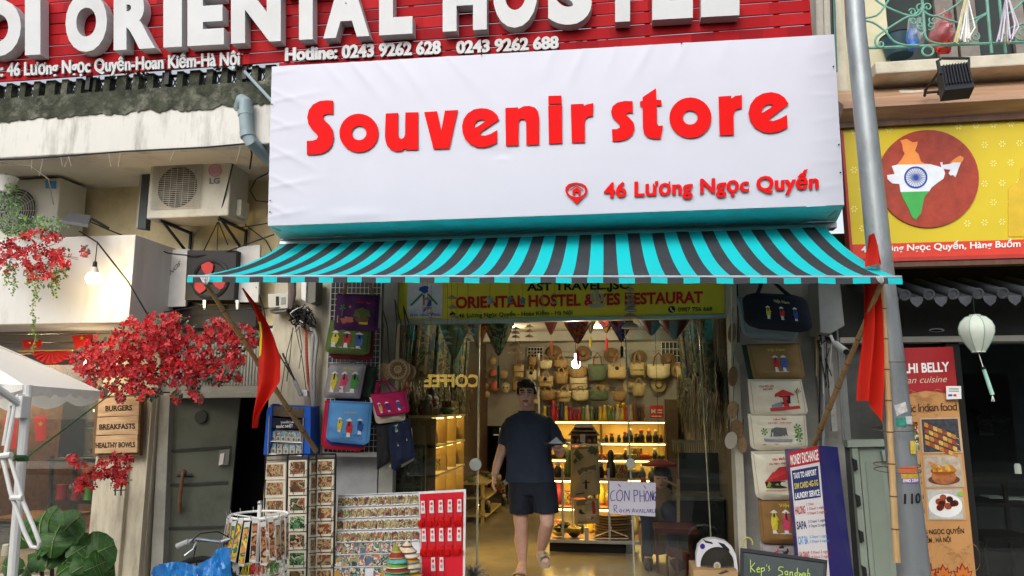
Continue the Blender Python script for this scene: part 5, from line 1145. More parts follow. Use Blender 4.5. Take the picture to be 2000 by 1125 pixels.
for ci,(a,b,ya,yb)in enumerate(cols_):
 for r_ in range(9):
  y0=a[1]+r_*(35.5 if ci<2 else 30.5)-1
  if y0>1140:continue
  g.tube([P(a[0],y0,ya-.012),P(b[0],y0-1,yb-.012)],.0035,CABLE,5)
  if r_<8 and ci!=2:
   m_=(a[0]+b[0])/2
   for dx in(-.25,.25):g.tube([P(m_+dx*(b[0]-a[0]),y0+33,(ya+yb)/2-.03),P(m_+dx*1.3*(b[0]-a[0]),y0+24,(ya+yb)/2-.04),P(m_+dx*1.9*(b[0]-a[0]),y0+19,(ya+yb)/2-.03)],.0025,CABLE,4)
g.tube([P(519,890,-.82),P(562,888,-1.0),P(618,887,-.9),P(656,887,-.92)],.007,CABLE,6);g.build('frame',RK)
# low round rack
LR=T('bookmark_rack','low white round rack of bookmark packets in front of the tall rack','rack',P(505,1200,-1.5))
c=P(506,1012,-1.45);rr=MPP(506,1012,-1.45)*52
g=MB()
for dz,k in((.02,1.0),(-.33,1.02)):g.tube([c+Vector((math.cos(R(a))*rr*k,math.sin(R(a))*rr*k,dz))for a in range(0,361,15)],.009,WHITE,6,cap=False)
g.tube([c+Vector((0,0,.1)),c+Vector((0,0,-.95))],.014,WHITE,8);g.ball(c+Vector((0,0,.10)),.018,STEEL,10,6)
for q in range(6):a=R(60*q);g.tube([c,c+Vector((math.cos(a)*rr,math.sin(a)*rr,.02))],.005,WHITE,5)
for q in range(14):a=R(q*360/14);g.tube([c+Vector((math.cos(a)*rr,math.sin(a)*rr,.02)),c+Vector((math.cos(a)*rr*1.08,math.sin(a)*rr*1.08,.03)),c+Vector((math.cos(a)*rr*1.1,math.sin(a)*rr*1.1,.05))],.003,STEEL,5)
g.build('frame',LR)
bk=[PRINT('bookmark_bright',[(.55,.12,.02),(.65,.45,.03),(.05,.15,.05),(.6,.25,.05),(.7,.6,.1)],14),PRINT('bookmark_brown',[(.2,.06,.02),(.4,.18,.08),(.08,.03,.02),(.5,.35,.2)],20),cards2]
filmw=M('packet_film',(.60,.60,.57),.25)
for tier in range(2):
 n=14
 for q in range(n):
  a=R(180+180*(q+.5)/n-0);a=R(182+176*q/(n-1));ra=rr*(1.02 if tier==0 else 1.06);zt=c.z+.02-tier*.36;hh=.27 if tier==0 else .33
  d=Vector((math.cos(a),math.sin(a),0));e=Vector((-d.y,d.x,0));w=ra*.20;b0=Vector((c.x,c.y,0))+d*ra
  jx,jz,jt=math.sin(q*7.1+tier)*.05,math.sin(q*3.3+tier)*.012,.5+.5*math.sin(q*5.7)
  def S_(u,v,off=0.0):return b0+e*((u-.5)*w*1.12+jx*v*.3)+d*((.02+.03*jt)*v+off+.006*(q%2))+Vector((0,0,zt+jz-hh*v))
  g=MB();g.splate(S_,[(.08,.02),(.92,0),(.95,1),(.05,.97)],.004,filmw)
  g.add([S_(.14,.12 if tier==0 else .2,.006),S_(.86,.12 if tier==0 else .2,.006),S_(.88,.93,.006),S_(.12,.93,.006)],[(0,1,2,3)],bk[0]if(tier==0 and q in(5,6,7))else bk[1]if(q in(8,9,10)and tier==0)else bk[2])
  if tier:g.add([S_(.38,.07,.006),S_(.62,.07,.006),S_(.58,.10,.006),S_(.42,.10,.006)],[(0,1,2,3)],BLACK)
  g.build('bookmark_packet',None,'clear bookmark packet, %s from the left on the low white rack\'s %s ring'%(ORD[q],('upper','lower')[tier]),'bookmark','bookmark packets on the low rack')
g=MB();rg=random.Random(6)
for k in range(150):
 a=R(rg.uniform(180,360));d=Vector((math.cos(a),math.sin(a),0));p=Vector((c.x,c.y,c.z-.25))+d*rr*1.06;m=[THY,THR,c_('tan',(.35,.2,.08)),THG,THW][int(a*3.2)%5]
 g.tube([p,p+Vector((rg.uniform(-.02,.02),-.01,-rg.uniform(.04,.09)))],.0022,m,4)
g.build('tassels',LR,kind='stuff')
# ---- magnet rack
MR=T('magnet_board','big white board covered with rows of fridge magnets below the wire grid','board',P(735,1200,-.95))
q=Q((661,968),(817,962),(822,1130),(652,1133),(-.75,-.75,-.95,-.95))
g=MB();g.splate(q,[(0,0),(1,0),(1,1.12),(0,1.12)],.012,M('board_white',(.50,.52,.54),.5),-.014);g.build('board',MR)
g=MB()
for r_ in range(8):v=(r_+.0)/7;g.splate(q,[(0,v-.004),(1,v-.004),(1,v+.004),(0,v+.004)],.012,M('rail_white',(.58,.6,.6),.4))
g.build('ledge',MR)
mgA=PRINT('magnet_gold',[(.36,.27,.12),(.10,.05,.03),(.48,.38,.20),(.09,.14,.04),(.32,.08,.06),(.06,.03,.02)],24,detail=3)
mgB=PRINT('magnet_mixed',[(.05,.12,.2),(.4,.12,.05),(.5,.48,.4),(.03,.03,.03),(.1,.25,.2),(.4,.2,.03)],20,detail=3)
for r_ in range(7):
 nc=12 if r_<4 else 11
 for k in range(nc):
  if r_>=4 and k>9 or(r_==6 and k==4):continue
  u0,u1=k/nc+.003,(k+1)/nc-.003;v0,v1=r_/7+.010,(r_+1)/7-.012
  rg2=random.Random(r_*20+k);j=rg2.uniform(-.004,.004)
  g=MB();m=mgA if r_<4 else mgB
  if r_<4:
   g.splate(q,[(u0,v0+.035),(u0+.01,v0+.02),(u0+.03,v0+.03),(u0+.045,v0+.016),(u1-.01,v0+.03),(u1,v0+.045),(u1-.004,v1),(u0+.004,v1)],.008,m,.001)
   g.splate(q,[(u0+.02,v1),(u1-.02,v1),(u1-.022,v1+.014),(u0+.022,v1+.014)],.014,M('price_tag',(.55,.56,.58),.5),.002)
  else:g.splate(q,[(u0+j,v0),(u1+j,v0),(u1+j,v1),(u0+j,v1)],.006,m,.001)
  g.build('fridge_magnet',None,'souvenir magnet, %s from the left in the magnet board\'s %s row'%(ORD[k],ORD[r_]),'magnet','magnets on the white board')
  # ---- red key ring board
KB=T('keyring_board','red board hung with packets of red tasselled charms','board',P(865,1200,-.95))
q=Q((817,962),(909,957),(907,1130),(822,1130),(-.75,-.74,-.94,-.94))
g=MB();g.splate(q,[(-.01,-.012),(1.01,-.012),(1.01,1.15),(-.01,1.15)],.010,M('board_rim',(.55,.54,.54),.5),-.014);g.splate(q,[(.03,.02),(.96,.02),(.96,1.15),(.03,1.15)],.004,M('board_red',(.50,.008,.02),.6,.05,spec=.1),-.003);g.build('board',KB)
pkr=M('packet_red',(.42,.012,.02),.6,.25,20,spec=.1);pkw=M('packet_label',(.55,.52,.52),.5);rg=random.Random(9)
for r_ in range(3):
 for k in range(5):
  if r_==2 and k not in(1,2):continue
  u=.10+.195*k+rg.uniform(-.01,.01);v=.09+.33*r_;w=.058
  t=T('tassel_charm','red tasselled charm packet, %s from the left in the red board\'s %s row'%(ORD[k],ORD[r_]),'charm',q(u,v+.25,.01),'charms on the red board')
  g=MB();g.splate(q,[(u-w,v),(u+w,v),(u+w*1.1,v+.23),(u-w*1.1,v+.23)],.010,pkr,.002);g.splate(q,[(u-w*.7,v+.02),(u+w*.7,v+.02),(u+w*.85,v+.17),(u-w*.85,v+.17)],.003,pkw,.013)
  g.spoly(q,ell(u,v+.06,.03,.02,10),RED,.018);g.spoly(q,ell(u,v+.12,.03,.022,10),M('print_greyred',(.35,.2,.2),.5),.018);g.build('packet',t)
  g=MB()
  for z in range(22):
   a=rg.uniform(-1,1);g.tube([q(u+a*.03,v+.225,.02),q(u+a*.07,v+.27,.035),q(u+a*.10+rg.uniform(-.02,.02),v+rg.uniform(.29,.34),.02)],.003,M('tassel_red',(.5,.008,.006),.7,spec=.1),4)
  g.build('tassel',t,kind='stuff')
  # ---- stack of little conical hats
for i,(px,ytop,n,w)in enumerate(((795,1062,9,27),(775,1072,8,23))):
 hcol=[M('hat_'+n_,c,.6,.2,30)for n_,c in(('cream',(.6,.52,.36)),('green',(.16,.28,.04)),('white',(.62,.6,.55)),('maroon',(.2,.03,.03)),('orange',(.55,.25,.04)),('teal',(.1,.35,.33)))]
 for k in range(n):
  Yq=-1.15-.1*i;c=P(px+(k%2)*2,ytop+9.0*k,Yq);r0=MPP(px,ytop,Yq)*w*(.5+.5*min(1,(k+2)/5))
  g=MB();m=hcol[(k*2+i*3)%6];m2=hcol[(k+3+i)%6]
  g.lathe(c,[(r0,-.055),(r0*.98,-.048)],m2,20,cap=False);g.lathe(c,[(r0*.985,-.050),(r0*.6,-.02)],m,20,cap=False);g.lathe(c,[(r0*.605,-.02),(r0*.45,-.01)],m2,20,cap=False);g.lathe(c,[(r0*.455,-.01),(.003,.02)],hcol[(k+i)%6],20)
  g.build('conical_hat',None,'small striped conical hat, %s from the top of the %s hat stack'%(ORD[k],('taller right','shorter left')[i]),'hat','stacked little conical hats')
  # ---- bicycle handlebar with blue cover
BC=T('bicycle','parked bicycle with a silver handlebar under a blue plastic cover','bicycle',P(390,1250,-1.7))
chrome=M('chrome',(.55,.56,.58),.22,.05,metal=.9);Yb=-1.75
g=MB();g.tube([P(348,1066,Yb),P(362,1060,Yb),P(385,1053,Yb+.03),P(410,1056,Yb+.08),P(432,1058,Yb+.12),P(452,1052,Yb+.1)],.014,chrome,10);g.build('handlebar',BC)
g=MB();g.tube([P(346,1067,Yb),P(368,1058,Yb)],.018,M('grip_grey',(.5,.5,.5),.5),10);g.build('grip',BC)
g=MB();g.tube([P(384,1058,Yb-.02),P(378,1072,Yb-.02),P(361,1085,Yb-.03)],.007,chrome,6);g.build('brake_lever',BC)
g=MB();g.tube([P(430,1056,Yb+.12),P(436,1110,Yb+.14),P(445,1250,Yb+.2)],.018,chrome,10);g.build('stem',BC)
g=MB();g.tube([P(372,1058,Yb),P(392,1042,Yb-.02),P(425,1038,Yb+.05),P(448,1050,Yb+.1)],.004,CABLE,6);g.tube([P(384,1060,Yb),P(378,1090,Yb),P(400,1130,Yb)],.004,CABLE,6);g.build('brake_cable',BC)
for k,px in enumerate((400,)):
 g=MB();cc_=Vector((P(380,1100,Yb).x,Yb+.1,.34));g.tube([cc_+Vector((math.cos(R(a))*.32,0,math.sin(R(a))*.32))for a in range(0,361,15)],.02,M('tyre',(.02,.02,.02),.8),8,cap=False);g.build('wheel',BC)
t=T('plastic_cover','crumpled bright blue plastic cover over the bicycle','cover',P(390,1150,-1.8))
blu2=FILM('blue_plastic',(.015,.22,.62),.93,.22)
g=MB()
def cov(u,v):
 px=300+152*u;top=1107-10*math.sin(math.pi*min(1,u*1.7))if u<.6 else 1107-38*math.sin((u-.6)/.4*math.pi*.6)
 py=top+(1290-top)*v;p=P(px,py,-1.8-.22*math.sin(math.pi*u)*v);k=.03*noise.noise((u*9,v*5,1))+.02*abs(noise.noise((u*16+v*9,v*12,4)));p.y-=k*2;p.z+=k*.5;return p
g.grid(cov,60,26,blu2)
g.build('sheet',t)
# ---- flags and bamboo poles
bam=WOOD('bamboo',(.24,.14,.05),(.42,.27,.11),4,(8,8,1),.5);bam2=WOOD('bamboo_pale',(.38,.24,.10),(.55,.37,.18),4,(8,8,1),.5)
def bamboo(a,b,r0,r1,m,nodes,name,label):
 t=T(name,label,'pole',(a.x,a.y,min(a.z,b.z)));g=MB();pts,rs_=[],[]
 for i in range(nodes*4+1):
  k=i/(nodes*4);pts.append(a.lerp(b,k));rs_.append((r0+(r1-r0)*k)*(1.14 if i%4==0 else 1.0))
 g.tube(pts,rs_,m,10);g.build('cane',t)
 g=MB()
 for i in range(1,nodes):k=i/nodes;p=a.lerp(b,k);d=(b-a).normalized()*.004;g.tube([p-d,p+d],(r0+(r1-r0)*k)*1.17,M('bamboo_node',(.12,.07,.03),.7),10)
 g.build('nodes',t,kind='stuff');return t
pa,pb_=P(399,550,-1.95),P(617,880,-.55)
bamboo(pa,pb_,.014,.02,bam,7,'bamboo_pole','brown bamboo flagpole leaning from the awning corner down to the postcard rack')
FG=T('flag','red flag with part of a yellow star drooping from the left bamboo pole','flag',P(520,836,-1.4))
def flag1(u,v,off=0.0):
 top=[(474,563),(512,645),(528,648),(553,748)]
 x0=476+26*min(1,v*3.2)-4*math.sin(v*3)-3*v;y0=563+(836-563)*v
 def ip(tb):
  for(a,b),(c,d)in zip(tb,tb[1:]):
   if y0<=c:return b+(d-b)*(y0-a)/(c-a)
  return tb[-1][1]
 L_=ip([(563,473),(600,494),(640,504),(700,501),(750,499),(840,496)]);Rr=ip([(563,476),(600,505),(628,521),(660,538),(700,552),(745,552),(777,531),(810,507),(840,499)])
 px=L_+(Rr-L_)*u;py=y0
 p=P(px,py,-1.52);p.y+=.035*math.sin(u*9+v*3)*min(1,v*4)-off;return p
g=MB();g.grid(lambda u,v:flag1(u,v),26,40,flagred);g.build('cloth',FG)
g2=MB();g2.grid(lambda u,v:flag1(.01+(.55-.30*v)*u,.27+.22*v-.03*u,.004),8,10,YEL);g2.build('star',FG)
g=MB();g.tube([P(474,563,-1.5),P(520,650,-1.2),P(575,742,-.3)],.006,BLKMET,6);g.build('thin_stick',None,'thin black stick crossing behind the left flag','stick')
g=MB()
for k in range(5):g.tube([P(392+4*k,541,-2.03),P(396+3*k,550+3*(k%2),-2.02),P(404-k,556,-2.0),P(400,543,-2.04)],.004,WHITE,5)
g.build('knot',None,'white cord knot tying the left bamboo pole to the awning bar','knot')
pa,pb_=P(1722,552,-1.95),P(1588,872,-.6)
bamboo(pa,pb_,.013,.02,bam,7,'bamboo_pole','brown bamboo flagpole leaning from the right awning corner down behind the bags')
FG=T('flag','furled plain red flag hanging straight down from the right awning corner','flag',P(1705,830,-1.75))
def flag2(u,v):
 L_=1688-6*v+4*math.sin(v*5);Rr=1715+5*math.sin(v*3.1)+3*v
 py=548+235*v
 if u>.55:py+=(u-.55)/.45*46*max(0,v-.3)*1.4
 p=P(L_+(Rr-L_)*u,py,-1.78);p.y+=.045*math.sin(u*10+v*1.5);return p
g=MB();g.grid(flag2,26,40,flagred);g.build('cloth',FG)
t=T('flag','tip of a red flag poking up over the right awning corner','flag',P(1705,500,-2.0))
g=MB();g.grid(lambda u,v:(lambda p:Vector((p.x,p.y+.04*math.sin(u*5+2*v),p.z)))(P(1699+(-6+28*u)*v+4*u,458+62*v-4*u*v,-1.75)),12,14,flagred);g.build('cloth',t)
g=MB()
for k in range(4):g.tube([P(1712+4*k,541,-2.03),P(1716+3*k,549,-2.02),P(1722,554,-2.0)],.004,WHITE,5)
g.build('knot',None,'white cord knot tying the right bamboo pole to the awning bar','knot')
bamboo(P(1722,545,-1.72),P(1752,1098,-1.72),.014,.019,bam2,9,'bamboo_pole','pale upright bamboo pole tied to the steel lamp post')
# ---- steel lamp post
LPst=T('lamp_post','tall galvanised steel lamp post with stickers in front of the restaurant','lamp post',P(1790,1200,-1.6))
gal=M('galvanised',(.25,.275,.29),.42,.12,3,bump=.12,bscale=40,metal=.45,dirt=(.11,.115,.115),dscale=5,damt=.7,stretch=(1,1,.35))
pts=[P(1664,-80,-1.6),P(1672,60,-1.6),P(1697,300,-1.6),P(1722,540,-1.6),P(1750,800,-1.6),P(1786,1130,-1.6),P(1800,1260,-1.6)]
g=MB();g.tube(pts,[.058,.061,.067,.073,.079,.088,.092],gal,24);g.build('post',LPst)
g=MB();
def ponpost(u,v,off=0.0):
# u,v photo pixels, wrapped on the post front
 t=(v+80)/1210;cx=1664+(1786-1664)*t if v>0 else 1668
 r=.062+.026*t;c=P(cx,v,-1.6);x=(P(u,v,-1.6)-c).x;x=max(-r*.98,min(r*.98,x))
 return Vector((c.x+x,-1.6-math.sqrt(max(0,(r+.002+off)**2-x*x)),P(u,v,-1.6).z))
def wrap(g,quad,m,n=5):
 q_=lambda u,v:tuple((Vector(quad[0])*(1-u)+Vector(quad[1])*u)*(1-v)+(Vector(quad[3])*(1-u)+Vector(quad[2])*u)*v)
 g.grid(lambda u,v:ponpost(*q_(u,v),.0015),n,n,m)
stk=M('sticker_white',(.5,.5,.5),.5,.3,40)
for i,(qd,m,lab)in enumerate((([(1737,792),(1758,785),(1762,803),(1742,812)],stk,'crumpled white'),([(1740,815),(1758,815),(1759,832),(1741,833)],M('sticker_green',(.03,.22,.16),.5,.4,40),'green dotted'),([(1758,813),(1772,812),(1773,828),(1760,828)],stk,'small white'),([(1746,910),(1780,908),(1783,921),(1747,922)],M('sticker_orange',(.55,.12,.05),.5),'orange'),([(1750,922),(1783,920),(1784,931),(1751,932)],M('sticker_yellow',(.6,.42,.05),.5,.3,50),'yellow'),([(1751,932),(1784,930),(1785,940),(1752,941)],M('sticker_purple',(.25,.12,.4),.5),'purple numbered'),([(1766,860),(1778,860),(1780,885),(1768,885)],M('sticker_yellow',()),'small yellow'))):
 g=MB();wrap(g,qd,m);g.build('sticker',LPst,lab+' sticker')
g=MB();text(g,lambda u,v,o=0:ponpost(u,v,.004+o),'0982 2504',1753,939,1783,937.5,6,WHITE,.03,0,0);g.build('lettering',LPst)
g=MB();text(g,lambda u,v,o=0:ponpost(u,v,.003+o),'110',1755,980,1788,978,19,BLACK,.03,0,0);g.build('number',LPst)
for py in(706,838,908,918):
 g=MB();t_=(py+80)/1210;cx=1664+122*t_;c=P(cx-12,py,-1.62);r=.085+.016*t_
 g.tube([c+Vector((math.cos(R(a))*r*1.25,math.sin(R(a))*r*1.2,.01*math.sin(R(a))))for a in range(0,361,20)],.003,M('wire_rust',(.10,.06,.04),.6),4,cap=False);g.build('wire_tie',LPst)
 # ---- right hand bags
GBR='canvas bags hanging right of the door'
YQ=-.38
g=MB();g.slab([(1422,540),(1437,540),(1462,1150),(1446,1150)],-.22,.2,M('post_cream',(.52,.49,.40),.6,.15));g.build('door_post',HB)
t=T('duffel_bag','dark navy duffel bag with three embroidered ladies at the top right','bag',P(1510,655,YQ-.3))
nvy=fabric('navyduffel',(.010,.014,.026));g=MB();s=cushion(g,((1448,572),(1572,578),(1588,652),(1455,640)),YQ-.2,.14,nvy,rb=.25,rt=.25,seed=3,wr=.008);g.build('body',t)
g=MB()
for pts in([(1478,578,.1),(1485,560,.08),(1492,530,.03)],[(1545,580,.1),(1530,568,.08),(1505,545,.05),(1500,530,.03)]):g.tube([P(a,b,YQ-.2-d)for a,b,d in pts],.014,nvy,8)
g.build('handle',t)
g=MB()
for u,c in((.32,THY),(.52,THR),(.72,c_('deepblue',()))):lady(g,s,u,.42,.34,c,.55)
text(g,s,'Việt Nam',.42,.30,.66,.32,.08,c_('pale',()),.02,0,.005);g.build('embroidery',t)
bag('light blue bag showing below and left of the navy duffel',((1438,580),(1560,590),(1556,668),(1452,660)),YQ-.1,.06,fabric('paleblue',(.22,.30,.33)),None,.2,GBR,21)
bag('tan canvas bag with two ladies, under the navy duffel',((1458,672),(1560,670),(1572,740),(1472,742)),YQ-.12,.05,fabric('tan',(.27,.17,.07)),ladies((THR,THB),(.47,.62),.36,.44,.7,('Việt Nam',.34,.22,.68)),.05,GBR,22)
bag('dark bag behind the tan canvas bag',((1448,674),(1540,674),(1560,746),(1462,744)),YQ-.05,.05,fabric('darkgreen',()),None,.05,GBR,23)
CV=fabric('natural',(.70,.65,.51))
def f5(g,s):
 g.spoly(s,[(.32,.78),(.85,.72),(.86,.80),(.33,.86)],THR);g.spoly(s,[(.44,.40),(.60,.28),(.76,.38),(.80,.44),(.42,.48)],THR,.005);g.spoly(s,[(.50,.46),(.72,.45),(.70,.66),(.54,.68)],c_('black',()),.004);g.spoly(s,[(.56,.48),(.66,.48),(.67,.74),(.58,.74)],THR,.006)
 g.spoly(s,[(.36,.70),(.55,.60),(.55,.76),(.36,.78)],c_('greyblue',(.25,.27,.3)),.004)
 for k in range(5):g.spoly(s,[(.84,.42-.0),(.80+.03*k,.24+.04*abs(k-2)),(.82+.03*k,.24+.04*abs(k-2))],c_('olive',(.35,.32,.05)),.005)
 g.spoly(s,[(.84,.40),(.855,.40),(.855,.66),(.84,.66)],THG,.004)
 text(g,s,'Chùa Một Cột',.18,.22,.45,.20,.05,THR,.02,0,.004);text(g,s,'Hà Nội',.24,.30,.42,.28,.05,THR,.02,0,.004)
bag('cream canvas bag embroidered with a red pagoda on a pillar',((1460,741),(1564,741),(1579,812),(1466,814)),YQ-.15,.06,CV,f5,.16,GBR,24)
def f6(g,s):
 g.spoly(s,[(.34,.62),(.36,.42),(.44,.36),(.62,.38),(.64,.60)],c_('grey',(.12,.13,.13)))
 for k in range(6):g.spoly(s,[(.37+.045*k,.44),(.39+.045*k,.44),(.39+.045*k,.62),(.37+.045*k,.62)],THW,.005)
 g.spoly(s,[(.22,.66),(.72,.68),(.70,.76),(.24,.74)],c_('greyblue',()),.004)
 for u,v,k in((.24,.48,.10),(.82,.38,.12),(.84,.52,.12),(.83,.64,.12)):
  for q_ in range(6):a=q_*1.05;g.spoly(s,[(u,v),(u+k*.6*math.cos(a),v+k*math.sin(a)),(u+k*.6*math.cos(a+.5),v+k*math.sin(a+.5))],THG,.004)
 g.spoly(s,[(.20,.82),(.88,.80),(.88,.825),(.20,.85)],c_('peach',()),.004);text(g,s,'Lăng Bác',.42,.17,.64,.16,.05,THR,.02,0,.004);text(g,s,'Hà Nội - Việt Nam',.32,.27,.72,.25,.04,THR,.02,0,.004)
bag('cream canvas bag embroidered with a columned building and palm trees',((1460,808),(1572,808),(1578,880),(1466,880)),YQ-.14,.06,CV,f6,.18,GBR,25)
def f7(g,s):
 g.spoly(s,[(.18,.62),(.85,.58),(.85,.74),(.20,.74)],c_('black',()));g.spoly(s,[(.25,.55),(.35,.42),(.75,.38),(.85,.56),(.18,.62)],THR,.005);g.spoly(s,[(.38,.42),(.48,.32),(.66,.30),(.74,.38)],THR,.006);g.spoly(s,[(.20,.72),(.26,.60),(.34,.70),(.42,.64),(.48,.74)],c_('lime',(.25,.35,.05)),.006)
 g.spoly(s,[(.18,.78),(.9,.77),(.9,.80),(.18,.81)],c_('peach',()),.004);text(g,s,'Văn Miếu',.36,.19,.64,.17,.05,THR,.02,0,.004);text(g,s,'Hà Nội - Việt Nam',.30,.27,.76,.25,.04,THR,.02,0,.004)
bag('cream canvas bag embroidered with a red temple roof',((1466,882),(1568,880),(1578,976),(1476,976)),YQ-.15,.06,CV,f7,.16,GBR,26)
bag('brown bag with yellow and pink ladies, lowest behind the price board',((1480,972),(1574,972),(1580,1062),(1486,1060)),YQ-.12,.06,fabric('brown',(.24,.13,.045)),ladies((THY,THP,THB),(.28,.52,.82),.26,.50,.8,('Việt Nam',.40,.18,.85)),.1,GBR,27)
bag('grey printed bag with black and red shapes beneath the brown bag',((1484,1058),(1570,1062),(1576,1130),(1490,1130)),YQ-.08,.04,fabric('lilacgrey',(.30,.27,.28)),lambda g,s:(g.spoly(s,[(.0,.3),(.35,.1),(.4,.18),(.1,.5)],THR),g.spoly(s,[(.4,.1),(.5,.05),(.8,.6),(.7,.6)],THK),g.spoly(s,[(.3,.5),(.6,.12),(.62,.2),(.4,.6)],THK)),.05,GBR,28)
# straw slippers and strings left of the bags
for i,(px,py,w,h,ang)in enumerate(((1432,800,11,34,8),(1440,838,13,36,-5),(1428,860,12,34,12),(1450,866,9,36,-10),(1432,735,9,40,4),(1444,690,9,44,-6),(1430,650,8,40,5))):
 g=MB();Yq=-.30-.02*(i%3);pts=[(px+math.cos(R(a))*w*math.cos(R(ang))-math.sin(R(a))*h*.5*math.sin(R(ang)),py+math.sin(R(a))*h*.5*math.cos(R(ang))+math.cos(R(a))*w*math.sin(R(ang)))for a in range(0,360,24)]
 g.slab(pts,Yq,.02,[rat,M('straw_brown',(.22,.13,.07),.8,.3,20,bump=.6),M('straw',())][i%3])
 g.tube([P(px,py-h*.5,Yq),P(px+2,py-h*.5-30,Yq)],.003,CABLE,4)
 g.build('straw_slipper',None,['oval woven straw slipper beside the pagoda bag','dark oval slipper sole overlapping its neighbour beside the columned-building bag','lower left brown slipper sole at the right door post','narrow pale slipper hanging at the bag column edge','long thin slipper above the oval straw one','long slipper beside the tan canvas bag','slipper at the top of the hanging row under the yellow sign corner'][i],'slipper','straw slippers at the right door post')
for i,(px,y0,y1,m)in enumerate(((1428,560,720,THW),(1440,555,700,CABLE),(1594,548,735,M('cord_yellow',(.5,.38,.12),.7)),(1600,548,860,CABLE),(1607,640,900,M('conduit_grey',())))):
 g=MB();g.tube([P(px,y0,-.3),P(px+1.5,(y0+y1)/2,-.3),P(px+.5,y1,-.3)],.006 if i<4 else .012,m,6)
 g.build('cord',None,['white cord hanging at the right edge of the yellow door sign','black cord beside the white one right of the door sign','yellow cord hanging right of the navy duffel','black cable right of the yellow cord','grey conduit down the pier right of the canvas bags'][i],'cord')
t=T('shutter_housing','pale grey metal box with a slanted end under the right awning','box',P(1625,650,-.4))
g=MB();g.slab([(1597,545),(1640,545),(1650,636),(1622,652),(1602,650)],-.42,.3,M('housing_grey',(.30,.31,.31),.5,.12));g.build('casing',t,bevel=.006)
t=T('security_camera','white security camera on a bent arm below the grey box','camera',P(1645,690,-.5))
g=MB();a,b=P(1632,672,-.45),P(1652,687,-.58);g.tube([a,b],.026,WHITE,12);g.tube([b,b+(b-a)*.08],.022,BLACK,12);g.build('casing',t)
g=MB();g.tube([P(1622,655,-.4),P(1628,668,-.42),P(1640,678,-.5)],.012,WHITE);g.build('arm',t)
g=MB();g.tube([P(1630,560,-.2),P(1640,740,-.2),P(1648,870,-.2)],.009,STEEL);g.build('thin_pipe',None,'thin silver pipe in front of the grey window','pipe')
g=MB();g.slab([(1614,670),(1624,670),(1636,842),(1625,842)],-.2,.03,M('peeling_white',(.45,.44,.40),.7,.3,12,dirt=(.1,.1,.09),dscale=8));g.build('timber_batten',None,'peeling white batten left of the grey window','batten')
for i in range(9):
 rg=random.Random(70+i);g=MB();p=[(1600+rg.uniform(-8,26),650+rg.uniform(0,30))for _ in range(3)]+[(1604+rg.uniform(-4,22),740+rg.uniform(-30,40))]
 g.tube([P(a,b,-.25-.01*i)for a,b in p],.004,CABLE if i%3 else WHITE,5);g.build('loose_wire',None,'thin loose wire looping on the pier right of the canvas bags','wire','loose wires right of the bags')
 # ---- money exchange board
MX=T('price_board','tall blue and white standing board headed MONEY EXCHANGE','sign',P(1590,1250,-1.05))
q=Q((1539,883),(1598,870),(1622,1135),(1563,1135),-1.05)
g=MB();
F_=[q(0,0),q(1,0),q(1,1),q(0,1)];Sd=[P(1636,873,-.72),P(1668,1135,-.72)]
Bk_=[F_[0]+Vector((.05,.33,0)),Sd[0],Sd[1],F_[3]+Vector((.05,.33,0))]
g.hexa([F_[0],F_[1],F_[2],F_[3],Bk_[0],Bk_[1],Bk_[2],Bk_[3]],M('board_blue',(.012,.012,.19),.4,.06));g.build('body',MX)
g=MB();g.splate(q,[(.02,.003),(.99,.003),(.99,.99),(.02,.99)],.002,M('board_face',(.58,.56,.56),.45,.06),.001);g.build('face',MX)
g=MB();dr=M('print_darkred',(.36,.02,.03),.45);g.splate(q,[(.0,.0),(1,.0),(1,.125),(.0,.125)],.001,dr,.0035);g.splate(q,[(.06,.15),(.93,.15),(.93,.385),(.06,.385)],.001,M('print_darknavy',(.02,.03,.12),.45),.0035);g.build('printed_panel',MX)
g=MB()
def ln(s,u0,u1,v,ch,m,b=.02):text(g,q,s,u0,v,u1,v-.0,ch,m,b,0,.005)
ln('MONEY EXCHANGE',.05,.97,.105,.08,WHITE);ln('TAXI TO AIRPORT',.10,.86,.215,.045,WHITE);ln('SIM CARD 4G-5G',.10,.88,.295,.045,THY);ln('LAUNDRY SERVICE',.10,.90,.37,.045,WHITE)
for i,(w_,m,rows)in enumerate((('HALONG',dr,('1 Day','2 Days/ 1 night','3 Days/ 2 nights')),('SAPA',M('print_darknavy',()),('2 Days/ 1 night','3 Days/ 2 nights')),('CAT BA',M('print_sky',(.05,.25,.5),.45),('2 Days/ 1 night','3 Days/ 2 nights')),('HA GIANG',dr,('3 Days/ 2 nights','4 Days/ 3 nights')))):
 v=.49+.115*i;ln(w_,.05,.38,v,.06,m,.03)
 for j,r_ in enumerate(rows):ln(r_,.44,.50+.035*len(r_),v-.055+.034*j+(.0 if len(rows)==3 else .015),.02,m,.01)
ln('Go to National Park',.06,.90,.895,.025,BLACK,.01);g.build('lettering',MX)
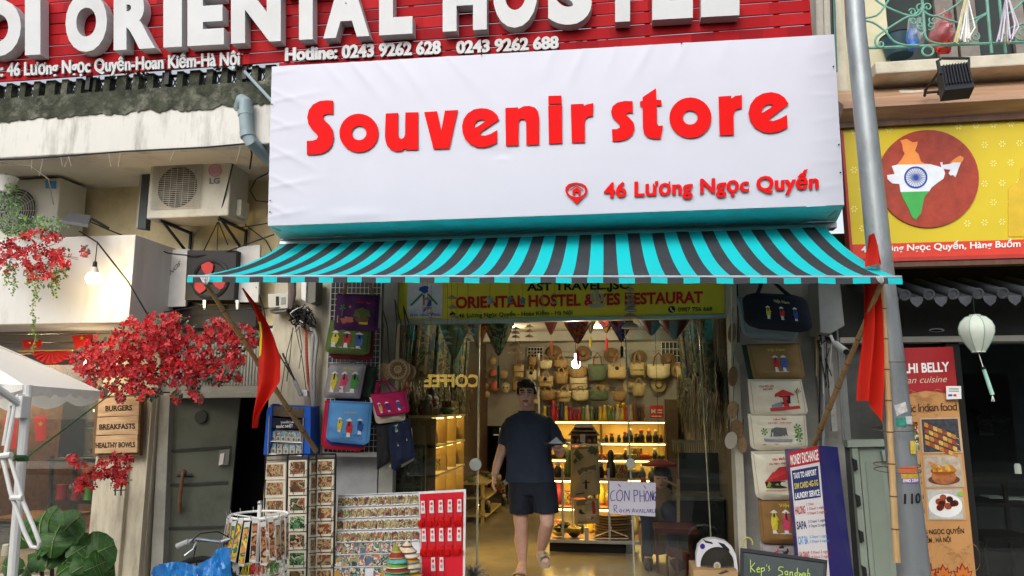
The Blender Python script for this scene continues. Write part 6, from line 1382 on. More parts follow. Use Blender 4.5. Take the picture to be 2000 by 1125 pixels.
# ---- green metal doors at the right
gp=M('sage_metal',(.30,.35,.29),.5,.07,2,bump=.05,dirt=(.18,.19,.15),dscale=3,damt=.35)
GD=T('folding_door','pale sage green metal folding door beside the blue price board','door',P(1690,1250,-.55))
g=MB();g.slab([(1655,860),(1742,858),(1744,872),(1656,874)],-.62,.1,gp);g.slab([(1664,874),(1676,874),(1700,1150),(1686,1150)],-.60,.06,gp);g.slab([(1677,874),(1738,873),(1764,1150),(1702,1150)],-.57,.05,gp);g.build('leaf',GD,bevel=.003)
g=MB();g.slab([(1690,902),(1722,900),(1744,1150),(1712,1150)],-.578,.007,M('sage_inset',(.27,.32,.26),.5,.06));g.build('inset_panel',GD,bevel=.003)
g=MB();
for k,py in enumerate((895,965,1035,1105)):px=1664+(py-874)*.087;g.slab([(px,py),(px+8,py+4),(px+10,py+22),(px+4,py+26)],-.64,.03,M('hinge_black',(.02,.02,.02),.5))
g.build('hinge',GD)
g=MB();g.slab([(1722,880),(1740,880),(1742,902),(1726,902)],-.61,.03,gp);g.build('latch',GD,bevel=.003)
t=T('folding_door','narrow sage green door edge standing right of the lamp post','door',P(1800,1250,-.55))
g=MB();g.slab([(1768,868),(1792,868),(1795,882),(1770,882)],-.86,.1,gp);g.slab([(1780,882),(1792,882),(1822,1150),(1808,1150)],-.84,.06,gp);g.slab([(1770,882),(1779,882),(1806,1150),(1798,1150)],-.82,.06,gp);g.build('leaf',t,bevel=.003)
# ---- roller banner (Indian food poster)
PB=T('food_poster','tall red and orange poster of Indian dishes standing by the dark door','poster',P(1830,1250,-.45))
q=Q((1752,680),(1861,677),(1908,1140),(1780,1140),-.42)
g=MB();g.splate(q,[(0,0),(1,0),(1,1),(0,1)],.02,M('poster_tan',(.52,.27,.10),.5,.06),-.022);g.build('board',PB)
g=MB();g.splate(q,[(0,0),(1,0),(1,.225),(.75,.20),(.45,.19),(.15,.205),(0,.22)],.001,M('poster_red',(.33,.02,.025),.45),.001);g.build('header',PB)
g=MB();text(g,q,'DELHI BELLY',-.14,.112,.90,.108,.042,WHITE,.03,0,.004);text(g,q,'Indian cuisine',-.12,.158,.84,.155,.03,M('poster_cream',(.55,.45,.35),.5),.0,0,.004,shear=.35);text(g,q,'Authentic Indian food',-.34,.285,.96,.278,.036,M('ink_brown',(.04,.015,.008),.5),.0,0,.004,spacing=.85)
text(g,q,'LƯƠNG NGỌC QUYẾN',.02,.800,.88,.795,.02,M('ink_brown',()),.02,0,.004);text(g,q,'HOÀN KIẾM , HÀ NỘI',-.02,.835,.66,.83,.02,M('ink_brown',()),.02,0,.004);g.build('lettering',PB)
g=MB();lt=M('poster_line',(.40,.20,.08),.5)
for cx_,cy_,n_,r_ in((.42,.215,7,.10),(.10,.82,5,.12),(.75,.87,5,.12)):
 for k in range(n_):
  a0=math.pi*(k+.5)/n_
  for s_c in(1,.7,.4):
   c0=(cx_+.25*s_c*math.cos(a0),cy_+.0-.0+r_*.6*s_c*math.sin(a0));pts=ell(c0[0],c0[1],.10*s_c,r_*.45*s_c,14)
   for a,b in zip(pts,pts[1:]+pts[:1]):g.spoly(q,[a,b,(b[0],b[1]+.0022),(a[0],a[1]+.0022)],lt,.0025)
g.build('line_pattern',PB,kind='stuff')
food=[PRINT('food_skewers',[(.05,.05,.06),(.5,.22,.03),(.35,.08,.02),(.6,.4,.08),(.04,.04,.05),(.45,.12,.03)],26,rnd=False),PRINT('food_pot',[(.4,.33,.25),(.35,.12,.03),(.5,.25,.08),(.12,.03,.01),(.42,.38,.3)],14,rnd=False),PRINT('food_curry',[(.55,.52,.45),(.2,.03,.01),(.35,.08,.02),(.06,.015,.01),(.1,.2,.03),(.6,.55,.5)],22,rnd=False)]
FP_=[(.34,.315,.455),(.345,.475,.60),(.35,.615,.735)]
for i,(u0,v0,v1)in enumerate(FP_):
 g=MB()
 g.splate(q,[(u0-.03,v0-.006),(.98-.03*i,v0-.006),(.99-.03*i,v1+.006),(u0-.03,v1+.006)],.001,M('photo_rim',(.50,.36,.22),.5),.003)
 g.splate(q,[(u0,v0),(.95-.03*i,v0),(.95-.03*i,v1),(u0,v1)],.001,[M('plate_dark',(.05,.055,.065),.4,.5,40),M('cloth_pale',(.45,.38,.3),.5,.3,20),M('plate_white',(.5,.5,.46),.5,.2,14)][i],.005)
 g.splate(q,[(u0-.30,v0+.01),(u0-.07,v0+.01),(u0-.07,v1-.01),(u0-.30,v1-.01)],.001,food[2-i],.005)
 rg=random.Random(i);um,vm=(u0+.95-.03*i)/2,(v0+v1)/2
 if i==0:
  for s_ in range(4):
   for k in range(7):
    u,v=u0+.07+.075*k,v0+.025+.026*s_+.0085*k;g.spoly(q,[(u-.034,v-.013),(u+.034,v-.006),(u+.03,v+.012),(u-.034,v+.005)],[M('food_orange',(.50,.20,.03),.4,.3,60),M('food_red',(.32,.06,.02),.4,.4,60),M('food_gold',(.6,.38,.08),.4,.3,60)][(k+s_)%3],.0075)
   g.spoly(q,[(u0+.05,v0+.02+.026*s_),(u0+.6,v0+.085+.026*s_),(u0+.6,v0+.088+.026*s_),(u0+.05,v0+.023+.026*s_)],M('skewer',(.5,.35,.2),.5),.007)
 elif i==1:
  g.spoly(q,ell(um,vm+.035,.26,.022,24),M('plate_brown',(.14,.05,.03),.4),.0065);g.spoly(q,ell(um,vm+.022,.20,.032,24),M('copper_pot',(.38,.14,.05),.35,.4,30),.007);g.spoly(q,ell(um,vm-.002,.21,.018,24),M('curry',(.30,.08,.015),.4),.0075)
  for k in range(5):g.spoly(q,[(um-.17+.08*k,vm+.002),(um-.20+.07*k,vm-.028+.006*(k%2)),(um-.13+.07*k,vm-.034+.008*(k%3)),(um-.08+.08*k,vm+.0)],[M('food_orange',()),M('food_gold',())][k%2],.008)
  g.spoly(q,[(um-.24,vm-.038),(um-.20,vm-.042),(um-.02,vm-.01),(um-.06,vm-.004)],M('food_orange',()),.0085)
 else:
  g.spoly(q,ell(um,vm+.005,.27,.05,24),WHITE,.0065)
  for k in range(11):a=rg.uniform(0,6.28);r_=rg.random()**.5;g.spoly(q,ell(um+.17*r_*math.cos(a),vm+.005+.034*r_*math.sin(a),.055,.0135,10),[M('food_char',(.12,.02,.01),.35,.4,60),M('food_red',()),M('food_dark',(.05,.012,.008),.35)][k%3],.007+.0004*k)
  g.spoly(q,ell(u0+.52,v0+.018,.05,.010,10),M('lime',(.25,.45,.06),.4),.0115)
 g.build('food_photo',PB,['photo of grilled skewers','photo of a curry pot','photo of dark red chicken pieces'][i])
g=MB()
for cx_,k_ in((.22,1.0),(.80,.8),(.50,.75),(.05,.8)):
 for k in range(7):
  a=R(-90+(k-3)*26);L_=(.085 if k==3 else .075)*k_;du,dv=math.cos(a)*L_*3.2,math.sin(a)*L_;c0=(cx_,.985)
  g.spoly(q,[c0,(c0[0]+du*.5-dv*1.0,c0[1]+dv*.55+du*.06),(c0[0]+du,c0[1]+dv*1.05),(c0[0]+du*.5+dv*1.0,c0[1]+dv*.55-du*.06)],M('lotus_dark',(.25,.03,.015),.5),.003+.0003*k)
  g.spoly(q,[(c0[0]+du*.25,c0[1]+dv*.25),(c0[0]+du*.5-dv*.6,c0[1]+dv*.55+du*.04),(c0[0]+du*.85,c0[1]+dv*.9),(c0[0]+du*.5+dv*.6,c0[1]+dv*.55-du*.04)],M('lotus_orange',(.55,.16,.03),.5),.0055+.0003*k)
g.build('lotus_print',PB)
t=T('payment_notice','small white card notice clipped at the right edge of the red poster','notice',P(1863,780,-.46))
g=MB();g.slab([(1848,754),(1877,754),(1878,779),(1849,780)],-.46,.006,WHITE);g.spoly(PX(-.461),[(1852,770),(1860,770),(1860,774),(1852,774)],nv,.001);g.spoly(PX(-.461),[(1862,770),(1868,770),(1868,774),(1862,774)],RED,.001)
for k in range(3):g.spoly(PX(-.461),[(1853,758+3*k),(1873,758+3*k),(1873,759+3*k),(1853,759+3*k)],gy,.001)
g.build('card',t)
# ---- lantern
LN=T('silk_lantern','pale green silk lantern with a long tassel hanging before the restaurant','lantern',P(1912,800,-.7))
c=P(1908,655,-.7);k=MPP(1908,655,-.7)
silk=M('silk_celadon',(.56,.62,.54),.5,.08,6,sub=.2)
g=MB();n=48
prof=[(10,-41),(20,-38),(30,-28),(34.5,-17),(34,-5),(28,10),(20,24),(13,34)]
vs=[];
for r,z in prof:
 for j in range(n):a=2*math.pi*j/n;rr_=r*(1-.05*abs(math.sin(4*a)))*k;vs.append((c.x+rr_*math.cos(a),c.y+rr_*math.sin(a),c.z-z*k))
g.add(vs,[(i*n+j,i*n+(j+1)%n,(i+1)*n+(j+1)%n,(i+1)*n+j)for i in range(len(prof)-1)for j in range(n)],silk,True);g.build('shade',LN)
g=MB()
for j in range(8):a=2*math.pi*(j+.0)/8;g.tube([(c.x+r*k*math.cos(a),c.y+r*k*math.sin(a),c.z-z*k)for r,z in prof],.0035,M('silk_rib',(.25,.36,.3),.5),5)
g.build('rib',LN)
g=MB();g.lathe(c+Vector((0,0,-36*k)),[(13*k,0),(13*k,3*k)],silk,16);g.lathe(c+Vector((0,0,41*k)),[(10*k,0),(11*k,3*k)],silk,16);g.lathe(c+Vector((0,0,-38.5*k)),[(9*k,0),(11*k,2.4*k)],BLACK,12);g.build('end_ring',LN)
g=MB();s0=c+Vector((0,0,-38*k));g.tube([c+Vector((0,0,42*k)),c+Vector((0,0,90*k))],.003,CABLE,5);g.tube([s0,s0+Vector((.018,0,-28*k))],.003,WHITE,5);g.build('cord',LN)
g=MB();a=s0+Vector((.018,0,-28*k));b=s0+Vector((.06,0,-86*k));g.tube([a,a+(b-a)*.1],4.2*k,BLACK,8);g.tube([a+(b-a)*.1,a+(b-a)*.12,b],[4.2*k,3.8*k,4.2*k],M('tassel_mint',(.35,.62,.52),.6),8)
for d in(-1,0,1):g.tube([b,b+Vector((d*3*k,0,-14*k))],.002,WHITE,4)
g.build('tassel',LN)
# ---- roof tile edge
RT=T('tile_canopy','row of dark curved roof tiles over the restaurant front','roof',P(1880,575,-.5))
tl=M('roof_tile',(.055,.06,.068),.45,.3,5,bump=.2)
x0t=P(1738,560,-.65).x;k=MPP(1850,560,-.65)
zt_=P(1850,566,-.65).z;zb_t=P(1850,540,-.25).z+.02
i=0;x=x0t-.08
while x<4.6:
 a,b=Vector((x,-.68,zt_-.035)),Vector((x-.05,-.2,zt_+.13))
 g=MB();g.tube([a,a+(b-a)*.02,b],[.040,.036,.036],tl,12);d_=(a-b).normalized();g.lathe(a,[(.041,.0),(.041,.012),(.028,.012),(.026,.004),(.006,.006)],tl,14,axis=d_);g.build('round_tile',RT)
 g=MB();m_=a+Vector((.082,.01,-.038));n_=b+Vector((.082,0,-.038))
 g.add([m_+Vector((-.05,0,.02)),m_+Vector((-.028,0,-.004)),m_+Vector((0,0,-.014)),m_+Vector((.028,0,-.004)),m_+Vector((.05,0,.02))]+[n_+Vector((q_,0,z_))for q_,z_ in((-.05,.02),(-.028,-.004),(0,-.014),(.028,-.004),(.05,.02))],[(j,j+1,j+6,j+5)for j in range(4)],tl)
 g.add([m_+Vector((-.05,-.003,.02)),m_+Vector((-.035,-.003,-.025)),m_+Vector((0,-.003,-.055)),m_+Vector((.035,-.003,-.025)),m_+Vector((.05,-.003,.02))],[(0,1,2,3,4)],tl);g.build('flat_tile',RT)
 x+=.164;i+=1
g=MB();g.box(x0t,4.6,-.2,-.12,zt_+.05,zt_+.4,DARKIN);g.build('backing',RT)
t=T('round_ornament','small round grey scroll ornament at the left end of the tile row','ornament',P(1685,575,-.3))
g=MB();g.lathe(P(1685,563,-.3),[(.03,0),(.04,.01),(.04,.03),(.03,.03)],tl,14,axis=(0,-1,0));g.build('disc',t)
t=T('wall_lamp','white half globe lamp peeping out right of the lamp post','lamp',P(1748,640,-.35));g=MB();g.ball(P(1746,640,-.35),(.035,.035,.055),EM('soft_white',(.9,.85,.75),.5),14,8);g.build('globe',t)
t=T('downlight','flat oval downlight under the dark restaurant lintel','lamp',P(1829,646,-.2));g=MB();g.splate(PX(-.13),ell(1829,645,15,3.5,20),.006,STEEL);g.splate(PX(-.137),ell(1829,645.5,12,2.2,20),.002,BLACK);g.build('rim',t)
# ---- floodlight, railing, hangers at the top right
FL2=T('flood_light','black ribbed flood lamp on a long bracket above the yellow restaurant sign','flood light',P(1868,180,-1.3))
q=Q((1838,128),(1892,122),(1904,170),(1846,176),(-1.28,-1.28,-1.38,-1.38))
g=MB();g.splate(q,[(0,0),(1,0),(1,1),(0,1)],.10,M('lamp_black',(.015,.017,.022),.4),-.10)
for k_ in range(9):g.splate(q,[(.04+.105*k_,.04),(.09+.105*k_,.04),(.09+.105*k_,.82),(.04+.105*k_,.82)],.018,M('lamp_black',()),.0)
g.build('casing',FL2,bevel=.003)
g=MB()
for pts in([(1892,138,-1.3),(1893,114,-1.25),(1840,114,-1.2),(1830,120,-1.2),(1834,140,-1.2),(1808,176,-1.05),(1806,187,-.98)],[(1838,145,-1.3),(1832,120,-1.2)],[(1850,170,-1.2),(1834,178,-1.0),(1833,185,-.98)],[(1808,181,-.98),(1833,179,-.98)]):g.tube([P(*p)for p in pts],.010,BR,6)
g.build('bracket',FL2)
RL=T('balcony_railing','pale green wrought iron railing with scrolls at the top right','railing',P(1850,95,-.75))
wg=M('railing_green',(.14,.34,.27),.5,.2,12,dirt=(.12,.1,.06),dscale=10);Yr=-.72
def sp(cx_,cy_,r0,a0,turns,sgn=1):return[(cx_+r0*(1-.75*t)*math.cos(R(a0+sgn*360*turns*t)),cy_+r0*(1-.75*t)*math.sin(R(a0+sgn*360*turns*t)))for t in[i/16 for i in range(17)]]
bars=[[(1690,94),(1850,88),(2080,79)],[(1924,-40),(1930,30),(1937,104)],[(1948,-40),(1955,30),(1964,104)],[(1799,-40),(1801,0),(1806,62)],[(1685,36),(1712,30),(1728,12),(1742,-12)],[(1685,40),(1705,44),(1728,60),(1745,80),(1768,88),(1795,88)],[(1700,-10),(1728,12),(1780,32),(1800,22),(1801,0)],[(1731,58),(1768,35),(1786,30),(1795,20)],[(1731,58),(1712,72),(1710,86),(1716,92)],[(1806,22),(1812,28),(1830,31),(1860,15),(1880,0)],[(1830,31),(1870,44),(1900,38),(1926,26)],[(1806,62),(1812,78),(1840,86),(1880,80),(1900,60),(1908,40),(1926,28)],[(1965,30),(1985,15),(2005,-5)],[(1964,60),(1985,50),(2010,45)]]
for i,b_ in enumerate(bars):
 g=MB();pp=[P(x,y,Yr-(.0 if i<4 else .01))for x,y in b_]
 sm_=pp
 if i>3:
  sm_=[]
  for j in range(len(pp)-1):
   p0,p1,p2,p3=pp[max(0,j-1)],pp[j],pp[j+1],pp[min(len(pp)-1,j+2)]
   for t in(0,.33,.66):sm_.append(.5*((2*p1)+(-p0+p2)*t+(2*p0-5*p1+4*p2-p3)*t*t+(-p0+3*p1-3*p2+p3)*t**3))
  sm_.append(pp[-1])
 g.tube(sm_,.011 if i<4 else .008,wg,7);g.build('bar',RL)
for i,(cx_,cy_,r_,a0,sg)in enumerate(((1796,15,9,20,-1),(1812,14,9,160,1),(1782,24,8,200,1),(1784,40,9,330,1),(1824,40,10,210,-1),(1797,50,8,60,1),(1818,50,9,120,-1),(1720,86,8,170,-1),(1996,65,16,180,-1),(1905,72,9,300,1))):
 g=MB();g.tube([P(x,y,Yr-.012)for x,y in sp(cx_,cy_,r_,a0,1.15,sg)],.006,wg,6);g.build('scroll',RL)
g=MB();g.tube([P(1812+11*math.cos(R(a)),100+9*math.sin(R(a)),Yr)for a in range(0,361,20)],.008,wg,6,cap=False);g.build('ring',RL)
t=T('plastic_bag','clear plastic bag with a blue and white bottle hanging on the green railing','bag',P(1784,105,-.66))
g=MB();s=cushion(g,((1774,36),(1792,36),(1806,92),(1768,88)),-.62,.10,FILM('clear_plastic',(.6,.65,.68),.35),rb=.3,wr=.02,seed=2);g.build('film',t)
g=MB();c=P(1784,96,-.64);g.lathe(c,[(.035,0),(.04,.05),(.04,.13),(.02,.17),(.014,.2)],M('bottle_blue',(.03,.16,.55),.3,.4,30),12);g.build('bottle',t)
t=T('plastic_bag','knotted pink plastic bag with red contents on the balcony ledge','bag',P(1838,108,-.6))
g=MB();s=cushion(g,((1826,28),(1842,28),(1862,92),(1808,88)),-.55,.13,FILM('pink_plastic',(.60,.22,.24),.8),rb=.3,wr=.03,seed=5);g.build('film',t)
g=MB();c=P(1838,84,-.56);g.ball(c,(.09,.05,.07),M('contents_red',(.65,.06,.04),.5,.3,14),14,8);g.build('contents',t)
t=T('plastic_bag','small crumpled red bag lying under the pink one behind the railing','bag',P(1842,107,-.6));g=MB();cushion(g,((1828,88),(1856,86),(1856,106),(1828,106)),-.62,.06,M('contents_red',()),rb=.3,wr=.03,seed=8);g.build('film',t)
t=T('plastic_tub','dark blue plastic tub behind the green railing','tub',P(1760,110,-.4));g=MB();c=P(1757,110,-.35);g.lathe(c,[(.10,0),(.13,.16),(.14,.165)],M('tub_blue',(.03,.07,.10),.4),20);g.build('body',t)
for b_,(bx_,by_,xs_,n_,hm)in enumerate(((1884,-14,(1858,1912),9,WHITE),(1963,-14,(1946,2000),8,M('hanger_lilac',(.55,.52,.62),.5)))):
 for i in range(n_):
  rg=random.Random(b_*30+i);w=rg.uniform(.05,.95);x1_=xs_[0]+(xs_[1]-xs_[0])*w*.75;yy=84-3*(i%4)if i%3 else 60+18*w
  side=(x1_+8+18*rg.random(),22+40*rg.random())if i%2 else(x1_-4,82)
  g=MB();Yh=-.80-.02*i
  g.tube([P(bx_+4,by_,Yh),P(bx_+2,by_+8,Yh),P(x1_,yy,Yh),P(x1_+4,yy+2,Yh),P(side[0],side[1],Yh),P(bx_+6,by_+8,Yh)],.0055,hm if i%4 else M('hanger_yellow',(.5,.46,.2),.5),6)
  g.build('clothes_hanger',None,'thin plastic clothes hanger in the %s bundle hanging on the green railing'%('left','right')[b_],'hanger',('left','right')[b_]+' bundle of clothes hangers')
t=T('wall_conduit','pale flaking patch of plaster on the light wood ledge','plaster patch',P(1790,170,-.75));
g=MB();lz=lambda px,yy:Vector((P(px,180,-.8).x,yy,zz+(zq-zz)*(yy+.95)/.4+.003));g.add([lz(1768,-.72),lz(1790,-.74),lz(1812,-.73),lz(1820,-.66),lz(1800,-.68),lz(1780,-.63),lz(1770,-.66)],[(0,1,2,3,4,5,6)],M('flake_white',(.6,.58,.5),.8));g.build('flake',t)
# ---- inside the restaurant
t=T('wall_fan','black wall fan hanging in the dark restaurant','fan',P(1935,830,1.5));g=MB()
c=P(1940,822,1.5)
for k in range(3):g.tube([c+Vector((math.cos(a)*.17,.3*math.sin(a)*.17,math.sin(a)*.07-.02*k))for a in[R(z)for z in range(0,361,24)]],.006,BLKMET,5,cap=False)
for k in range(12):a=R(30*k);g.tube([c,c+Vector((math.cos(a)*.17,.05*math.sin(a),math.sin(a)*.07))],.004,BLKMET,4)
g.build('cage',t);g=MB();g.tube([c,c+Vector((-.05,.3,.1))],.03,BLKMET);g.build('motor',t)
t=T('framed_picture','small pale picture frame on the restaurant wall','picture',P(1925,850,3.4));g=MB();bx(g,1912,1938,812,850,3.42,.03,M('frame_pale',(.25,.25,.22),.5));g.build('frame',t);g=MB();bx(g,1915,1935,815,847,3.41,.008,M('picture_grey',(.14,.14,.13),.5));g.build('picture',t)
for i,(px,py,w)in enumerate(((1941,971,18),(1977,974,20))):
 t=T('menu_sheet',['white menu sheet on the restaurant table, left one','white menu sheet on the restaurant table, right one'][i],'menu',P(px,py,.9));c=P(px,py,.9);k=MPP(px,py,.9)
 g=MB();g.box(c.x-w*k,c.x+w*k,c.y-.1,c.y+.1,c.z,c.z+.006,WHITE);g.build('paper',t)
t=T('restaurant_table','dark table inside the restaurant holding two menus','table',(P(1960,975,.9).x,.9,.14));c=P(1960,976.5,.9)
g=MB();g.box(c.x-.5,c.x+1.2,.65,1.25,c.z-.03,c.z-.002,M('table_dark',(.03,.025,.02),.3));g.build('tabletop',t)
for x_ in(-.45,1.1):g=MB();g.box(c.x+x_,c.x+x_+.05,.8,.85,.14,c.z-.031,BLKMET);g.build('leg',t)
t=T('restaurant_chair','dark slatted chair back at the restaurant table','chair',(P(1950,1050,.5).x,.5,.14));c=P(1955,1060,.45)
g=MB()
g.box(c.x-.2,c.x+.2,.30,.70,.56,.60,M('table_dark',()));g.build('seat',t)
for dx in(-.2,.17):g=MB();g.box(c.x+dx,c.x+dx+.03,.67,.70,.14,1.05,M('table_dark',()));g.build('leg',t);g=MB();g.box(c.x+dx,c.x+dx+.03,.30,.33,.14,.56,M('table_dark',()));g.build('leg',t)
g=MB();g.box(c.x-.17,c.x+.17,.672,.69,.98,1.05,M('table_dark',()));g.build('back_rail',t)
t=T('small_candle','small white candle lamp on the restaurant wall shelf','candle',P(1989,800,2));g=MB();g.lathe(P(1989,925,2),[(.03,0),(.03,.08),(.02,.1)],EM('soft_white',()),10);g.build('glass',t)
# ================================================================== SHOP INTERIOR
# glass front: left pane, door pane, right panes
gls=GLASS('shop_glass',(.92,.95,.93),1.15)
SF=T('shop_glazing','frameless glass shopfront with an open doorway and steel edge strips','glazing',(P(1090,1130,0).x,0,FL))
for i,(a,b)in enumerate((((768,934)),((1226,1420)))):
 g=MB()
 g.slab([(a,634-.018*(a-766)),(b,634-.018*(b-766)),(b+(3 if i else 1),1132),(a-3,1134)],.0,.01,gls);g.build('glass_pane',SF)
stl=M('glass_edge',(.42,.42,.32),.25,.1,metal=.5)
for a,b,w in((934,929,3.2),(1219,1238,3.2),(1364,1392,2.2),(1421,1447,4),(965,962,.0)):
 if not w:continue
 g=MB();g.slab([(a,628),(a+w,628),(b+w,1134),(b,1134)],-.012,.024,stl);g.build('edge_strip',SF)
g=MB();g.lathe(P(929,907,-.02),[(.052,0),(.052,.014),(.045,.018)],M('sticker_disc',(.40,.42,.38),.4),22,axis=(0,-1,0));g.build('round_sticker',SF)
g=MB();g.lathe(P(1232,905,-.02),[(.04,0),(.04,.014),(.035,.018)],M('sticker_disc',()),22,axis=(0,-1,0));g.build('round_sticker',SF)
# room available note
RN=T('room_note','handwritten white note on the glass reading room available','notice',P(1235,1008,-.03))
g=MB();g.slab([(1190,939),(1281,943),(1280,1009),(1190,1003)],-.025,.003,M('note_paper',(.55,.53,.62),.6,.04));g.build('paper',RN)
pen=M('pen_blue',(.04,.03,.20),.5);g=MB();s_=PX(-.027)
def pen_stroke(g,pts,w,m,s_=s_):
 for(a,b)in zip(pts,pts[1:]):
  d=Vector((b[0]-a[0],b[1]-a[1]));n=Vector((-d.y,d.x)).normalized()*w*.5 if d.length else Vector((0,0))
  g.spoly(s_,[(a[0]-n.x,a[1]-n.y),(b[0]-n.x,b[1]-n.y),(b[0]+n.x,b[1]+n.y),(a[0]+n.x,a[1]+n.y)],m,.001)
K=lambda pts:[(1080+x/3.2605,780+y/3.2605)for x,y in pts]
for st in([(392,580),(372,590),(365,620),(372,645),(398,640)],[(425,575),(405,600),(408,640),(430,648),(445,620),(440,585),(425,575)],[(415,540),(432,557)],[(455,648),(458,580),(485,645),(485,578)],[(518,655),(515,578),(538,582),(540,605),(520,615)],[(555,655),(553,580)],[(555,615),(580,615)],[(580,580),(582,655)],[(600,582),(588,610),(592,645),(606,648),(614,615),(600,582)],[(578,548),(592,568)],[(620,650),(622,585),(635,645),(636,580)],[(655,588),(642,600),(640,640),(652,645),(653,620),(645,620)],[(390,722),(388,675),(405,675),(405,695),(390,700),(412,722)],[(430,700),(422,712),(432,720),(440,708),(430,700)],[(455,700),(446,710),(455,720)],[(465,722),(468,698),(476,712),(484,698),(487,722)],[(503,722),(512,695),(522,720)],[(506,712),(518,711)],[(527,698),(535,720),(543,698)],[(548,722),(556,698),(565,722)],[(571,698),(571,722)],[(580,698),(580,722),(592,722)],[(597,722),(604,698),(612,722)],[(617,722),(617,698),(628,704),(618,710),(628,720)],[(634,698),(634,722),(644,722)],[(650,698),(650,722)],[(650,698),(655,698)],[(650,710),(655,710)],[(650,722),(656,722)]):
 pen_stroke(g,K(st),1.5 if st[0][1]<660 else 1.1,pen)
g.build('handwriting',RN)
# ---- lights of the room
def plamp(label,px,py,Y,e,r=.04,col=(1,.9,.75),disc=True):
 t=T('ceiling_lamp',label,'lamp',P(px,py,Y),'round ceiling lamps in the shop');p=P(px,py,Y)
 g=MB();g.lathe((p.x,p.y,ZC-.03),[(.07,0),(.07,.028)],EM('lamp_disc',(1,.92,.78),9),16);g.build('disc',t)
 lamp('ceiling_lamp_light',(p.x,p.y,ZC-.12),e,col,.07)
for i,(x,y)in enumerate(((-1.3,1.0),(-.2,1.0),(-1.3,2.7),(-.2,2.7),(.6,4.3),(-.6,4.3))):
 t=T('ceiling_lamp','round white lamp on the shop ceiling, %s row, %s'%(('front','middle','back')[i//2],('left','right')[(i%2)if i<4 else 1-i%2]),'lamp',(x,y,ZC-.03),'round ceiling lamps in the shop')
 g=MB();g.lathe((x,y,ZC-.03),[(.07,0),(.07,.028)],EM('lamp_disc',(1,.92,.78),7),16);g.build('disc',t)
 lamp('ceiling_lamp_light',(x,y,ZC-.12),(9,9,9,9,11,11)[i],(1,.78,.44),.08)
t=T('bulb','bright white bulb hanging before the straw handbags','light bulb',P(1125,705,1.9));c=P(1125,711,1.9)
g=MB();g.ball(c,.05,EM('white_bulb',(1,.97,.9),14),14,8);g.build('glass',t);g=MB();g.tube([c+Vector((0,0,.045)),c+Vector((0,0,.12))],.02,WHITE,8);g.tube([c+Vector((0,0,.12)),(c.x,c.y,ZC)],.004,CABLE,5);g.build('socket',t)
lamp('bulb_light',c+Vector((0,-.07,0)),8,(1,.95,.85),.06)
# ---- back wall shelf unit
shm=M('shelf_pale',(.60,.45,.18),.5,.08);led=EM('led_strip',(1,.70,.20),14)
BW=T('back_shelf','long lit shelf unit along the back wall behind the display stand','shelf',(P(1180,1000,4.9).x,4.9,FL))
Ys=4.85;xa,xb=P(1058,900,Ys).x,P(1303,900,Ys).x
zs=[P(1180,y,Ys).z for y in(822,864,897,935,985)]
g=MB();g.box(xa,xb,Ys+.3,Ys+.32,FL,zs[0],shm);g.build('back_panel',BW)
for i,x in enumerate((xa,P(1173,900,Ys).x,xb-.03)):
 g=MB();g.box(x,x+.03,Ys,Ys+.298,FL,zs[0]-.021,M('shelf_side',(.25,.16,.06),.5));g.build('upright',BW)
for i,z in enumerate(zs):
 g=MB();g.box(xa-.01,xb+.01,Ys-.01,Ys+.298,z-.02,z,M('shelf_board',(.45,.36,.2),.5));g.build('shelf_board',BW)
 g=MB();g.box(xa+.02,xb-.02,Ys-.002,Ys+.012,z-.034,z-.021,led);g.build('led_strip',BW)
 lamp('shelf_light',((xa+xb)/2,Ys+.10,z-.04),4.5,(1,.64,.16),typ='AREA',size=(xb-xa-.1,.05))
g=MB();bx(g,1304,1326,780,1000,Ys-.02,.3,WOOD('brown_post',(.07,.045,.025),(.13,.085,.05)));g.build('side_post',BW)
# figures on the shelves
prof_bottle=[(.028,0),(.034,.02),(.034,.10),(.022,.15),(.012,.18),(.012,.22)]
fig=RND('figure_colours',[(.35,.02,.02),(.02,.02,.025),(.4,.35,.25),(.02,.03,.06),(.25,.02,.05),(.5,.35,.03),(.1,.15,.05)],.35)
gb=MB();gb.lathe((0,0,0),[(.035,0),(.042,.03),(.036,.10),(.022,.15),(.026,.17),(.026,.20),(.012,.225)],fig,12)
first=None
def local(mb,name):
 me=bpy.data.meshes.new(name);me.from_pydata(mb.v,[],mb.f)
 for m in mb.mats:me.materials.append(m)
 me.polygons.foreach_set('material_index',mb.m);me.polygons.foreach_set('use_smooth',mb.sm);me.update();return me
me_fig=local(gb,'figurine')
gb=MB();gb.lathe((0,0,0),[(.04,0),(.045,.05),(.03,.11),(.03,.15),(.05,.2),(.03,.235)],M('brass_vase',(.45,.28,.03),.3,metal=.6),12);me_vase=local(gb,'vase')
gb=MB();s1=M('doll_body',(.03,.03,.035),.4);s1b=RND('doll_face',[(.5,.4,.3),(.5,.1,.05),(.3,.35,.3)],.5)
gb.lathe((0,0,0),[(.03,0),(.032,.06),(.02,.09)],s1,10);gb.ball((0,0,.11),.024,s1b,10,6);me_doll=local(gb,'doll')
def put(me,name,loc,label,cat,group,sc=1,rz=0):
 o=bpy.data.objects.new(name,me);COL.objects.link(o);o.location=loc;o.scale=(sc,sc,sc);o.rotation_euler=(0,0,rz);props(o,label,cat,group);return o
rg=random.Random(17)
for i in range(24):
 x=xa+.04+i*(xb-xa-.35)/23
 put(me_fig,'bottle',(x,Ys+.1,zs[0]),'slim bottle figurine on the back shelf top, %s'%(ORD[i]+' from the left' if i<20 else('fourth','third','second','last')[i-20]+' before the yellow vases'),'bottle','slim bottles on top of the back shelf',rg.uniform(.85,1.1)*(1.25 if i in(2,4)else 1))
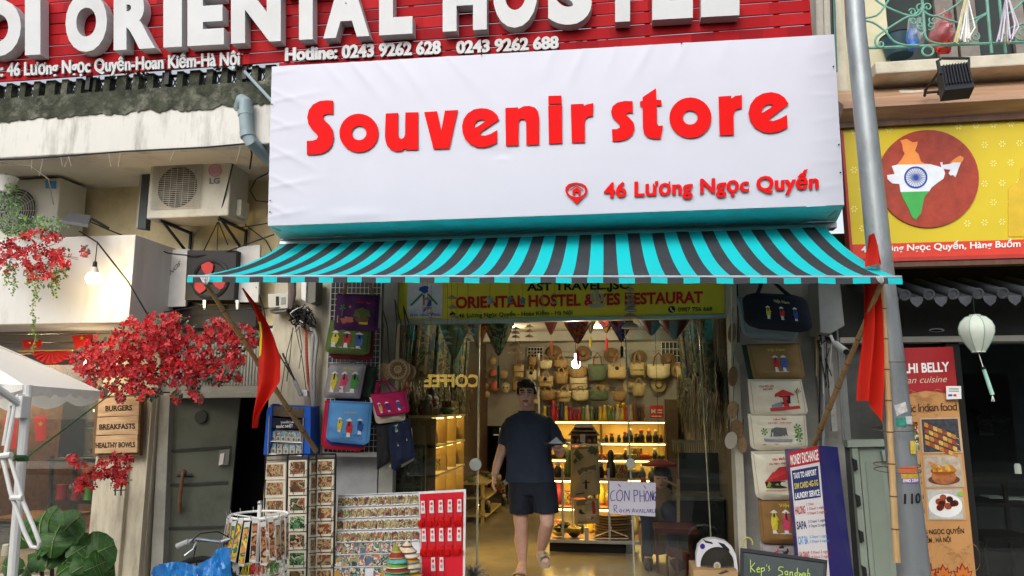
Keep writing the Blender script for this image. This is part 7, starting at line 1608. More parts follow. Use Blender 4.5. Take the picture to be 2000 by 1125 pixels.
for i,px in enumerate((1192,1206,1218)):
 put(me_vase,'vase',P(px,820,Ys+.12)*1,['yellow brass vase left of the others on the lit shelf top','middle brass vase on the lit shelf top','tall brass vase at the right on the lit shelf top'][i],'vase','brass vases',1+.1*i)
 bpy.context.scene.collection.objects[-1].location.z=zs[0]
for i,px in enumerate((1240,1256)):
 g=MB();c=Vector((P(px,800,Ys).x,Ys+.1,zs[0]));g.lathe(c,[(.035,0),(.05,.06),(.03,.16),(.04,.2),(.015,.3-.05*i)],M('wood_statue',(.22,.08,.04),.5,.3,20),12);g.build('statuette',None,['brown wooden statuette seen through the right pane, left one','taller pointed wooden statuette seen through the right pane'][i],'statuette')
t=T('price_sign','square red sign card standing on the back shelf','sign',P(1283,818,Ys-.02));g=MB();bx(g,1269,1296,792,817,Ys-.03,.01,M('card_red',(.52,.035,.02),.5));g.build('card',t)
g=MB();text(g,PX(Ys-.031),'M',1272,807,1280,807,8,WHITE,.04,0,.002)
for k in range(2):g.spoly(PX(Ys-.031),[(1283,800+5*k),(1293,800+5*k),(1293,802+5*k),(1283,802+5*k)],WHITE,.002)
g.spoly(PX(Ys-.031),[(1272,812),(1292,812),(1292,814),(1272,814)],WHITE,.002);g.build('lettering',t)
ri=RND('trinket_colours',[(.05,.1,.03),(.2,.1,.05),(.4,.08,.03),(.03,.03,.03),(.3,.25,.15),(.12,.2,.08)],.5)
gb=MB();gb.lathe((0,0,0),[(.03,0),(.05,.02),(.055,.045),(.045,.05)],ri,12);me_bowl=local(gb,'bowl')
gb=MB();gb.box(-.05,.05,-.04,.04,0,.11,PRINT('box_print',[(.2,.12,.05),(.06,.14,.04),(.35,.28,.12),(.03,.03,.02),(.3,.06,.03)],24));me_box=local(gb,'gift_box')
for lv in range(1,5):
 n=20
 for i in range(n):
  x=xa+.08+i*(xb-xa-.16)/(n-1);z=zs[lv];kind=rg.choice((me_bowl,me_doll,me_box,me_bowl))if lv>1 else(me_doll if i>9 else me_bowl)
  nm={'doll':('doll','small dark doll'),'bowl':('bowl','small lacquer bowl'),'gift_box':('gift_box','little printed gift box')}[kind.name.split('.')[0]]
  put(kind,nm[0],(x+rg.uniform(-.02,.02),Ys+rg.uniform(.05,.15),z),'%s, %s from the left, %s level of the back shelf'%(nm[1],ORD[i],('','second','third','fourth','lowest')[lv]),nm[0].replace('_',' '),'trinkets on the back shelf',rg.uniform(.9,1.6),rg.uniform(-.4,.4))
  # ---- handbags on the back wall
straw=M('bag_straw',(.50,.40,.20),.8,.2,30,bump=.8,bscale=120);straw2=M('bag_straw_brown',(.30,.20,.09),.8,.25,30,bump=.8,bscale=120);straw3=M('bag_pale',(.60,.54,.34),.8,.12,30,bump=.8,bscale=120);bgrn=M('bag_green',(.09,.13,.08),.8,.15,30,bump=.6,bscale=120);bpk=M('bag_coral',(.55,.16,.10),.8,.2)
hm_={'s':straw,'b':straw2,'p':straw3,'g':bgrn,'k':bpk}
YW=4.98
HBG=[(1001,1024,712,739,'s','striped straw basket bag with tall handles above the man\'s head',1),(1031,1048,696,716,'b','small brown straw pouch, upper of the pair left of the pole',0),(1027,1048,722,744,'p','small cream flap bag with a dark clasp',0),(1050,1079,703,722,'p','cream box handbag with a short handle',0),(1050,1080,734,757,'s','half-round cream straw bag right of the man',0),(1081,1110,702,720,'b','flat tan straw clutch bag in the top row',0),(1082,1110,726,752,'b','dark tan half-round bag in the middle row',0),(1112,1146,716,740,'b','wide brown striped basket below the bulb',0),(1113,1147,735,762,'p','big cream basket in the middle of the wall',1),(1148,1186,711,747,'g','dark green basket with brown handles',1),(1188,1222,713,741,'s','straw basket with a round black clasp beside the green one',1),(1054,1086,761,783,'b','brown round bag in the bottom row right of the man',0),(1087,1116,763,787,'s','round golden straw bag in the bottom row',0),(1118,1149,762,784,'p','cream flap bag with two tabs in the bottom row',0),(1151,1188,762,783,'g','grey-green striped bag in the bottom row',0),(1194,1226,764,785,'b','brown bag with yellow spots at the right of the bottom row',0),(1231,1258,708,736,'s','straw bag behind the right glass, left one',1),(1264,1308,711,742,'p','big pale basket bag with dark handles behind the right glass',1),(1234,1262,748,776,'s','small straw backpack behind the right glass',0),(1000,1010,744,765,'b','brown bag half hidden behind the man\'s head',0),(1040,1052,765,790,'p','cream bag beside the man\'s ear',0),(1320,1345,715,745,'s','straw bag far right behind the glass',0)]
for i,(x0,x1,y0,y1,m,lab,tall)in enumerate(HBG):
 Yq=YW+.02*(i%3);k=MPP(x0,y0,Yq)
 t=T('handbag',lab,'handbag',P((x0+x1)/2,y1,Yq),'straw handbags on the back wall');dx=(x1-x0)*(.08 if i%3==0 else-.02)
 g=MB();cushion(g,((x0,y0),(x1,y0),(x1-dx,y1),(x0+dx,y1)),Yq,.09,hm_[m],rb=.45 if i%2 else .25,nx=10,ny=8,seed=i)
 g.build('body',t)
 if(i%4==0):
  g=MB();g.tube([P(x0+1,(y0+y1)/2,Yq-.1),P(x1-1,(y0+y1)/2,Yq-.1)],.008,straw2,5);g.build('band',t)
 g=MB();hh=22 if tall else 9;w=(x1-x0)
 g.tube([P(x0+w*.28,y0+3,Yq-.08),P(x0+w*.33,y0-hh*.6,Yq-.07),P((x0+x1)/2,y0-hh,Yq-.06),P(x0+w*.67,y0-hh*.6,Yq-.07),P(x0+w*.72,y0+3,Yq-.08)],.011,M('handle_brown',(.12,.05,.03),.6)if m in 'gp' and tall else straw2,6);g.build('handle',t)
 if i in(2,4,10):g=MB();g.ball(P((x0+x1)/2,y0+6,Yq-.10),(.03,.015,.03),BLACK,10,6);g.build('clasp',t)
for i,(px,py,r,m)in enumerate(((947,733,8,'g'),(963,728,8,'k'),(984,731,9,'s'),(946,754,8,'b'),(966,754,10,'k'),(988,757,10,'p'),(950,770,7,'s'),(962,705,8,'s'))):
 c=P(px,py,YW);k=MPP(px,py,YW)
 t=T('round_pouch',['small olive pouch left of the doorway top','small pink pouch above the orange one','square straw pouch with a smile, over the dark doorway','reddish brown pouch at the far left over the doorway','round orange pouch over the dark doorway','round cream pouch with two dark eyes over the doorway','yellow straw pouch lowest at the left of the doorway','flowery straw pouch, highest over the doorway'][i],'pouch',c,'little pouches over the doorway')
 g=MB();g.ball(c,(r*k,.05,r*k),hm_[m],16,10);g.build('body',t)
 g=MB();g.tube([c+Vector((-r*k*.5,0,r*k*.8)),c+Vector((0,0,r*k*1.9)),c+Vector((r*k*.5,0,r*k*.8))],.008,straw2,5);g.build('handle',t)
 if i==5:
  g=MB();g.ball(c+Vector((-.025,-.05,0)),.012,BLACK,8,5);g.ball(c+Vector((.03,-.05,0)),.012,BLACK,8,5);g.build('eye',t)
for i in range(16):
 px=1046+18.5*i;py=(722,760,697)[i%3];c=P(px,py+8*math.sin(i*2.3),5.12);k=MPP(px,py,5.1)
 t=T('straw_hat','flat woven straw hat hung behind the handbags, %s from the left'%ORD[i],'hat',c,'straw hats behind the handbags')
 g=MB();g.lathe(c,[(15*k,0),(14.5*k,.01),(7*k,.02),(6*k,.06),(.01,.075)],(straw2,straw,M('hat_dark_straw',(.16,.10,.05),.8,.3))[i%3],20,axis=(.05,-1,.1));g.build('weave',t)
 if i%2:g=MB();g.lathe(c+Vector((0,-.022,0)),[(7.2*k,0),(6.4*k,.015)],BLACK,16,axis=(.05,-1,.1),cap=False);g.build('band',t)
t=T('hanging_rail','white rail on the back wall holding the straw bags','rail',P(1140,755,5.1));g=MB()
for y_ in(697,756):g.tube([P(1050,y_,5.12),P(1225,y_-1,5.12)],.01,STEEL,6)
g.tube([P(1052,690,5.0),P(1053,850,5.0)],.018,WHITE,8);g.build('bar',t)
for i,(a,b)in enumerate((((1031,679),(1060,698)),((1292,668),(1330,708)))):
 t=T('vent_window',['small dark gridded window high on the back wall behind the cream bag','small dark gridded window high on the back wall behind the right glass'][i],'window',P(a[0],b[1],5.15));g=MB();bx(g,a[0],b[0],a[1],b[1],5.17,.02,M('night',(.01,.012,.02),.3));g.build('pane',t)
 g=MB()
 for k in range(6):u=a[0]+(b[0]-a[0])*k/5;g.tube([P(u,a[1],5.15),P(u,b[1],5.15)],.005,WHITE,4)
 for k in range(4):v=a[1]+(b[1]-a[1])*k/3;g.tube([P(a[0],v,5.15),P(b[0],v,5.15)],.005,WHITE,4)
 g.build('grille',t,kind='stuff')
t=T('wall_trim','pale horizontal cable trunking across the white back wall','trunking',P(1200,697,5.17));g=MB();bx(g,1060,1335,684,687,5.17,.02,M('trunk_grey',(.3,.3,.3),.5));g.build('trunk',t)
# corridor things
t=T('exit_sign','small black sign with a pale square symbol above the dark doorway','sign',P(980,850,5.25));g=MB();bx(g,962,1000,834,851,5.3,.02,BLACK);g.build('panel',t)
g=MB();bx(g,975,984,843,845,5.295,.004,M('sign_pale',(.3,.4,.15),.5));
for a in((976,836,977,846),(983,836,984,846),(976,836,984,837),(976,845,984,846),(979,838,981,844),(964,849,994,850)):bx(g,a[0],a[2],a[1],a[3],5.294,.004,EM('sign_glow',(.6,.7,.35),.5))
g.build('symbol',t)
t=T('corridor_lamp','small glowing orange lamp deep in the dark corridor','lamp',P(971,842,8.5));g=MB();c=P(971,839,8.5);g.lathe(c-Vector((0,0,.05)),[(.05,0),(.055,.03),(.05,.10)],EM('orange_lamp',(1,.32,.08),3),14);g.build('lamp_shade',t)
lamp('corridor_light',c+Vector((0,-.15,0)),1.2,(1,.4,.15),.05)
g=MB();g.box(XL+.001,XL+.04,3.3,5.12,FL,2.15,WOOD('jamb_wood',(.06,.03,.02),(.11,.06,.035)));g.build('door_jamb',None,'dark brown wooden jamb at the left of the corridor','door frame')
# wooden rack left of the corridor
t=T('side_rack','wooden tiered rack with trinkets at the left wall before the corridor','rack',P(950,990,4.0));
for i,(py,Y)in enumerate(((932,4.0),(958,4.0),(990,4.0))):
 g=MB();c=P(948,py,Y);g.box(XL+.02,c.x+.16,3.2,4.4,c.z-.02,c.z,shm);g.build('shelf_board',t)
g=MB();c=P(960,1000,3.9);g.box(c.x-.02,c.x+.02,3.2,3.24,FL,P(950,932,4).z-.021,shm);g.build('post',t)
for i in range(14):
 py=(932,958,990)[i%3];z=P(948,py,4).z;put((me_bowl,me_box,me_doll)[i%3],('bowl','gift_box','doll')[i%3],(XL+.15+.1*(i%4),3.3+.08*i,z),'%s on the side rack\'s %s board, %s from the front'%(('lacquer bowl','printed box','small doll')[i%3],('top','middle','bottom')[i%3],ORD[i//3]),('bowl','gift box','doll')[i%3],'trinkets on the side rack',1.2)
 # ---- left wall lit shelving (seen through the left pane)
LSH=T('side_shelf','lit yellow shelving with trinkets along the left wall behind the glass','shelf',(XL+.2,1.6,FL))
y0s,y1s=.35,1.62
zz1=[1.55,1.28,1.02,.72,.42]
g=MB();g.box(XL+.002,XL+.02,y0s,y1s,FL,zz1[0],shm);g.build('back_panel',LSH)
for i,z in enumerate(zz1):
 g=MB();g.box(XL+.021,XL+.42,y0s,y1s,z-.02,z,M('shelf_board',()));g.build('shelf_board',LSH)
 g=MB();g.box(XL+.36,XL+.375,y0s+.02,y1s-.02,z-.032,z-.021,led);g.build('led_strip',LSH)
 lamp('shelf_light',(XL+.25,(y0s+y1s)/2,z-.04),5.5,(1,.66,.16),typ='AREA',size=(.05,y1s-y0s-.1))
for k,y in enumerate((y0s,.78,1.2,y1s-.03)):g=MB();g.box(XL+.021,XL+.41,y,y+.02,FL,zz1[0]-.021,M('shelf_side',()));g.build('upright',LSH)
for lv in range(5):
 for i in range(14):
  y=y0s+.12+i*(y1s-y0s-.2)/13;kind=rg.choice((me_bowl,me_doll,me_box,me_fig));nm={'doll':('doll','small dark doll'),'bowl':('bowl','small lacquer bowl'),'gift_box':('gift_box','little printed gift box'),'figurine':('bottle','slim coloured bottle')}[kind.name.split('.')[0]]
  put(kind,nm[0],(XL+rg.uniform(.1,.34),y,zz1[lv]),'%s, %s from the street, %s shelf of the left wall'%(nm[1],ORD[i],ORD[lv]),nm[0].replace('_',' '),'trinkets on the left wall shelf',rg.uniform(.9,1.5),rg.uniform(-1,1))
  # ---- hanging strings of trinkets on the side walls
def strings(label,wallx,sgn,ya,yb,zt,zb,n,seed,mats,sz=.05):
 t=T('hanging_trinkets',label,'trinkets',(wallx,(ya+yb)/2,zb));g=MB();rg=random.Random(seed)
 for i in range(n):
  y=rg.uniform(ya,yb);L_=rg.uniform(.3,1)*(zt-zb);x=wallx+sgn*rg.uniform(.03,.16);z=zt-rg.uniform(0,.2)
  g.tube([(x,y,z),(x+rg.uniform(-.01,.01),y,z-L_)],.004,mats[i%len(mats)],4)
  for k in range(rg.randrange(3,7)):
   zz_=z-L_*(k+1)/7;s=sz*rg.uniform(.5,1.2);d=rg.uniform(-.6,.6)
   g.add([(x,y-s*.5,zz_),(x+sgn*.01,y,zz_+s*(1+d)),(x,y+s*.5,zz_),(x+sgn*.02,y+d*s,zz_-s*1.6)],[(0,1,2,3)],mats[(i+k)%len(mats)])
 g.build('strings',t,kind='stuff')
tm=[M('tk_tan',(.22,.16,.07),.7,.3),M('tk_dark',(.04,.035,.025),.7),M('tk_bone',(.40,.35,.25),.7),M('tk_olive',(.10,.10,.05),.7)]
strings('rows of dark trinkets and keyrings hanging above the lit side shelf',XL,1,.2,3.4,1.9,1.56,170,1,tm,.05)
strings('strings of tan and bone trinkets hanging down the right wall behind the glass',XR,-1,.1,4.2,2.1,1.32,260,2,tm,.07)
sc_=[PRINT('scarf_teal',[(.03,.08,.08),(.06,.15,.14),(.12,.16,.10),(.02,.05,.06)],9),PRINT('scarf_tan',[(.20,.15,.08),(.10,.08,.05),(.28,.22,.12),(.06,.10,.08)],9),PRINT('scarf_sage',[(.07,.10,.06),(.13,.15,.09),(.04,.06,.05),(.2,.18,.1)],9),PRINT('scarf_dark',[(.02,.025,.03),(.05,.06,.05),(.12,.09,.05),(.02,.03,.05)],9)]
for i in range(22):
 side=i%2;y=.35+.26*(i//2);x=XL+.12 if side==0 else XR-.14
 t=T('scarf','%s scarf hanging on the %s wall, %s from the street'%(('teal','tan','sage green','dark')[(i//2)%4],('left','right')[side],ORD[i//2]),'scarf',(x,y,1.9),'scarves hanging on the side walls')
 g=MB();rg2=random.Random(i);w=rg2.uniform(.10,.17)
 g.grid(lambda u,v:(x+.03*math.sin(u*11+i)+(.12*(1-v))*(1 if side==0 else-1)*.3,y+(u-.5)*w*(1.6-.4*v),2.5-(.42+.28*abs(math.sin(i*1.7)))*v-.05*math.sin(u*5+i)*v),12,5,sc_[(i//2)%4]);g.build('cloth',t)
g=MB();g.slab([(1312,859),(1402,859),(1402,866),(1312,866)],1.6,.02,M('fringe_rail',(.3,.27,.18),.7));
for k in range(60):px=1312+1.5*k;g.tube([P(px,864,1.59),P(px+1,880+(k*7)%6,1.59)],.004,tm[2 if k%3 else 0],4)
g.build('fringed_rail',None,'pale fringed cloth edge above the dark counter screen','fringe')
# ---- hoi an lanterns in the ceiling
def hlan(label,px,py_top,py_bot,Y,w,m,tas=None,tlen=30):
 """conical silk lantern, wide above, pointed below; pixel measures"""
 p0=P(px,py_top,Y);k=MPP(px,py_top,Y);t=T('silk_lantern',label,'lantern',P(px,py_bot,Y),'silk lanterns under the shop ceiling');H=(py_bot-py_top)*k;W=w*k*.5
 g=MB();n=24;prof=[(.35*W,.38*H),(.8*W,.28*H),(W,.08*H),(.96*W,0),(.8*W,-.2*H),(.5*W,-.55*H),(.16*W,-.92*H),(.08*W,-.96*H)]
 vs=[(p0.x+r*(1-.06*abs(math.sin(3*2*math.pi*j/n)))*math.cos(2*math.pi*j/n),p0.y+r*math.sin(2*math.pi*j/n),p0.z+z)for r,z in prof for j in range(n)]
 g.add(vs,[(i*n+j,i*n+(j+1)%n,(i+1)*n+(j+1)%n,(i+1)*n+j)for i in range(len(prof)-1)for j in range(n)],m,True);g.build('shade',t)
 g=MB()
 for j in range(6):a=2*math.pi*j/6;g.tube([(p0.x+r*1.01*math.cos(a),p0.y+r*1.01*math.sin(a),p0.z+z)for r,z in prof],.004,M('lantern_rib',(.08,.04,.02),.6),4)
 g.lathe((p0.x,p0.y,p0.z-.99*H),[(.10*W,0),(.12*W,.06*H)],M('lantern_rib',()),10);g.tube([(p0.x,p0.y,p0.z+.38*H),(p0.x,p0.y,ZC)],.004,CABLE,4);g.build('frame',t)
 if tas:
  g=MB();z=p0.z-.99*H;g.tube([(p0.x,p0.y,z),(p0.x,p0.y,z-tlen*.3*k)],.003,tas,4);g.tube([(p0.x,p0.y,z-tlen*.3*k),(p0.x,p0.y,z-tlen*.4*k),(p0.x,p0.y,z-tlen*k)],[.01,.016,.014],tas,8);g.build('tassel',t)
lt_=PRINT('silk_teal',[(.02,.05,.05),(.06,.18,.16),(.15,.3,.26),(.03,.08,.14),(.25,.32,.12)],9)
lr_=PRINT('silk_red',[(.30,.03,.01),(.05,.06,.2),(.4,.12,.02),(.15,.02,.03),(.08,.12,.25)],10)
hlan('big teal patterned lantern in the doorway, left of the man',974,634,694,.9,60,lt_,M('tas_green',(.02,.12,.08),.6),62)
hlan('red and blue patterned lantern over the doorway centre',1128,632,672,.9,52,lr_,M('tas_red',(.35,.03,.02),.6),42)
hlan('small maroon lantern between the teal and red ones',1076,626,654,1.4,28,M('silk_maroon',(.10,.02,.03),.5,.3),M('tas_rust',(.25,.08,.03),.6),40)
hlan('small dark plum lantern with a red tassel, right of centre',1184,626,651,1.4,32,PRINT('silk_plum',[(.12,.02,.08),(.3,.05,.04),(.05,.02,.06),(.2,.15,.03)],10),M('tas_red',()),34)
hlan('deep blue lantern by the right door edge',1213,630,668,.7,46,PRINT('silk_blue',[(.02,.03,.2),(.06,.1,.35),(.25,.08,.2),(.02,.02,.1)],9),CABLE,30)
hlan('small olive lantern between the red and plum ones',1153,626,652,1.8,22,M('silk_olive',(.16,.17,.08),.5,.3),M('tas_yellow',(.5,.4,.05),.6),26)
hlan('dark red lantern at the left pane edge',935,634,680,.7,40,PRINT('silk_rust',[(.3,.05,.02),(.12,.02,.02),(.4,.18,.05)],8))
hlan('green lantern behind the left pane',888,640,700,.5,56,PRINT('silk_green',[(.04,.10,.07),(.10,.2,.13),(.2,.26,.14)],6))
hlan('wine red lantern behind the right pane',1316,628,664,.6,60,M('silk_wine',(.16,.03,.04),.5,.3))
hlan('mauve lantern behind the right pane, left of the wine one',1272,626,656,.8,50,M('silk_mauve',(.14,.06,.07),.5,.3))
# ---- wind chimes of little conical hats in front of the sign
hat=M('mini_hat',(.50,.40,.36),.6,.15,30);rg=random.Random(33)
CH=[(835,552,[582,600],9,0),(882,552,[579,598,616],10,0),(893,552,[622,640],8,0),(957,552,[583],10,1),(996,552,[583],8,2),(1021,552,[585],8,2),(1060,552,[580,597],6,0),(1083,552,[573,590],6,0),(826,628,[628,640,654,668],8,0),(874,628,[646,657,669],8,0),(914,628,[640,651,663],8,0),(842,590,[610,620],7,0),(1007,640,[640,648,656,668],9,0),(1034,636,[636,645,655],9,0),(1006,668,[672,684],14,0)]
for i,(px,y0,hs_,w,typ)in enumerate(CH):
 Yc=-.22-.03*(i%3)if i<12 else 1.0
 t=T('wind_chime','%s hanging %s, %s from the left'%(('tiny conical hats','a little white bell house','a small painted bell')[typ],'inside the doorway' if i>11 else('before the yellow door sign' if i<8 or i==11 else 'before the left glass'),ORD[i if i<8 else(i-8 if i<12 else i-12)]),'wind chime',P(px,hs_[-1],Yc),'hat wind chimes')
 g=MB();g.tube([P(px,545 if i<12 else 620,Yc),P(px,hs_[-1]+14,Yc)],.0016,CABLE,4);g.build('string',t)
 for j,y in enumerate(hs_):
  off_=(rg.uniform(-6,6)if len(hs_)>2 and i<12 else 0);c=P(px+off_,y,Yc);k=MPP(px,y,Yc)*w
  g=MB()
  if typ==0:g.lathe(c-Vector((0,0,k*.35)),[(k,0),(k*.96,k*.06),(k*.4,k*.42),(.002,k*.62)],hat,16);g.build('small_hat',t)
  else:g.lathe(c-Vector((0,0,k)),[(k*.75,0),(k*.6,k*.2),(k*.55,k*1.0),(k*.85,k*1.05),(.003,k*1.6)],M('bell_white',(.45,.47,.48),.5,.3,40)if typ==1 else PRINT('bell_paint',[(.3,.35,.38),(.1,.2,.3),(.5,.5,.45)],30),14);g.build('bell',t)
for(px,py)in((1067,601),(1130,599)):pass
# big hat tower and ship chime
t=T('hat_tower','tower of woven conical hat rings hanging before the yellow sign','wind chime',P(1232,640,-.25))
for j,(y,w)in enumerate(((553,6),(563,8),(573,9),(583,10),(593,11),(602,13),(615,15),(633,17))):
 c=P(1231,y,-.25);k=MPP(1231,y,-.25)*w;g=MB();g.lathe(c-Vector((0,0,k*.35)),[(k,-.15*k),(k*1.0,0),(k*.75,k*.3),(k*.3,k*.55)],M('mesh_hat',(.42,.36,.32),.5,.3,60),22);g.build('hat_ring',t)
g=MB();g.tube([P(1231,545,-.25),P(1231,640,-.25)],.002,CABLE,4);g.build('string',t)
t=T('ship_chime','little sailing ship ornament with white sails hanging before the sign','ornament',P(1166,598,-.25));g=MB();s_=PX(-.25)
g.slab([(1148,594),(1183,592),(1178,599),(1155,600)],-.27,.04,M('ship_hull',(.45,.42,.38),.5,.2,40));g.build('hull',t)
for j,(x,y,w,h)in enumerate(((1156,572,8,18),(1166,566,9,24),(1176,572,7,18))):
 g=MB();g.slab([(x-w*.5,y),(x+w*.4,y+2),(x+w*.6,y+h),(x-w*.3,y+h-2)],-.26,.004,M('sail',(.45,.40,.38),.6,.2));g.build('sail',t)
g=MB();g.tube([P(1166,545,-.25),P(1166,596,-.25)],.002,CABLE,4);g.build('string',t)
# ---- central display stand
ST=T('display_stand','steel display stand with warm lit wooden shelves in the middle of the shop','stand',(P(1170,1058,1.6).x,1.6,FL))
wdn=WOOD('stand_wood',(.18,.10,.05),(.30,.18,.09),4,(1,6,6));Yf=1.45
g=MB();xa1,xb1=P(1062,1055,Yf).x,P(1250,1055,Yf).x;zb1_=P(1160,1062,Yf).z
g.box(xa1,xb1,Yf,Yf+.04,zb1_,zb1_+.035,STEEL);g.build('front_rail',ST,bevel=.003)
g=MB();g.box(xa1,xb1,Yf+.04,Yf+.75,zb1_+.01,zb1_+.03,wdn);g.build('shelf_board',ST)
g=MB();g.box(xa1+.05,xb1-.05,Yf+.1,Yf+.7,FL,zb1_+.008,DARKIN);g.build('base',ST)
for px in(1099,1190):
 g=MB();x=P(px,1000,Yf).x;g.box(x-.012,x+.012,Yf-.005,Yf+.02,zb1_+.036,P(px,915,Yf).z,STEEL);g.build('post',ST)
g=MB();x=P(1145,1000,Yf).x;g.box(x-.02,x+.02,Yf-.008,Yf+.02,zb1_+.0355,P(1145,1030,Yf).z,STEEL);g.build('post',ST)
g=MB();x=P(1236,1000,Yf).x;g.box(x-.008,x+.008,Yf-.005,Yf+.015,zb1_+.036,P(1236,1005,Yf).z,STEEL);g.build('post',ST)
for i,py in enumerate((990,935)):
 z=P(1160,py,Yf+.3).z;g=MB();g.box(xa1+.05,xb1-.1,Yf+.25,Yf+.7,z-.02,z,wdn);g.build('shelf_board',ST)
 g=MB();g.box(xa1+.07,xb1-.12,Yf+.255,Yf+.27,z-.034,z-.021,led);g.build('led_strip',ST)
 lamp('stand_light',((xa1+xb1)/2,Yf+.3,z-.05),6.0,(1,.66,.2),typ='AREA',size=(1.0,.05))
g=MB();x0_,x1_=P(1112,867,Yf).x,P(1168,867,Yf).x;zt1=P(1140,867,Yf).z;g.box(x0_-.03,x1_+.03,Yf-.03,Yf+.3,zt1-.015,zt1,M('top_white',(.5,.5,.46),.4));g.build('top_shelf',ST)
g=MB();g.box(x1_-.02,x1_+.0,Yf+.2,Yf+.22,zb1_+.036,zt1-.016,STEEL);g.box(x0_,x0_+.02,Yf+.2,Yf+.22,zb1_+.036,zt1-.016,STEEL);g.build('post',ST)
# carved wooden house on the top shelf
t=T('model_house','carved dark wooden model house on top of the display stand','model',P(1142,866,Yf));cw2=WOOD('carved_wood',(.035,.018,.01),(.12,.06,.03),12,(1,1,1));c=P(1141,867,Yf+.08);k=MPP(1141,867,Yf)
g=MB();g.box(c.x-26*k,c.x+26*k,c.y-.05,c.y+.08,c.z+.001,c.z+16*k,cw2)
g.build('walls',t,bevel=.004)
g=MB();
for j in range(3):w=(31-6*j)*k;z=c.z+(17+7.5*j)*k;g.hexa([(c.x-w,c.y-.09,z),(c.x+w,c.y-.09,z),(c.x+w*.8,c.y-.05,z+8*k),(c.x-w*.8,c.y-.05,z+8*k),(c.x-w,c.y+.1,z),(c.x+w,c.y+.1,z),(c.x+w*.8,c.y+.06,z+8*k),(c.x-w*.8,c.y+.06,z+8*k)],cw2)
g.build('roof',t,bevel=.003)
g=MB()
for j in range(5):x=c.x+(-22+11*j)*k;g.tube([(x,c.y-.07,c.z),(x,c.y-.07,c.z+17*k)],.012,cw2,8);g.ball((x,c.y-.075,c.z+6*k),.02,M('carved_figure',(.16,.08,.05),.5),8,6)
g.build('column',t)
g=MB();bx(g,1133,1143,848,864,Yf-.02,.005,M('tag_grey',(.3,.32,.34),.5));g.build('price_tag',t)
# canvas bags hanging on the stand
def f8(g,s):
 for(u,v,r)in((.2,.12,.12),(.32,.2,.12),(.75,.08,.14),(.88,.12,.12),(.15,.28,.08)):g.spoly(s,[(u+r*(1+.35*math.sin(5*a))*math.cos(a),v+r*.55*(1+.3*math.cos(4*a))*math.sin(a))for a in[R(z)for z in range(0,360,24)]],c_('leafdark',(.05,.08,.03)),.004)
 g.spoly(s,[(.22,.48),(.38,.42),(.62,.42),(.88,.38),(.9,.50),(.7,.54),(.3,.56)],c_('tree',(.10,.09,.06)),.004);g.spoly(s,[(.42,.5),(.54,.5),(.52,.66),(.44,.66)],c_('greyblue',()),.005);g.spoly(s,[(.5,.68),(.56,.68),(.58,.86),(.5,.86)],THK,.004);g.spoly(s,[(.42,.72),(.66,.72),(.66,.74),(.42,.74)],THK,.004);g.spoly(s,[(.2,.93),(.48,.92),(.48,.94),(.2,.95)],THK,.004)
bag('tan canvas bag with a tree and boat print, upper one on the display stand',((1117,874),(1168,870),(1173,965),(1113,972)),Yf-.12,.03,fabric('linen',(.30,.25,.16)),f8,.0,None,41,[[(1130,873,0),(1140,866,0),(1152,872,0)]])
def f9(g,s):
 g.spoly(s,[(.12,.06),(.55,.04),(.55,.22),(.12,.24)],c_('tree',()),.004);g.spoly(s,[(.80,.06),(.86,.2),(.88,.5),(.80,.75),(.66,.85),(.74,.55),(.72,.3),(.74,.1)],c_('darkredbag',(.25,.03,.03)),.004);g.spoly(s,[(.22,.42),(.3,.38),(.34,.5),(.48,.58),(.3,.6),(.2,.52)],THK,.004);g.spoly(s,[(.15,.9),(.5,.89),(.5,.91),(.15,.92)],THK,.004)
bag('tan canvas bag with a red figure print, lower one on the display stand',((1120,976),(1169,973),(1171,1022),(1122,1024)),Yf-.10,.03,fabric('linen',()),f9,.0,None,42)
# goods on the stand
for i in range(26):
 lv=i%3;z=(zb1_+.03,P(1160,990,Yf+.3).z,P(1160,935,Yf+.3).z)[lv];x=xa1+.12+(i//3)*.115
 put((me_box,me_bowl,me_doll,me_fig)[(i*7)%4],('gift_box','bowl','doll','bottle')[(i*7)%4],(x,Yf+.42+.05*(i%2),z),'%s on the display stand\'s %s level, %s from the left'%(('printed box','lacquer bowl','small doll','coloured bottle')[(i*7)%4],('bottom','middle','top')[lv],ORD[i//3]),('gift box','bowl','doll','bottle')[(i*7)%4],'goods on the display stand',1.3)
for i,(px,py)in enumerate(((1092,1047),(1122,1049),(1102,1040))):
 c=P(px,py,Yf+.12);g=MB();m=M('coconut_bowl',(.50,.44,.10),.35,.3,12);m2=M('coconut_dark',(.03,.02,.015),.3)
 for j in range(2):g.lathe(c+Vector((0,0,.045*j)),[(.03,0),(.06,.025),(.072,.05),(.066,.05),(.05,.02)],m if(i+j)%2==0 else m2,16)
 g.build('coconut_bowl',None,['stack of coconut bowls at the left corner of the stand','yellow coconut bowls near the centre post of the stand','dark coconut bowl behind the left stack'][i],'bowl','coconut bowls on the stand')
for i in range(9):
 c=P(1196+3*(i%2),1046-5.2*i,Yf+.2);g=MB();g.lathe(c,[(.20,0),(.205,.01),(.15,.02),(.02,.022)],straw2 if i%2 else M('tray_wood',(.20,.11,.04),.6,.3,12),22);g.build('woven_tray',None,'flat woven tray in the stack behind the hanger, %s from the bottom'%ORD[i],'tray','stacked woven trays')
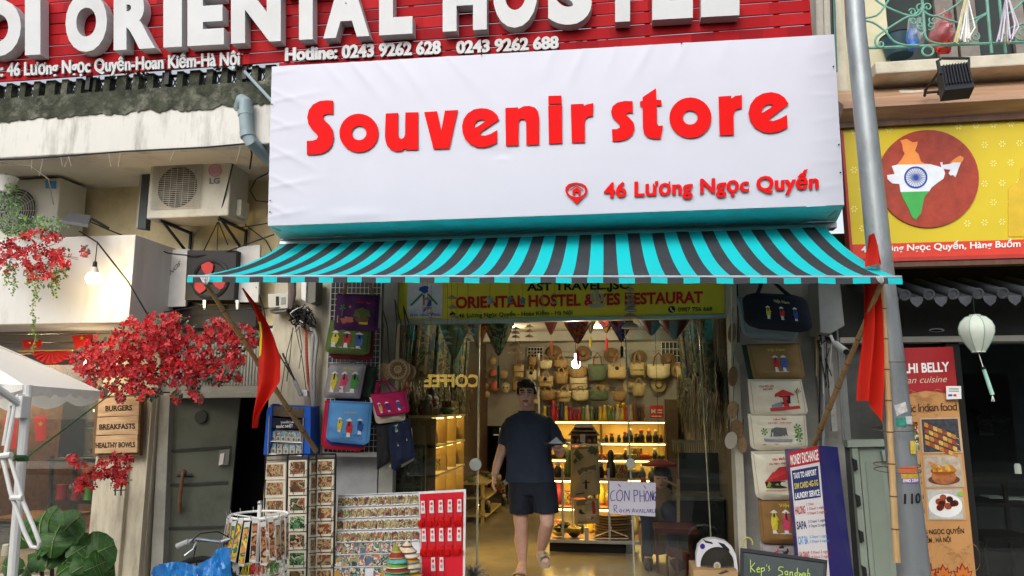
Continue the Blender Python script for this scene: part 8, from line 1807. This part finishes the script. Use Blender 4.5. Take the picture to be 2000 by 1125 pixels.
t=T('clothes_hanger','pale plastic hanger hooked low on the steel stand','hanger',P(1193,1050,Yf-.03));g=MB();g.tube([P(1194,1018,Yf-.04),P(1189,1022,Yf-.04),P(1194,1030,Yf-.04),P(1193,1036,Yf-.04),P(1160,1049,Yf-.04),P(1160,1052,Yf-.04),P(1228,1052,Yf-.04),P(1226,1048,Yf-.04),P(1194,1036,Yf-.04)],.006,M('hanger_cream',(.55,.48,.36),.4),6);g.build('wire',t)
# ---- right counter, chair, fan, chalkboard
CT=T('counter','dark sales counter with a black front behind the right pane','counter',(P(1385,1130,.7).x,.7,FL));bkg=M('counter_black',(.022,.025,.027),.3,.2)
g=MB();a_,b_=P(1322,1000,.9).x,XR-.02;z_=P(1370,978,.9).z;g.box(a_,b_,.9,1.5,FL,z_,bkg);g.build('body',CT,bevel=.005)
g=MB();g.box(a_-.03,b_,.87,1.53,z_+.002,z_+.03,M('counter_top',(.10,.11,.10),.25));g.build('top',CT)
t=T('counter_screen','dark screen panel standing on the counter','screen',(P(1365,930,1.3).x,1.3,z_));g=MB();bx(g,1326,1408,884,960,1.3,.04,M('screen_dark',(.035,.04,.042),.35));g.build('panel',t)
t=T('wood_ledge','brown wooden edge post at the left end of the counter','post',P(1325,960,.85));g=MB();g.slab([(1322,935),(1328,938),(1328,1030),(1322,1030)],.86,.02,WOOD('ledge_wood',(.25,.16,.07),(.38,.26,.13)));g.slab([(1300,936),(1328,950),(1328,955),(1300,941)],.84,.02,WOOD('ledge_wood',()));g.build('strip',t)
CHr=T('red_chair','dark red wooden chair behind the right pane near the fan','chair',(P(1322,1120,.35).x,.35,FL));dr2=M('chair_red',(.10,.012,.015),.35,.2)
c=P(1322,1080,.35);g=MB();g.slab([(1300,1068),(1345,1078),(1343,1096),(1302,1085)],.35,.03,dr2);g.build('back_rail',CHr,bevel=.004)
for px in(1303,1322,1340):g=MB();g.tube([P(px,1085,.37),P(px+1,1130,.37),Vector((P(px,1130,.37).x,.37,FL+.02))],.012,dr2,6);g.build('leg' if px!=1322 else 'back_slat',CHr)
g=MB();g.box(c.x-.18,c.x+.18,.39,.75,.55,.59,dr2);g.build('seat',CHr)
for dx in(-.16,.14):g=MB();g.box(c.x+dx,c.x+dx+.025,.70,.73,FL,.549,dr2);g.build('leg',CHr)
FN=T('box_fan','white box fan with a dark round grille on a cardboard box','fan',P(1400,1110,-.35))
Yn=-.35;wf=M('fan_white',(.66,.66,.70),.35,.04)
outl=[(1361,1118),(1360,1085),(1364,1066),(1373,1057),(1385,1053),(1400,1053),(1418,1058),(1430,1068),(1438,1085),(1442,1118)]
g=MB();hole=ell(1401,1103,33,35,30)
vs,fs=fillshape([outl,hole]);extr(g,vs,fs,lambda x,y,o:PX(Yn)(x,y,o),wf,.09,wf,-.09);g.build('casing',FN,bevel=.004)
g=MB();gd=M('fan_grille',(.035,.035,.033),.5)
for k in range(1,12):g.tube([P(1401+33*k/11.5*math.cos(R(a)),1103+35*k/11.5*math.sin(R(a)),Yn-.004)for a in range(0,361,15)],.0022,gd,4,cap=False)
for k in range(24):a=R(15*k+7);g.tube([P(1401+7*math.cos(a),1103+7*math.sin(a),Yn-.008),P(1401+33*math.cos(a+.5),1103+35*math.sin(a+.5),Yn-.004)],.0022,gd,4)
g.slab(ell(1401,1103,34,36,24),Yn+.05,.01,M('fan_inner',(.06,.055,.03),.6));g.build('grille',FN)
g=MB();g.splate(PX(Yn),ell(1400,1104,7,7.5,18),.012,M('hub_grey',(.45,.45,.46),.4),.01);g.splate(PX(Yn),ell(1400,1104,4,4.5,14),.003,M('hub_gold',(.35,.30,.08),.4),.022);g.build('hub',FN)
g=MB();g.slab([(1374,1055),(1391,1059),(1393,1063),(1378,1060)],Yn-.002,.05,BLACK);g.slab([(1402,1059),(1414,1062),(1424,1072),(1425,1078),(1412,1070)],Yn-.002,.05,BLACK);g.build('handle_slot',FN)
g=MB();g.splate(PX(Yn),ell(1372,1067,5,5.5,14),.002,M('badge_violet',(.04,.02,.22),.4),.001);g.build('badge',FN)
t=T('cardboard_box','light brown cardboard box under the white box fan','box',P(1398,1180,-.4));cbd=M('cardboard',(.42,.27,.13),.8,.08,6)
x0_,x1_=P(1353,1115,-.42).x,P(1440,1115,-.42).x;zt2=P(1398,1112,-.42).z
g=MB();g.box(x0_,x1_,-.46,-.12,.13,zt2,cbd);g.build('carton',t,bevel=.004)
g=MB();g.spoly(PX(-.462),[(1402,1120),(1418,1113),(1424,1116),(1408,1122)],M('ink_carton',(.06,.05,.04),.6),.001);g.build('print_mark',t)
CHB=T('chalkboard','framed chalkboard sign with green handwriting at the bottom right','sign',P(1530,1180,-1.4))
q=Q((1446,1070),(1616,1094),(1606,1240),(1444,1240),(-1.35,-1.35,-1.5,-1.5))
g=MB();g.splate(q,[(.035,.05),(.965,.05),(.965,.98),(.035,.98)],.01,M('slate',(.035,.048,.05),.22,.25,4),-.01);g.build('slate',CHB)
g=MB();bf=M('board_frame',(.012,.013,.016),.35)
for a in([(0,0),(1,0),(1,.05),(0,.05)],[(0,.05),(.035,.05),(.035,1),(0,1)],[(.965,.05),(1,.05),(1,1),(.965,1)]):g.splate(q,a,.02,bf,-.012)
g.build('frame',CHB,bevel=.003)
g=MB();ck=M('chalk_green',(.45,.62,.10),.8);s2=lambda u,v,o=0.0:q((u-1446)/168,(v-1070-(u-1446)*.135)/150,.003+o)
KK=lambda pts:[(1400+x/3.4605,800+y/3.4605)for x,y in pts]
def stroke2(pts,w):
 pts=KK(pts)
 for(a,b)in zip(pts,pts[1:]):
  d=Vector((b[0]-a[0],b[1]-a[1]));n=Vector((-d.y,d.x)).normalized()*w*.5 if d.length else Vector((0,0));g.spoly(s2,[(a[0]-n.x,a[1]-n.y),(b[0]-n.x,b[1]-n.y),(b[0]+n.x,b[1]+n.y),(a[0]+n.x,a[1]+n.y)],ck,.001)
for st in([(228,1010),(232,1090)],[(258,1030),(232,1060),(262,1088)],[(270,1075),(292,1072),(285,1058),(272,1070),(278,1090),(295,1088)],[(302,1062),(305,1120)],[(304,1068),(322,1062),(326,1080),(306,1088)],[(340,1040),(336,1054)],[(358,1052),(350,1060),(362,1072),(352,1086)],[(452,1062),(425,1060),(418,1078),(445,1092),(448,1110),(418,1118)],[(478,1088),(462,1095),(468,1115),(482,1108),(480,1088),(484,1118)],[(497,1092),(498,1122)],[(498,1100),(512,1094),(516,1122)],[(545,1068),(546,1125)],[(545,1100),(530,1104),(532,1122),(546,1122)],[(556,1098),(562,1125),(570,1105),(578,1126),(586,1100)],[(592,1100),(592,1126)],[(604,1104),(598,1118),(608,1126)],[(616,1075),(616,1130)],[(616,1108),(628,1106),(630,1130)]):
 stroke2(st,1.3)
g.build('chalk_writing',CHB)
g=MB();rgk=M('ring_yellow',(.45,.42,.10),.6);g.tube([P(1460+10*math.cos(R(a)),1062+12*math.sin(R(a)),-.9)for a in range(150,390,20)],.005,rgk,5);g.build('wire_hoop',None,'thin yellow wire hoop above the chalkboard corner','wire')
# red conical shade + seated customer's surroundings
t=T('red_parasol','flat dark red paper parasol above the seated person behind the right pane','parasol',P(1290,912,1.2));c=P(1288,910,1.25);k=MPP(1288,910,1.25)
g=MB();g.lathe(c,[(35*k,0),(34*k,4*k),(10*k,12*k),(.01,14*k)],M('parasol_red',(.22,.012,.015),.6,.15),24,sy=.6);g.build('canopy',t);g=MB();g.tube([c+Vector((0,0,-4*k)),c+Vector((0,0,.1))],.008,BLACK,6);g.tube([c+Vector((0,0,.05)),(c.x,c.y,ZC)],.003,CABLE,4);g.build('stick',t)
# tinsel bush on the floor at the left door edge
t=T('tinsel','silvery tinsel bunch on the floor at the left door edge','tinsel',P(925,1125,-.1));g=MB();rg=random.Random(3);c=P(925,1128,-.12)
for k_ in range(130):a=rg.uniform(0,6.28);e=rg.uniform(.1,1.3);L_=rg.uniform(.08,.17);d=Vector((math.cos(a)*math.cos(e),math.sin(a)*math.cos(e),math.sin(e)));g.tube([c,c+d*L_*.6,c+d*L_+Vector((0,0,-.03))],.0025,STEEL,3)
g.build('strands',t,kind='stuff')
t=T('picture_board','dark framed board of small square prints inside the left pane','picture',P(795,970,.2));g=MB();bx(g,762,830,868,1010,.18,.03,M('frame_dark',(.03,.035,.03),.4));g.build('frame',t)
g=MB();bx(g,770,824,876,1004,.17,.009,M('board_olive',(.10,.11,.08),.5));g.build('panel',t)
for r_ in range(5):
 for c2 in range(3):g=MB();bx(g,774+17*c2,787+17*c2,882+24*r_,900+24*r_,.165,.004,PRINT('small_print',[(.03,.03,.025),(.06,.06,.05),(.14,.13,.1),(.04,.05,.04)],14));g.build('print',t)
 # ================================================================== PEOPLE
def remeshed(mb,name,mat,vox,parent,smooth=6,origin=None):
 o0=wloc(parent);me=bpy.data.meshes.new(name);me.from_pydata([(v[0]-o0.x,v[1]-o0.y,v[2]-o0.z)for v in mb.v],[],mb.f);me.update()
 o=bpy.data.objects.new(name,me);COL.objects.link(o);o.location=o0
 r=o.modifiers.new('r','REMESH');r.mode='VOXEL';r.voxel_size=vox
 s=o.modifiers.new('s','SMOOTH');s.iterations=smooth;s.factor=.5
 dg=bpy.context.evaluated_depsgraph_get();m2=bpy.data.meshes.new_from_object(o.evaluated_get(dg));bpy.data.objects.remove(o)
 m2.materials.clear();m2.materials.append(mat);m2.name=name
 m2.polygons.foreach_set('use_smooth',[True]*len(m2.polygons))
 o=bpy.data.objects.new(name,m2);COL.objects.link(o);o.parent=parent;return o
def limb(mb,pts,rs,m,n=14):
 """capsule-ended tapered limb"""
 pts=[Vector(p)for p in pts];rs=[r if isinstance(r,tuple)else(r,r)for r in rs]
 mb.tube(pts,rs,m,n,flat=(0,-1,.01))
 for p,r in((pts[0],rs[0]),(pts[-1],rs[-1])):mb.ball(p,(r[1],r[0],(r[0]+r[1])/2),m,10,8)
skin=M('skin',(.58,.35,.26),.5,.10,18,sub=.12);hairm=M('hair_black',(.010,.008,.008),.45,.3,60,bump=.6,bscale=200)
YM=.30
MAN=T('person','young man in a navy t-shirt and dark shorts walking out carrying a tray','person',(P(1035,1120,YM).x,YM,FL))
m0=skin;J=lambda x,y,dy=0.0:P(x,y,YM+dy)
kk=MPP(1030,900,YM)
g=MB();HC=J(1029,769,0)
def H(x,y,z):return HC+Vector((x,y,z))
for c_h,r_h in(((0,.01,.022),(.078,.096,.095)),((0,-.010,-.043),(.067,.076,.072)),((0,-.052,-.094),(.032,.030,.024)),((-.036,-.050,-.032),(.032,.034,.038)),((.036,-.050,-.032),(.032,.034,.038)),((0,-.086,.0),(.010,.016,.034)),((0,-.096,-.026),(.017,.016,.014)),((0,-.078,-.062),(.028,.014,.015)),((-.080,.012,-.012),(.011,.020,.034)),((.080,.012,-.012),(.011,.020,.034)),((0,-.072,.028),(.052,.018,.015))):g.ball(H(*c_h),r_h,m0,18,12)
limb(g,[H(0,.03,-.05),J(1029,812,.04)],[(.056,.058),(.064,.070)],m0)
limb(g,[J(1029,812,.04),J(1030,838,.05)],[(.066,.07),(.09,.13)],m0,16);limb(g,[J(1031,852,.05),J(1033,900,.04),J(1035,950,.05)],[(.10,.17),(.11,.165),(.12,.17)],m0,18)
limb(g,[J(1001,828,.05),J(988,858,.05),J(978,886,.04)],[.056,.050,.043],m0);limb(g,[J(978,886,.04),J(971,908,.0),J(966,928,-.03)],[.043,.038,.028],m0)
limb(g,[J(1066,828,.05),J(1082,858,.05),J(1093,884,.02)],[.056,.050,.044],m0);limb(g,[J(1093,884,.02),J(1096,881,-.10),J(1098,878,-.19)],[.044,.037,.028],m0)
limb(g,[J(1018,960,.04),J(1017,1005,.0),J(1018,1034,.015)],[.098,.070,.057],m0);limb(g,[J(1018,1034,.015),J(1018,1056,.045),J(1021,1098,.03)],[.056,.062,.036],m0)
limb(g,[J(1058,960,.04),J(1068,1000,-.10),J(1069,1020,-.12)],[.098,.072,.060],m0);limb(g,[J(1069,1020,-.12),J(1064,1042,-.02),J(1056,1076,.10)],[.058,.060,.036],m0)
limb(g,[J(1021,1100,.03),J(1018,1112,-.06),J(1016,1116,-.16)],[(.036,.036),(.028,.042),(.02,.046)],m0,12);limb(g,[J(1056,1078,.10),J(1060,1088,.02),J(1063,1098,-.03)],[(.036,.036),(.03,.042),(.022,.046)],m0,12)
for k_ in range(5):limb(g,[J(1009+4.3*k_,1117,-.17),J(1008+4.5*k_,1119,-.205+.008*abs(k_-1))],[.011-.0008*abs(k_-4)*.6,.0095],m0,8)
def hand(g,wrist,d,side,palmn,L=.085,curl=.5,spread=.14):
 """palm and five fingers; d finger direction, side direction of the thumb, palmn palm normal"""
 wrist,d,side,palmn=map(Vector,(wrist,d,side,palmn));d.normalize();side=(side-d*side.dot(d)).normalized();pn=d.cross(side).normalized();pn=pn if pn.dot(palmn)>0 else-pn
 c1,c2=wrist+d*.02,wrist+d*(L)
 g.tube([wrist,c1,c1.lerp(c2,.5),c2],[(.020,.026),(.018,.036),(.016,.041),(.012,.040)],m0,12,flat=tuple(pn))
 for i,(o,ln_,r)in enumerate(((-.030,.058,.0082),(-.010,.074,.009),(.011,.080,.009),(.031,.070,.009))):
  b0=c2-d*.012+side*o;dd=(d+side*o*spread*8).normalized();p1=b0+dd*ln_*.45;p2=p1+(dd*math.cos(curl)+pn*math.sin(curl)).normalized()*ln_*.35;p3=p2+(dd*math.cos(curl*1.9)+pn*math.sin(curl*1.9)).normalized()*ln_*.3
  g.tube([b0,p1,p2,p3],[r,r*.98,r*.9,r*.72],m0,8);g.ball(p3,r*.75,m0,8,6)
 t0=wrist+d*.025+side*.026;t1=t0+(d*.6+side*.8).normalized()*.035;t2=t1+(d*.9+side*.25+pn*.3).normalized()*.03
 g.tube([t0-side*.01,t1,t2],[.013,.011,.009],m0,8);g.ball(t2,.009,m0,8,6)
hand(g,J(966,928,-.03),(-.12,-.25,-1),(.35,-1,0),(1,0,0),L=.075,curl=.5)
hand(g,J(1098,878,-.19),(-.35,-1,.05),(-1,.3,.1),(0,0,1),L=.075,curl=.12)
remeshed(g,'body',skin,.0054,MAN,3)
# shirt
shirt=M('shirt_navy',(.024,.033,.056),.9,.10,3,bump=.25,bscale=260);g=MB()
def ring(cx,cy,w,dpt,dy=0.0,n=40,wr=0.0,sd=0,skew=0):
 c=J(cx,cy,.045+dy);out=[]
 for j in range(n):
  a=2*math.pi*j/n;ca,sa=math.cos(a),math.sin(a);e=.8
  x=abs(ca)**e*(1 if ca>0 else-1)*w*kk;y=abs(sa)**e*(1 if sa>0 else-1)*dpt
  q_=1+wr*noise.noise((ca*2.2+sd,sa*2.2,cy*.035+sd))+wr*.6*math.sin(a*5+cy*.05)
  out.append((c.x+x*q_,c.y+y*q_,c.z+skew*x))
 return out
rows=[(1029,803,15.5,.078,.0,0),(1029,807,21,.092,0,0),(1029.5,811,32,.104,0,0),(1030,817,42,.118,0,0),(1031,828,47,.132,-.01,.01),(1032,850,46.5,.140,-.02,.02),(1033,880,45,.142,-.02,.035),(1034,905,45,.142,-.02,.05),(1035,928,46.5,.143,-.015,.06),(1036,941,47.5,.145,-.01,.065)]
n=40;vs=[p for r_ in rows for p in ring(r_[0],r_[1],r_[2],r_[3],r_[4],n,r_[5])]
fs=[(i*n+j,i*n+(j+1)%n,(i+1)*n+(j+1)%n,(i+1)*n+j)for i in range(len(rows)-1)for j in range(n)]+[tuple(range(n)),tuple(range((len(rows)-1)*n,len(rows)*n))]
g.add(vs,fs,shirt,True)
def sleeve(pts,rs):g.tube(pts,rs,shirt,18,flat=(0,-1,.01))
sleeve([J(1003,822,.045),J(994,838,.05),J(988,852,.05),J(985,869,.045)],[(.078,.074),(.082,.074),(.078,.070),(.078,.068)])
sleeve([J(1062,822,.045),J(1074,838,.05),J(1083,852,.05),J(1091,870,.03)],[(.078,.074),(.082,.074),(.078,.070),(.078,.068)])
so_=remeshed(g,'tshirt',shirt,.008,MAN,3)
for v in so_.data.vertices:
 p=v.co;w=noise.noise((p.x*9,p.y*9+4,p.z*5))*.008+abs(noise.noise((p.x*14+p.z*10,p.y*7,p.z*9)))*.011;v.co=p+v.normal*(w-.003)
g=MB();g.tube([(p[0],p[1],p[2])for p in ring(1029,803.2,16.0,.082,0,28)]+[ring(1029,803.2,16.0,.082,0,28)[0]],.006,shirt,6,cap=False);g.build('collar',MAN)
# shorts
shm2=M('shorts_black',(.011,.015,.024),.85,.12,3,bump=.25,bscale=240);g=MB()
def rg2(cx,cy,w,d,dy,n=28):
 c=J(cx,cy,dy);return[(c.x+w*kk*math.cos(2*math.pi*j/n),c.y+d*math.sin(2*math.pi*j/n),c.z)for j in range(n)]
def loft(rs_,m):
 n=len(rs_[0]);vs=[p for r_ in rs_ for p in r_]
 g.add(vs,[(i*n+j,i*n+(j+1)%n,(i+1)*n+(j+1)%n,(i+1)*n+j)for i in range(len(rs_)-1)for j in range(n)]+[tuple(range(n)),tuple(range((len(rs_)-1)*n,len(rs_)*n))],m,True)
loft([rg2(1036,930,43,.135,.035),rg2(1037,950,45,.145,.035),rg2(1039,965,45,.14,.03)],shm2)
loft([rg2(1019,940,25,.12,.03),rg2(1018,965,26,.125,.02),rg2(1018,985,24,.12,.01),rg2(1019,1002,23,.118,.005)],shm2)
loft([rg2(1060,940,25,.12,.03),rg2(1063,965,26,.125,-.01),rg2(1066,985,25,.12,-.05),rg2(1067,1001,24,.115,-.08)],shm2)
so2=remeshed(g,'shorts',shm2,.008,MAN,3)
for v in so2.data.vertices:
 p=v.co;v.co=p+v.normal*(abs(noise.noise((p.x*16,p.y*8,p.z*7)))*.010-.002)
 # hair: cap with fringe
g=MB()
for c_h,r_h in(((0,.016,.044),(.088,.106,.086)),((-.034,-.052,.080),(.050,.052,.036)),((.030,-.055,.078),(.054,.054,.036)),((0,-.02,.105),(.06,.07,.03)),((-.076,.0,.02),(.016,.04,.04)),((.076,.0,.02),(.016,.04,.04))):g.ball(H(*c_h),r_h,hairm,18,12)
ho=remeshed(g,'hair',hairm,.0065,MAN,2);hl=HC-MAN.location
for v in ho.data.vertices:
 p=v.co;v.co=p+v.normal*(noise.noise((p.x*70,p.y*25,p.z*22))*.007)
 zc_h=hl.z+.050+.010*noise.noise((p.x*60,0,5))
 if p.z<zc_h and p.y<hl.y-.035:v.co.y=hl.y-.035+(p.y-hl.y+.035)*.2
 if p.z<hl.z-.005:v.co.z=hl.z-.005
eyew,dkm,lipm=M('eye_white',(.5,.47,.44),.3),M('iris_dark',(.012,.008,.006),.25),M('lips',(.36,.13,.11),.5)
for sg in(-1,1):
 g=MB();g.ball(H(.032*sg,-.082,.006),(.016,.010,.0065),eyew,10,6);e=g.build('eye',MAN)
 g=MB();g.ball(H(.032*sg,-.088,.006),(.008,.006,.0065),dkm,8,6);g.build('iris',e)
 g=MB();g.tube([H(sg*.014,-.090,.027),H(sg*.032,-.093,.032),H(sg*.052,-.080,.026)],(.0035,.006),hairm,6);g.build('eyebrow',MAN)
 g=MB();g.tube([H(sg*.015,-.088,.009),H(sg*.032,-.0925,.014),H(sg*.049,-.084,.008)],.0028,dkm,5);g.build('eyelid',MAN)
g=MB();g.tube([H(-.024,-.086,-.061),H(0,-.094,-.058),H(.024,-.086,-.061)],(.005,.005),lipm,8);g.tube([H(-.020,-.085,-.066),H(0,-.0925,-.069),H(.020,-.085,-.066)],.0065,lipm,8);g.build('mouth',MAN)
# sandals
sdm=M('sandal_cream',(.42,.36,.26),.7,.15,20)
def sandal(a,b,wdt,lab):
 g=MB();d=(b-a).normalized();s=d.cross(Vector((0,0,1))).normalized();up=s.cross(d).normalized()
 L_=(b-a).length;pts=[]
 for t_,w_ in((0,.6),(.1,.85),(.3,.8),(.55,.9),(.8,1.05),(.95,.85),(1.0,.5)):pts.append((t_,w_))
 o_=[a+d*L_*t_+s*wdt*w_ for t_,w_ in pts]+[a+d*L_*t_-s*wdt*w_ for t_,w_ in pts[::-1]]
 n=len(o_);g.add([p-up*.03 for p in o_]+[p for p in o_],[tuple(range(n)),tuple(range(2*n-1,n-1,-1))]+[(i,(i+1)%n,n+(i+1)%n,n+i)for i in range(n)],sdm);
 for t_ in(.52,.72):
  c=a+d*L_*t_;g.tube([c-s*wdt*1.0-up*.01,c-s*wdt*.75+up*.045,c+up*.062,c+s*wdt*.75+up*.045,c+s*wdt*1.0-up*.01],(.026,.006),sdm,8,flat=tuple(d))
 g.ball(a+d*L_*.62+up*.07,(.016,.016,.01),STEEL,8,6);g.build('sandal',MAN,lab)
fz=FL+.03
a_=J(1021,1099,.09);sandal(Vector((a_.x,a_.y,fz)),Vector((J(1014,1100,0).x,a_.y-.30,fz)),.050,None)
sandal(J(1055,1080,.135)-Vector((0,0,.0)),J(1066,1103,-.085),.046,'sandal tilted on its toe')
g=MB();w0=J(967,924,-.028);g.tube([w0+Vector((math.cos(R(a))*.034,math.sin(R(a))*.034,.01*math.sin(R(a))))for a in range(0,361,30)],.004,M('bracelet',(.3,.28,.24),.4),5,cap=False);g.build('bracelet',MAN)
# tray
TR=T('tray','dark flat tray with a small folded paper held by the walking man','tray',J(1085,868,-.27));c=J(1086,868,-.27)
g=MB();g.lathe(c,[(.10,0),(.11,.012),(.102,.012),(.095,.005),(.01,.005)],M('tray_black',(.02,.02,.022),.35),24);g.build('plate',TR)
g=MB();g.add([c+Vector((-.05,-.03,.007)),c+Vector((.05,-.05,.007)),c+Vector((.0,.03,.06)),c+Vector((-.07,.05,.007)),c+Vector((.06,.04,.007))],[(0,1,2),(3,0,2),(1,4,2),(4,3,2)],M('paper_blue',(.35,.38,.45),.7));g.build('folded_paper',None,'small pale folded paper standing on the dark tray','paper')
# customer seated at the counter, seen through the right pane
YC=1.35;kc=MPP(1290,940,YC)
CU=T('person','seated person with long black hair in a tan shirt behind the room note','person',(P(1285,1000,YC).x,YC,FL));C_=lambda x,y,dy=0.0:P(x,y,YC+dy)
g=MB();g.ball(C_(1291,935),(.085,.10,.115),skin,14,10);limb(g,[C_(1290,950),C_(1288,968)],[.055,.06],skin)
limb(g,[C_(1286,985),C_(1284,1020),C_(1284,1050)],[(.10,.17),(.11,.15),(.13,.17)],skin)
limb(g,[C_(1262,980),C_(1256,1010,-.05),C_(1258,1030,-.2)],[.05,.042,.035],skin);limb(g,[C_(1309,980),C_(1315,1010,-.05),C_(1312,1030,-.2)],[.05,.042,.035],skin)
hand(g,C_(1258,1030,-.2),(.2,-1,0),(1,0,0),(0,0,-1));hand(g,C_(1312,1030,-.2),(-.2,-1,0),(-1,0,0),(0,0,-1))
zk=FL
def Wp(dx,dy,z):return Vector((C_(1285,1000).x+dx,YC+dy,z))
for sx in(-.1,.1):limb(g,[Wp(sx,0,.62),Wp(sx*1.2,-.38,.60)],[.085,.06],skin);limb(g,[Wp(sx*1.2,-.38,.58),Wp(sx*1.2,-.36,FL+.07)],[.055,.038],skin);limb(g,[Wp(sx*1.2,-.36,FL+.05),Wp(sx*1.3,-.52,FL+.035)],[.035,.028],skin)
remeshed(g,'body',skin,.009,CU,3)
g=MB();tan=fabric('tanshirt',(.26,.17,.10));limb(g,[C_(1288,972),C_(1286,990),C_(1284,1050)],[(.10,.16),(.13,.20),(.14,.19)],tan);limb(g,[C_(1264,978),C_(1257,1002,-.04)],[.065,.058],tan);limb(g,[C_(1308,978),C_(1314,1002,-.04)],[.065,.058],tan);remeshed(g,'shirt',tan,.01,CU,3)
g=MB();g.ball(C_(1292,930,.03),(.105,.115,.12),hairm,14,10);limb(g,[C_(1294,938,.07),C_(1296,975,.10)],[(.07,.10),(.05,.09)],hairm);limb(g,[C_(1274,935,-.02),C_(1272,962,0)],[.03,.022],hairm);limb(g,[C_(1308,935,-.02),C_(1309,962,0)],[.03,.022],hairm);g.ball(C_(1292,922,-.04),(.09,.07,.06),hairm,12,8);remeshed(g,'hair',hairm,.008,CU,2)
g=MB();nvp=fabric('jeans',(.02,.03,.07));
for sx in(-.1,.1):limb(g,[Wp(sx,.02,.63),Wp(sx*1.2,-.38,.61)],[.10,.072],nvp);limb(g,[Wp(sx*1.2,-.38,.59),Wp(sx*1.2,-.36,FL+.12)],[.066,.05],nvp)
remeshed(g,'trousers',nvp,.01,CU,2)
for sx in(-.1,.1):
 g=MB();limb(g,[Wp(sx*1.2,-.33,FL+.045),Wp(sx*1.3,-.56,FL+.035)],[.045,.036],BLACK);g.build('shoe',CU)
g=MB();
for px in(1285,1299):g.ball(C_(px,935,-.095),(.012,.006,.006),dkm,8,6)
g.ball(C_(1291.5,941,-.105),(.01,.012,.014),skin,8,6);g.ball(C_(1291.5,948,-.095),(.018,.007,.006),lipm,8,6);g.build('face_features',CU)
t=T('stool','plain dark stool under the seated person','stool',(C_(1285,1000).x,YC+.02,FL));g=MB();c=C_(1285,1000);g.box(c.x-.19,c.x+.19,YC-.17,YC+.2,.49,.53,M('stool_dark',(.04,.03,.025),.5));g.build('seat',t)
for sx in(-.17,.15):
 for sy in(-.15,.16):g=MB();g.box(c.x+sx,c.x+sx+.025,YC+sy,YC+sy+.025,FL,.489,BLKMET);g.build('leg',t)
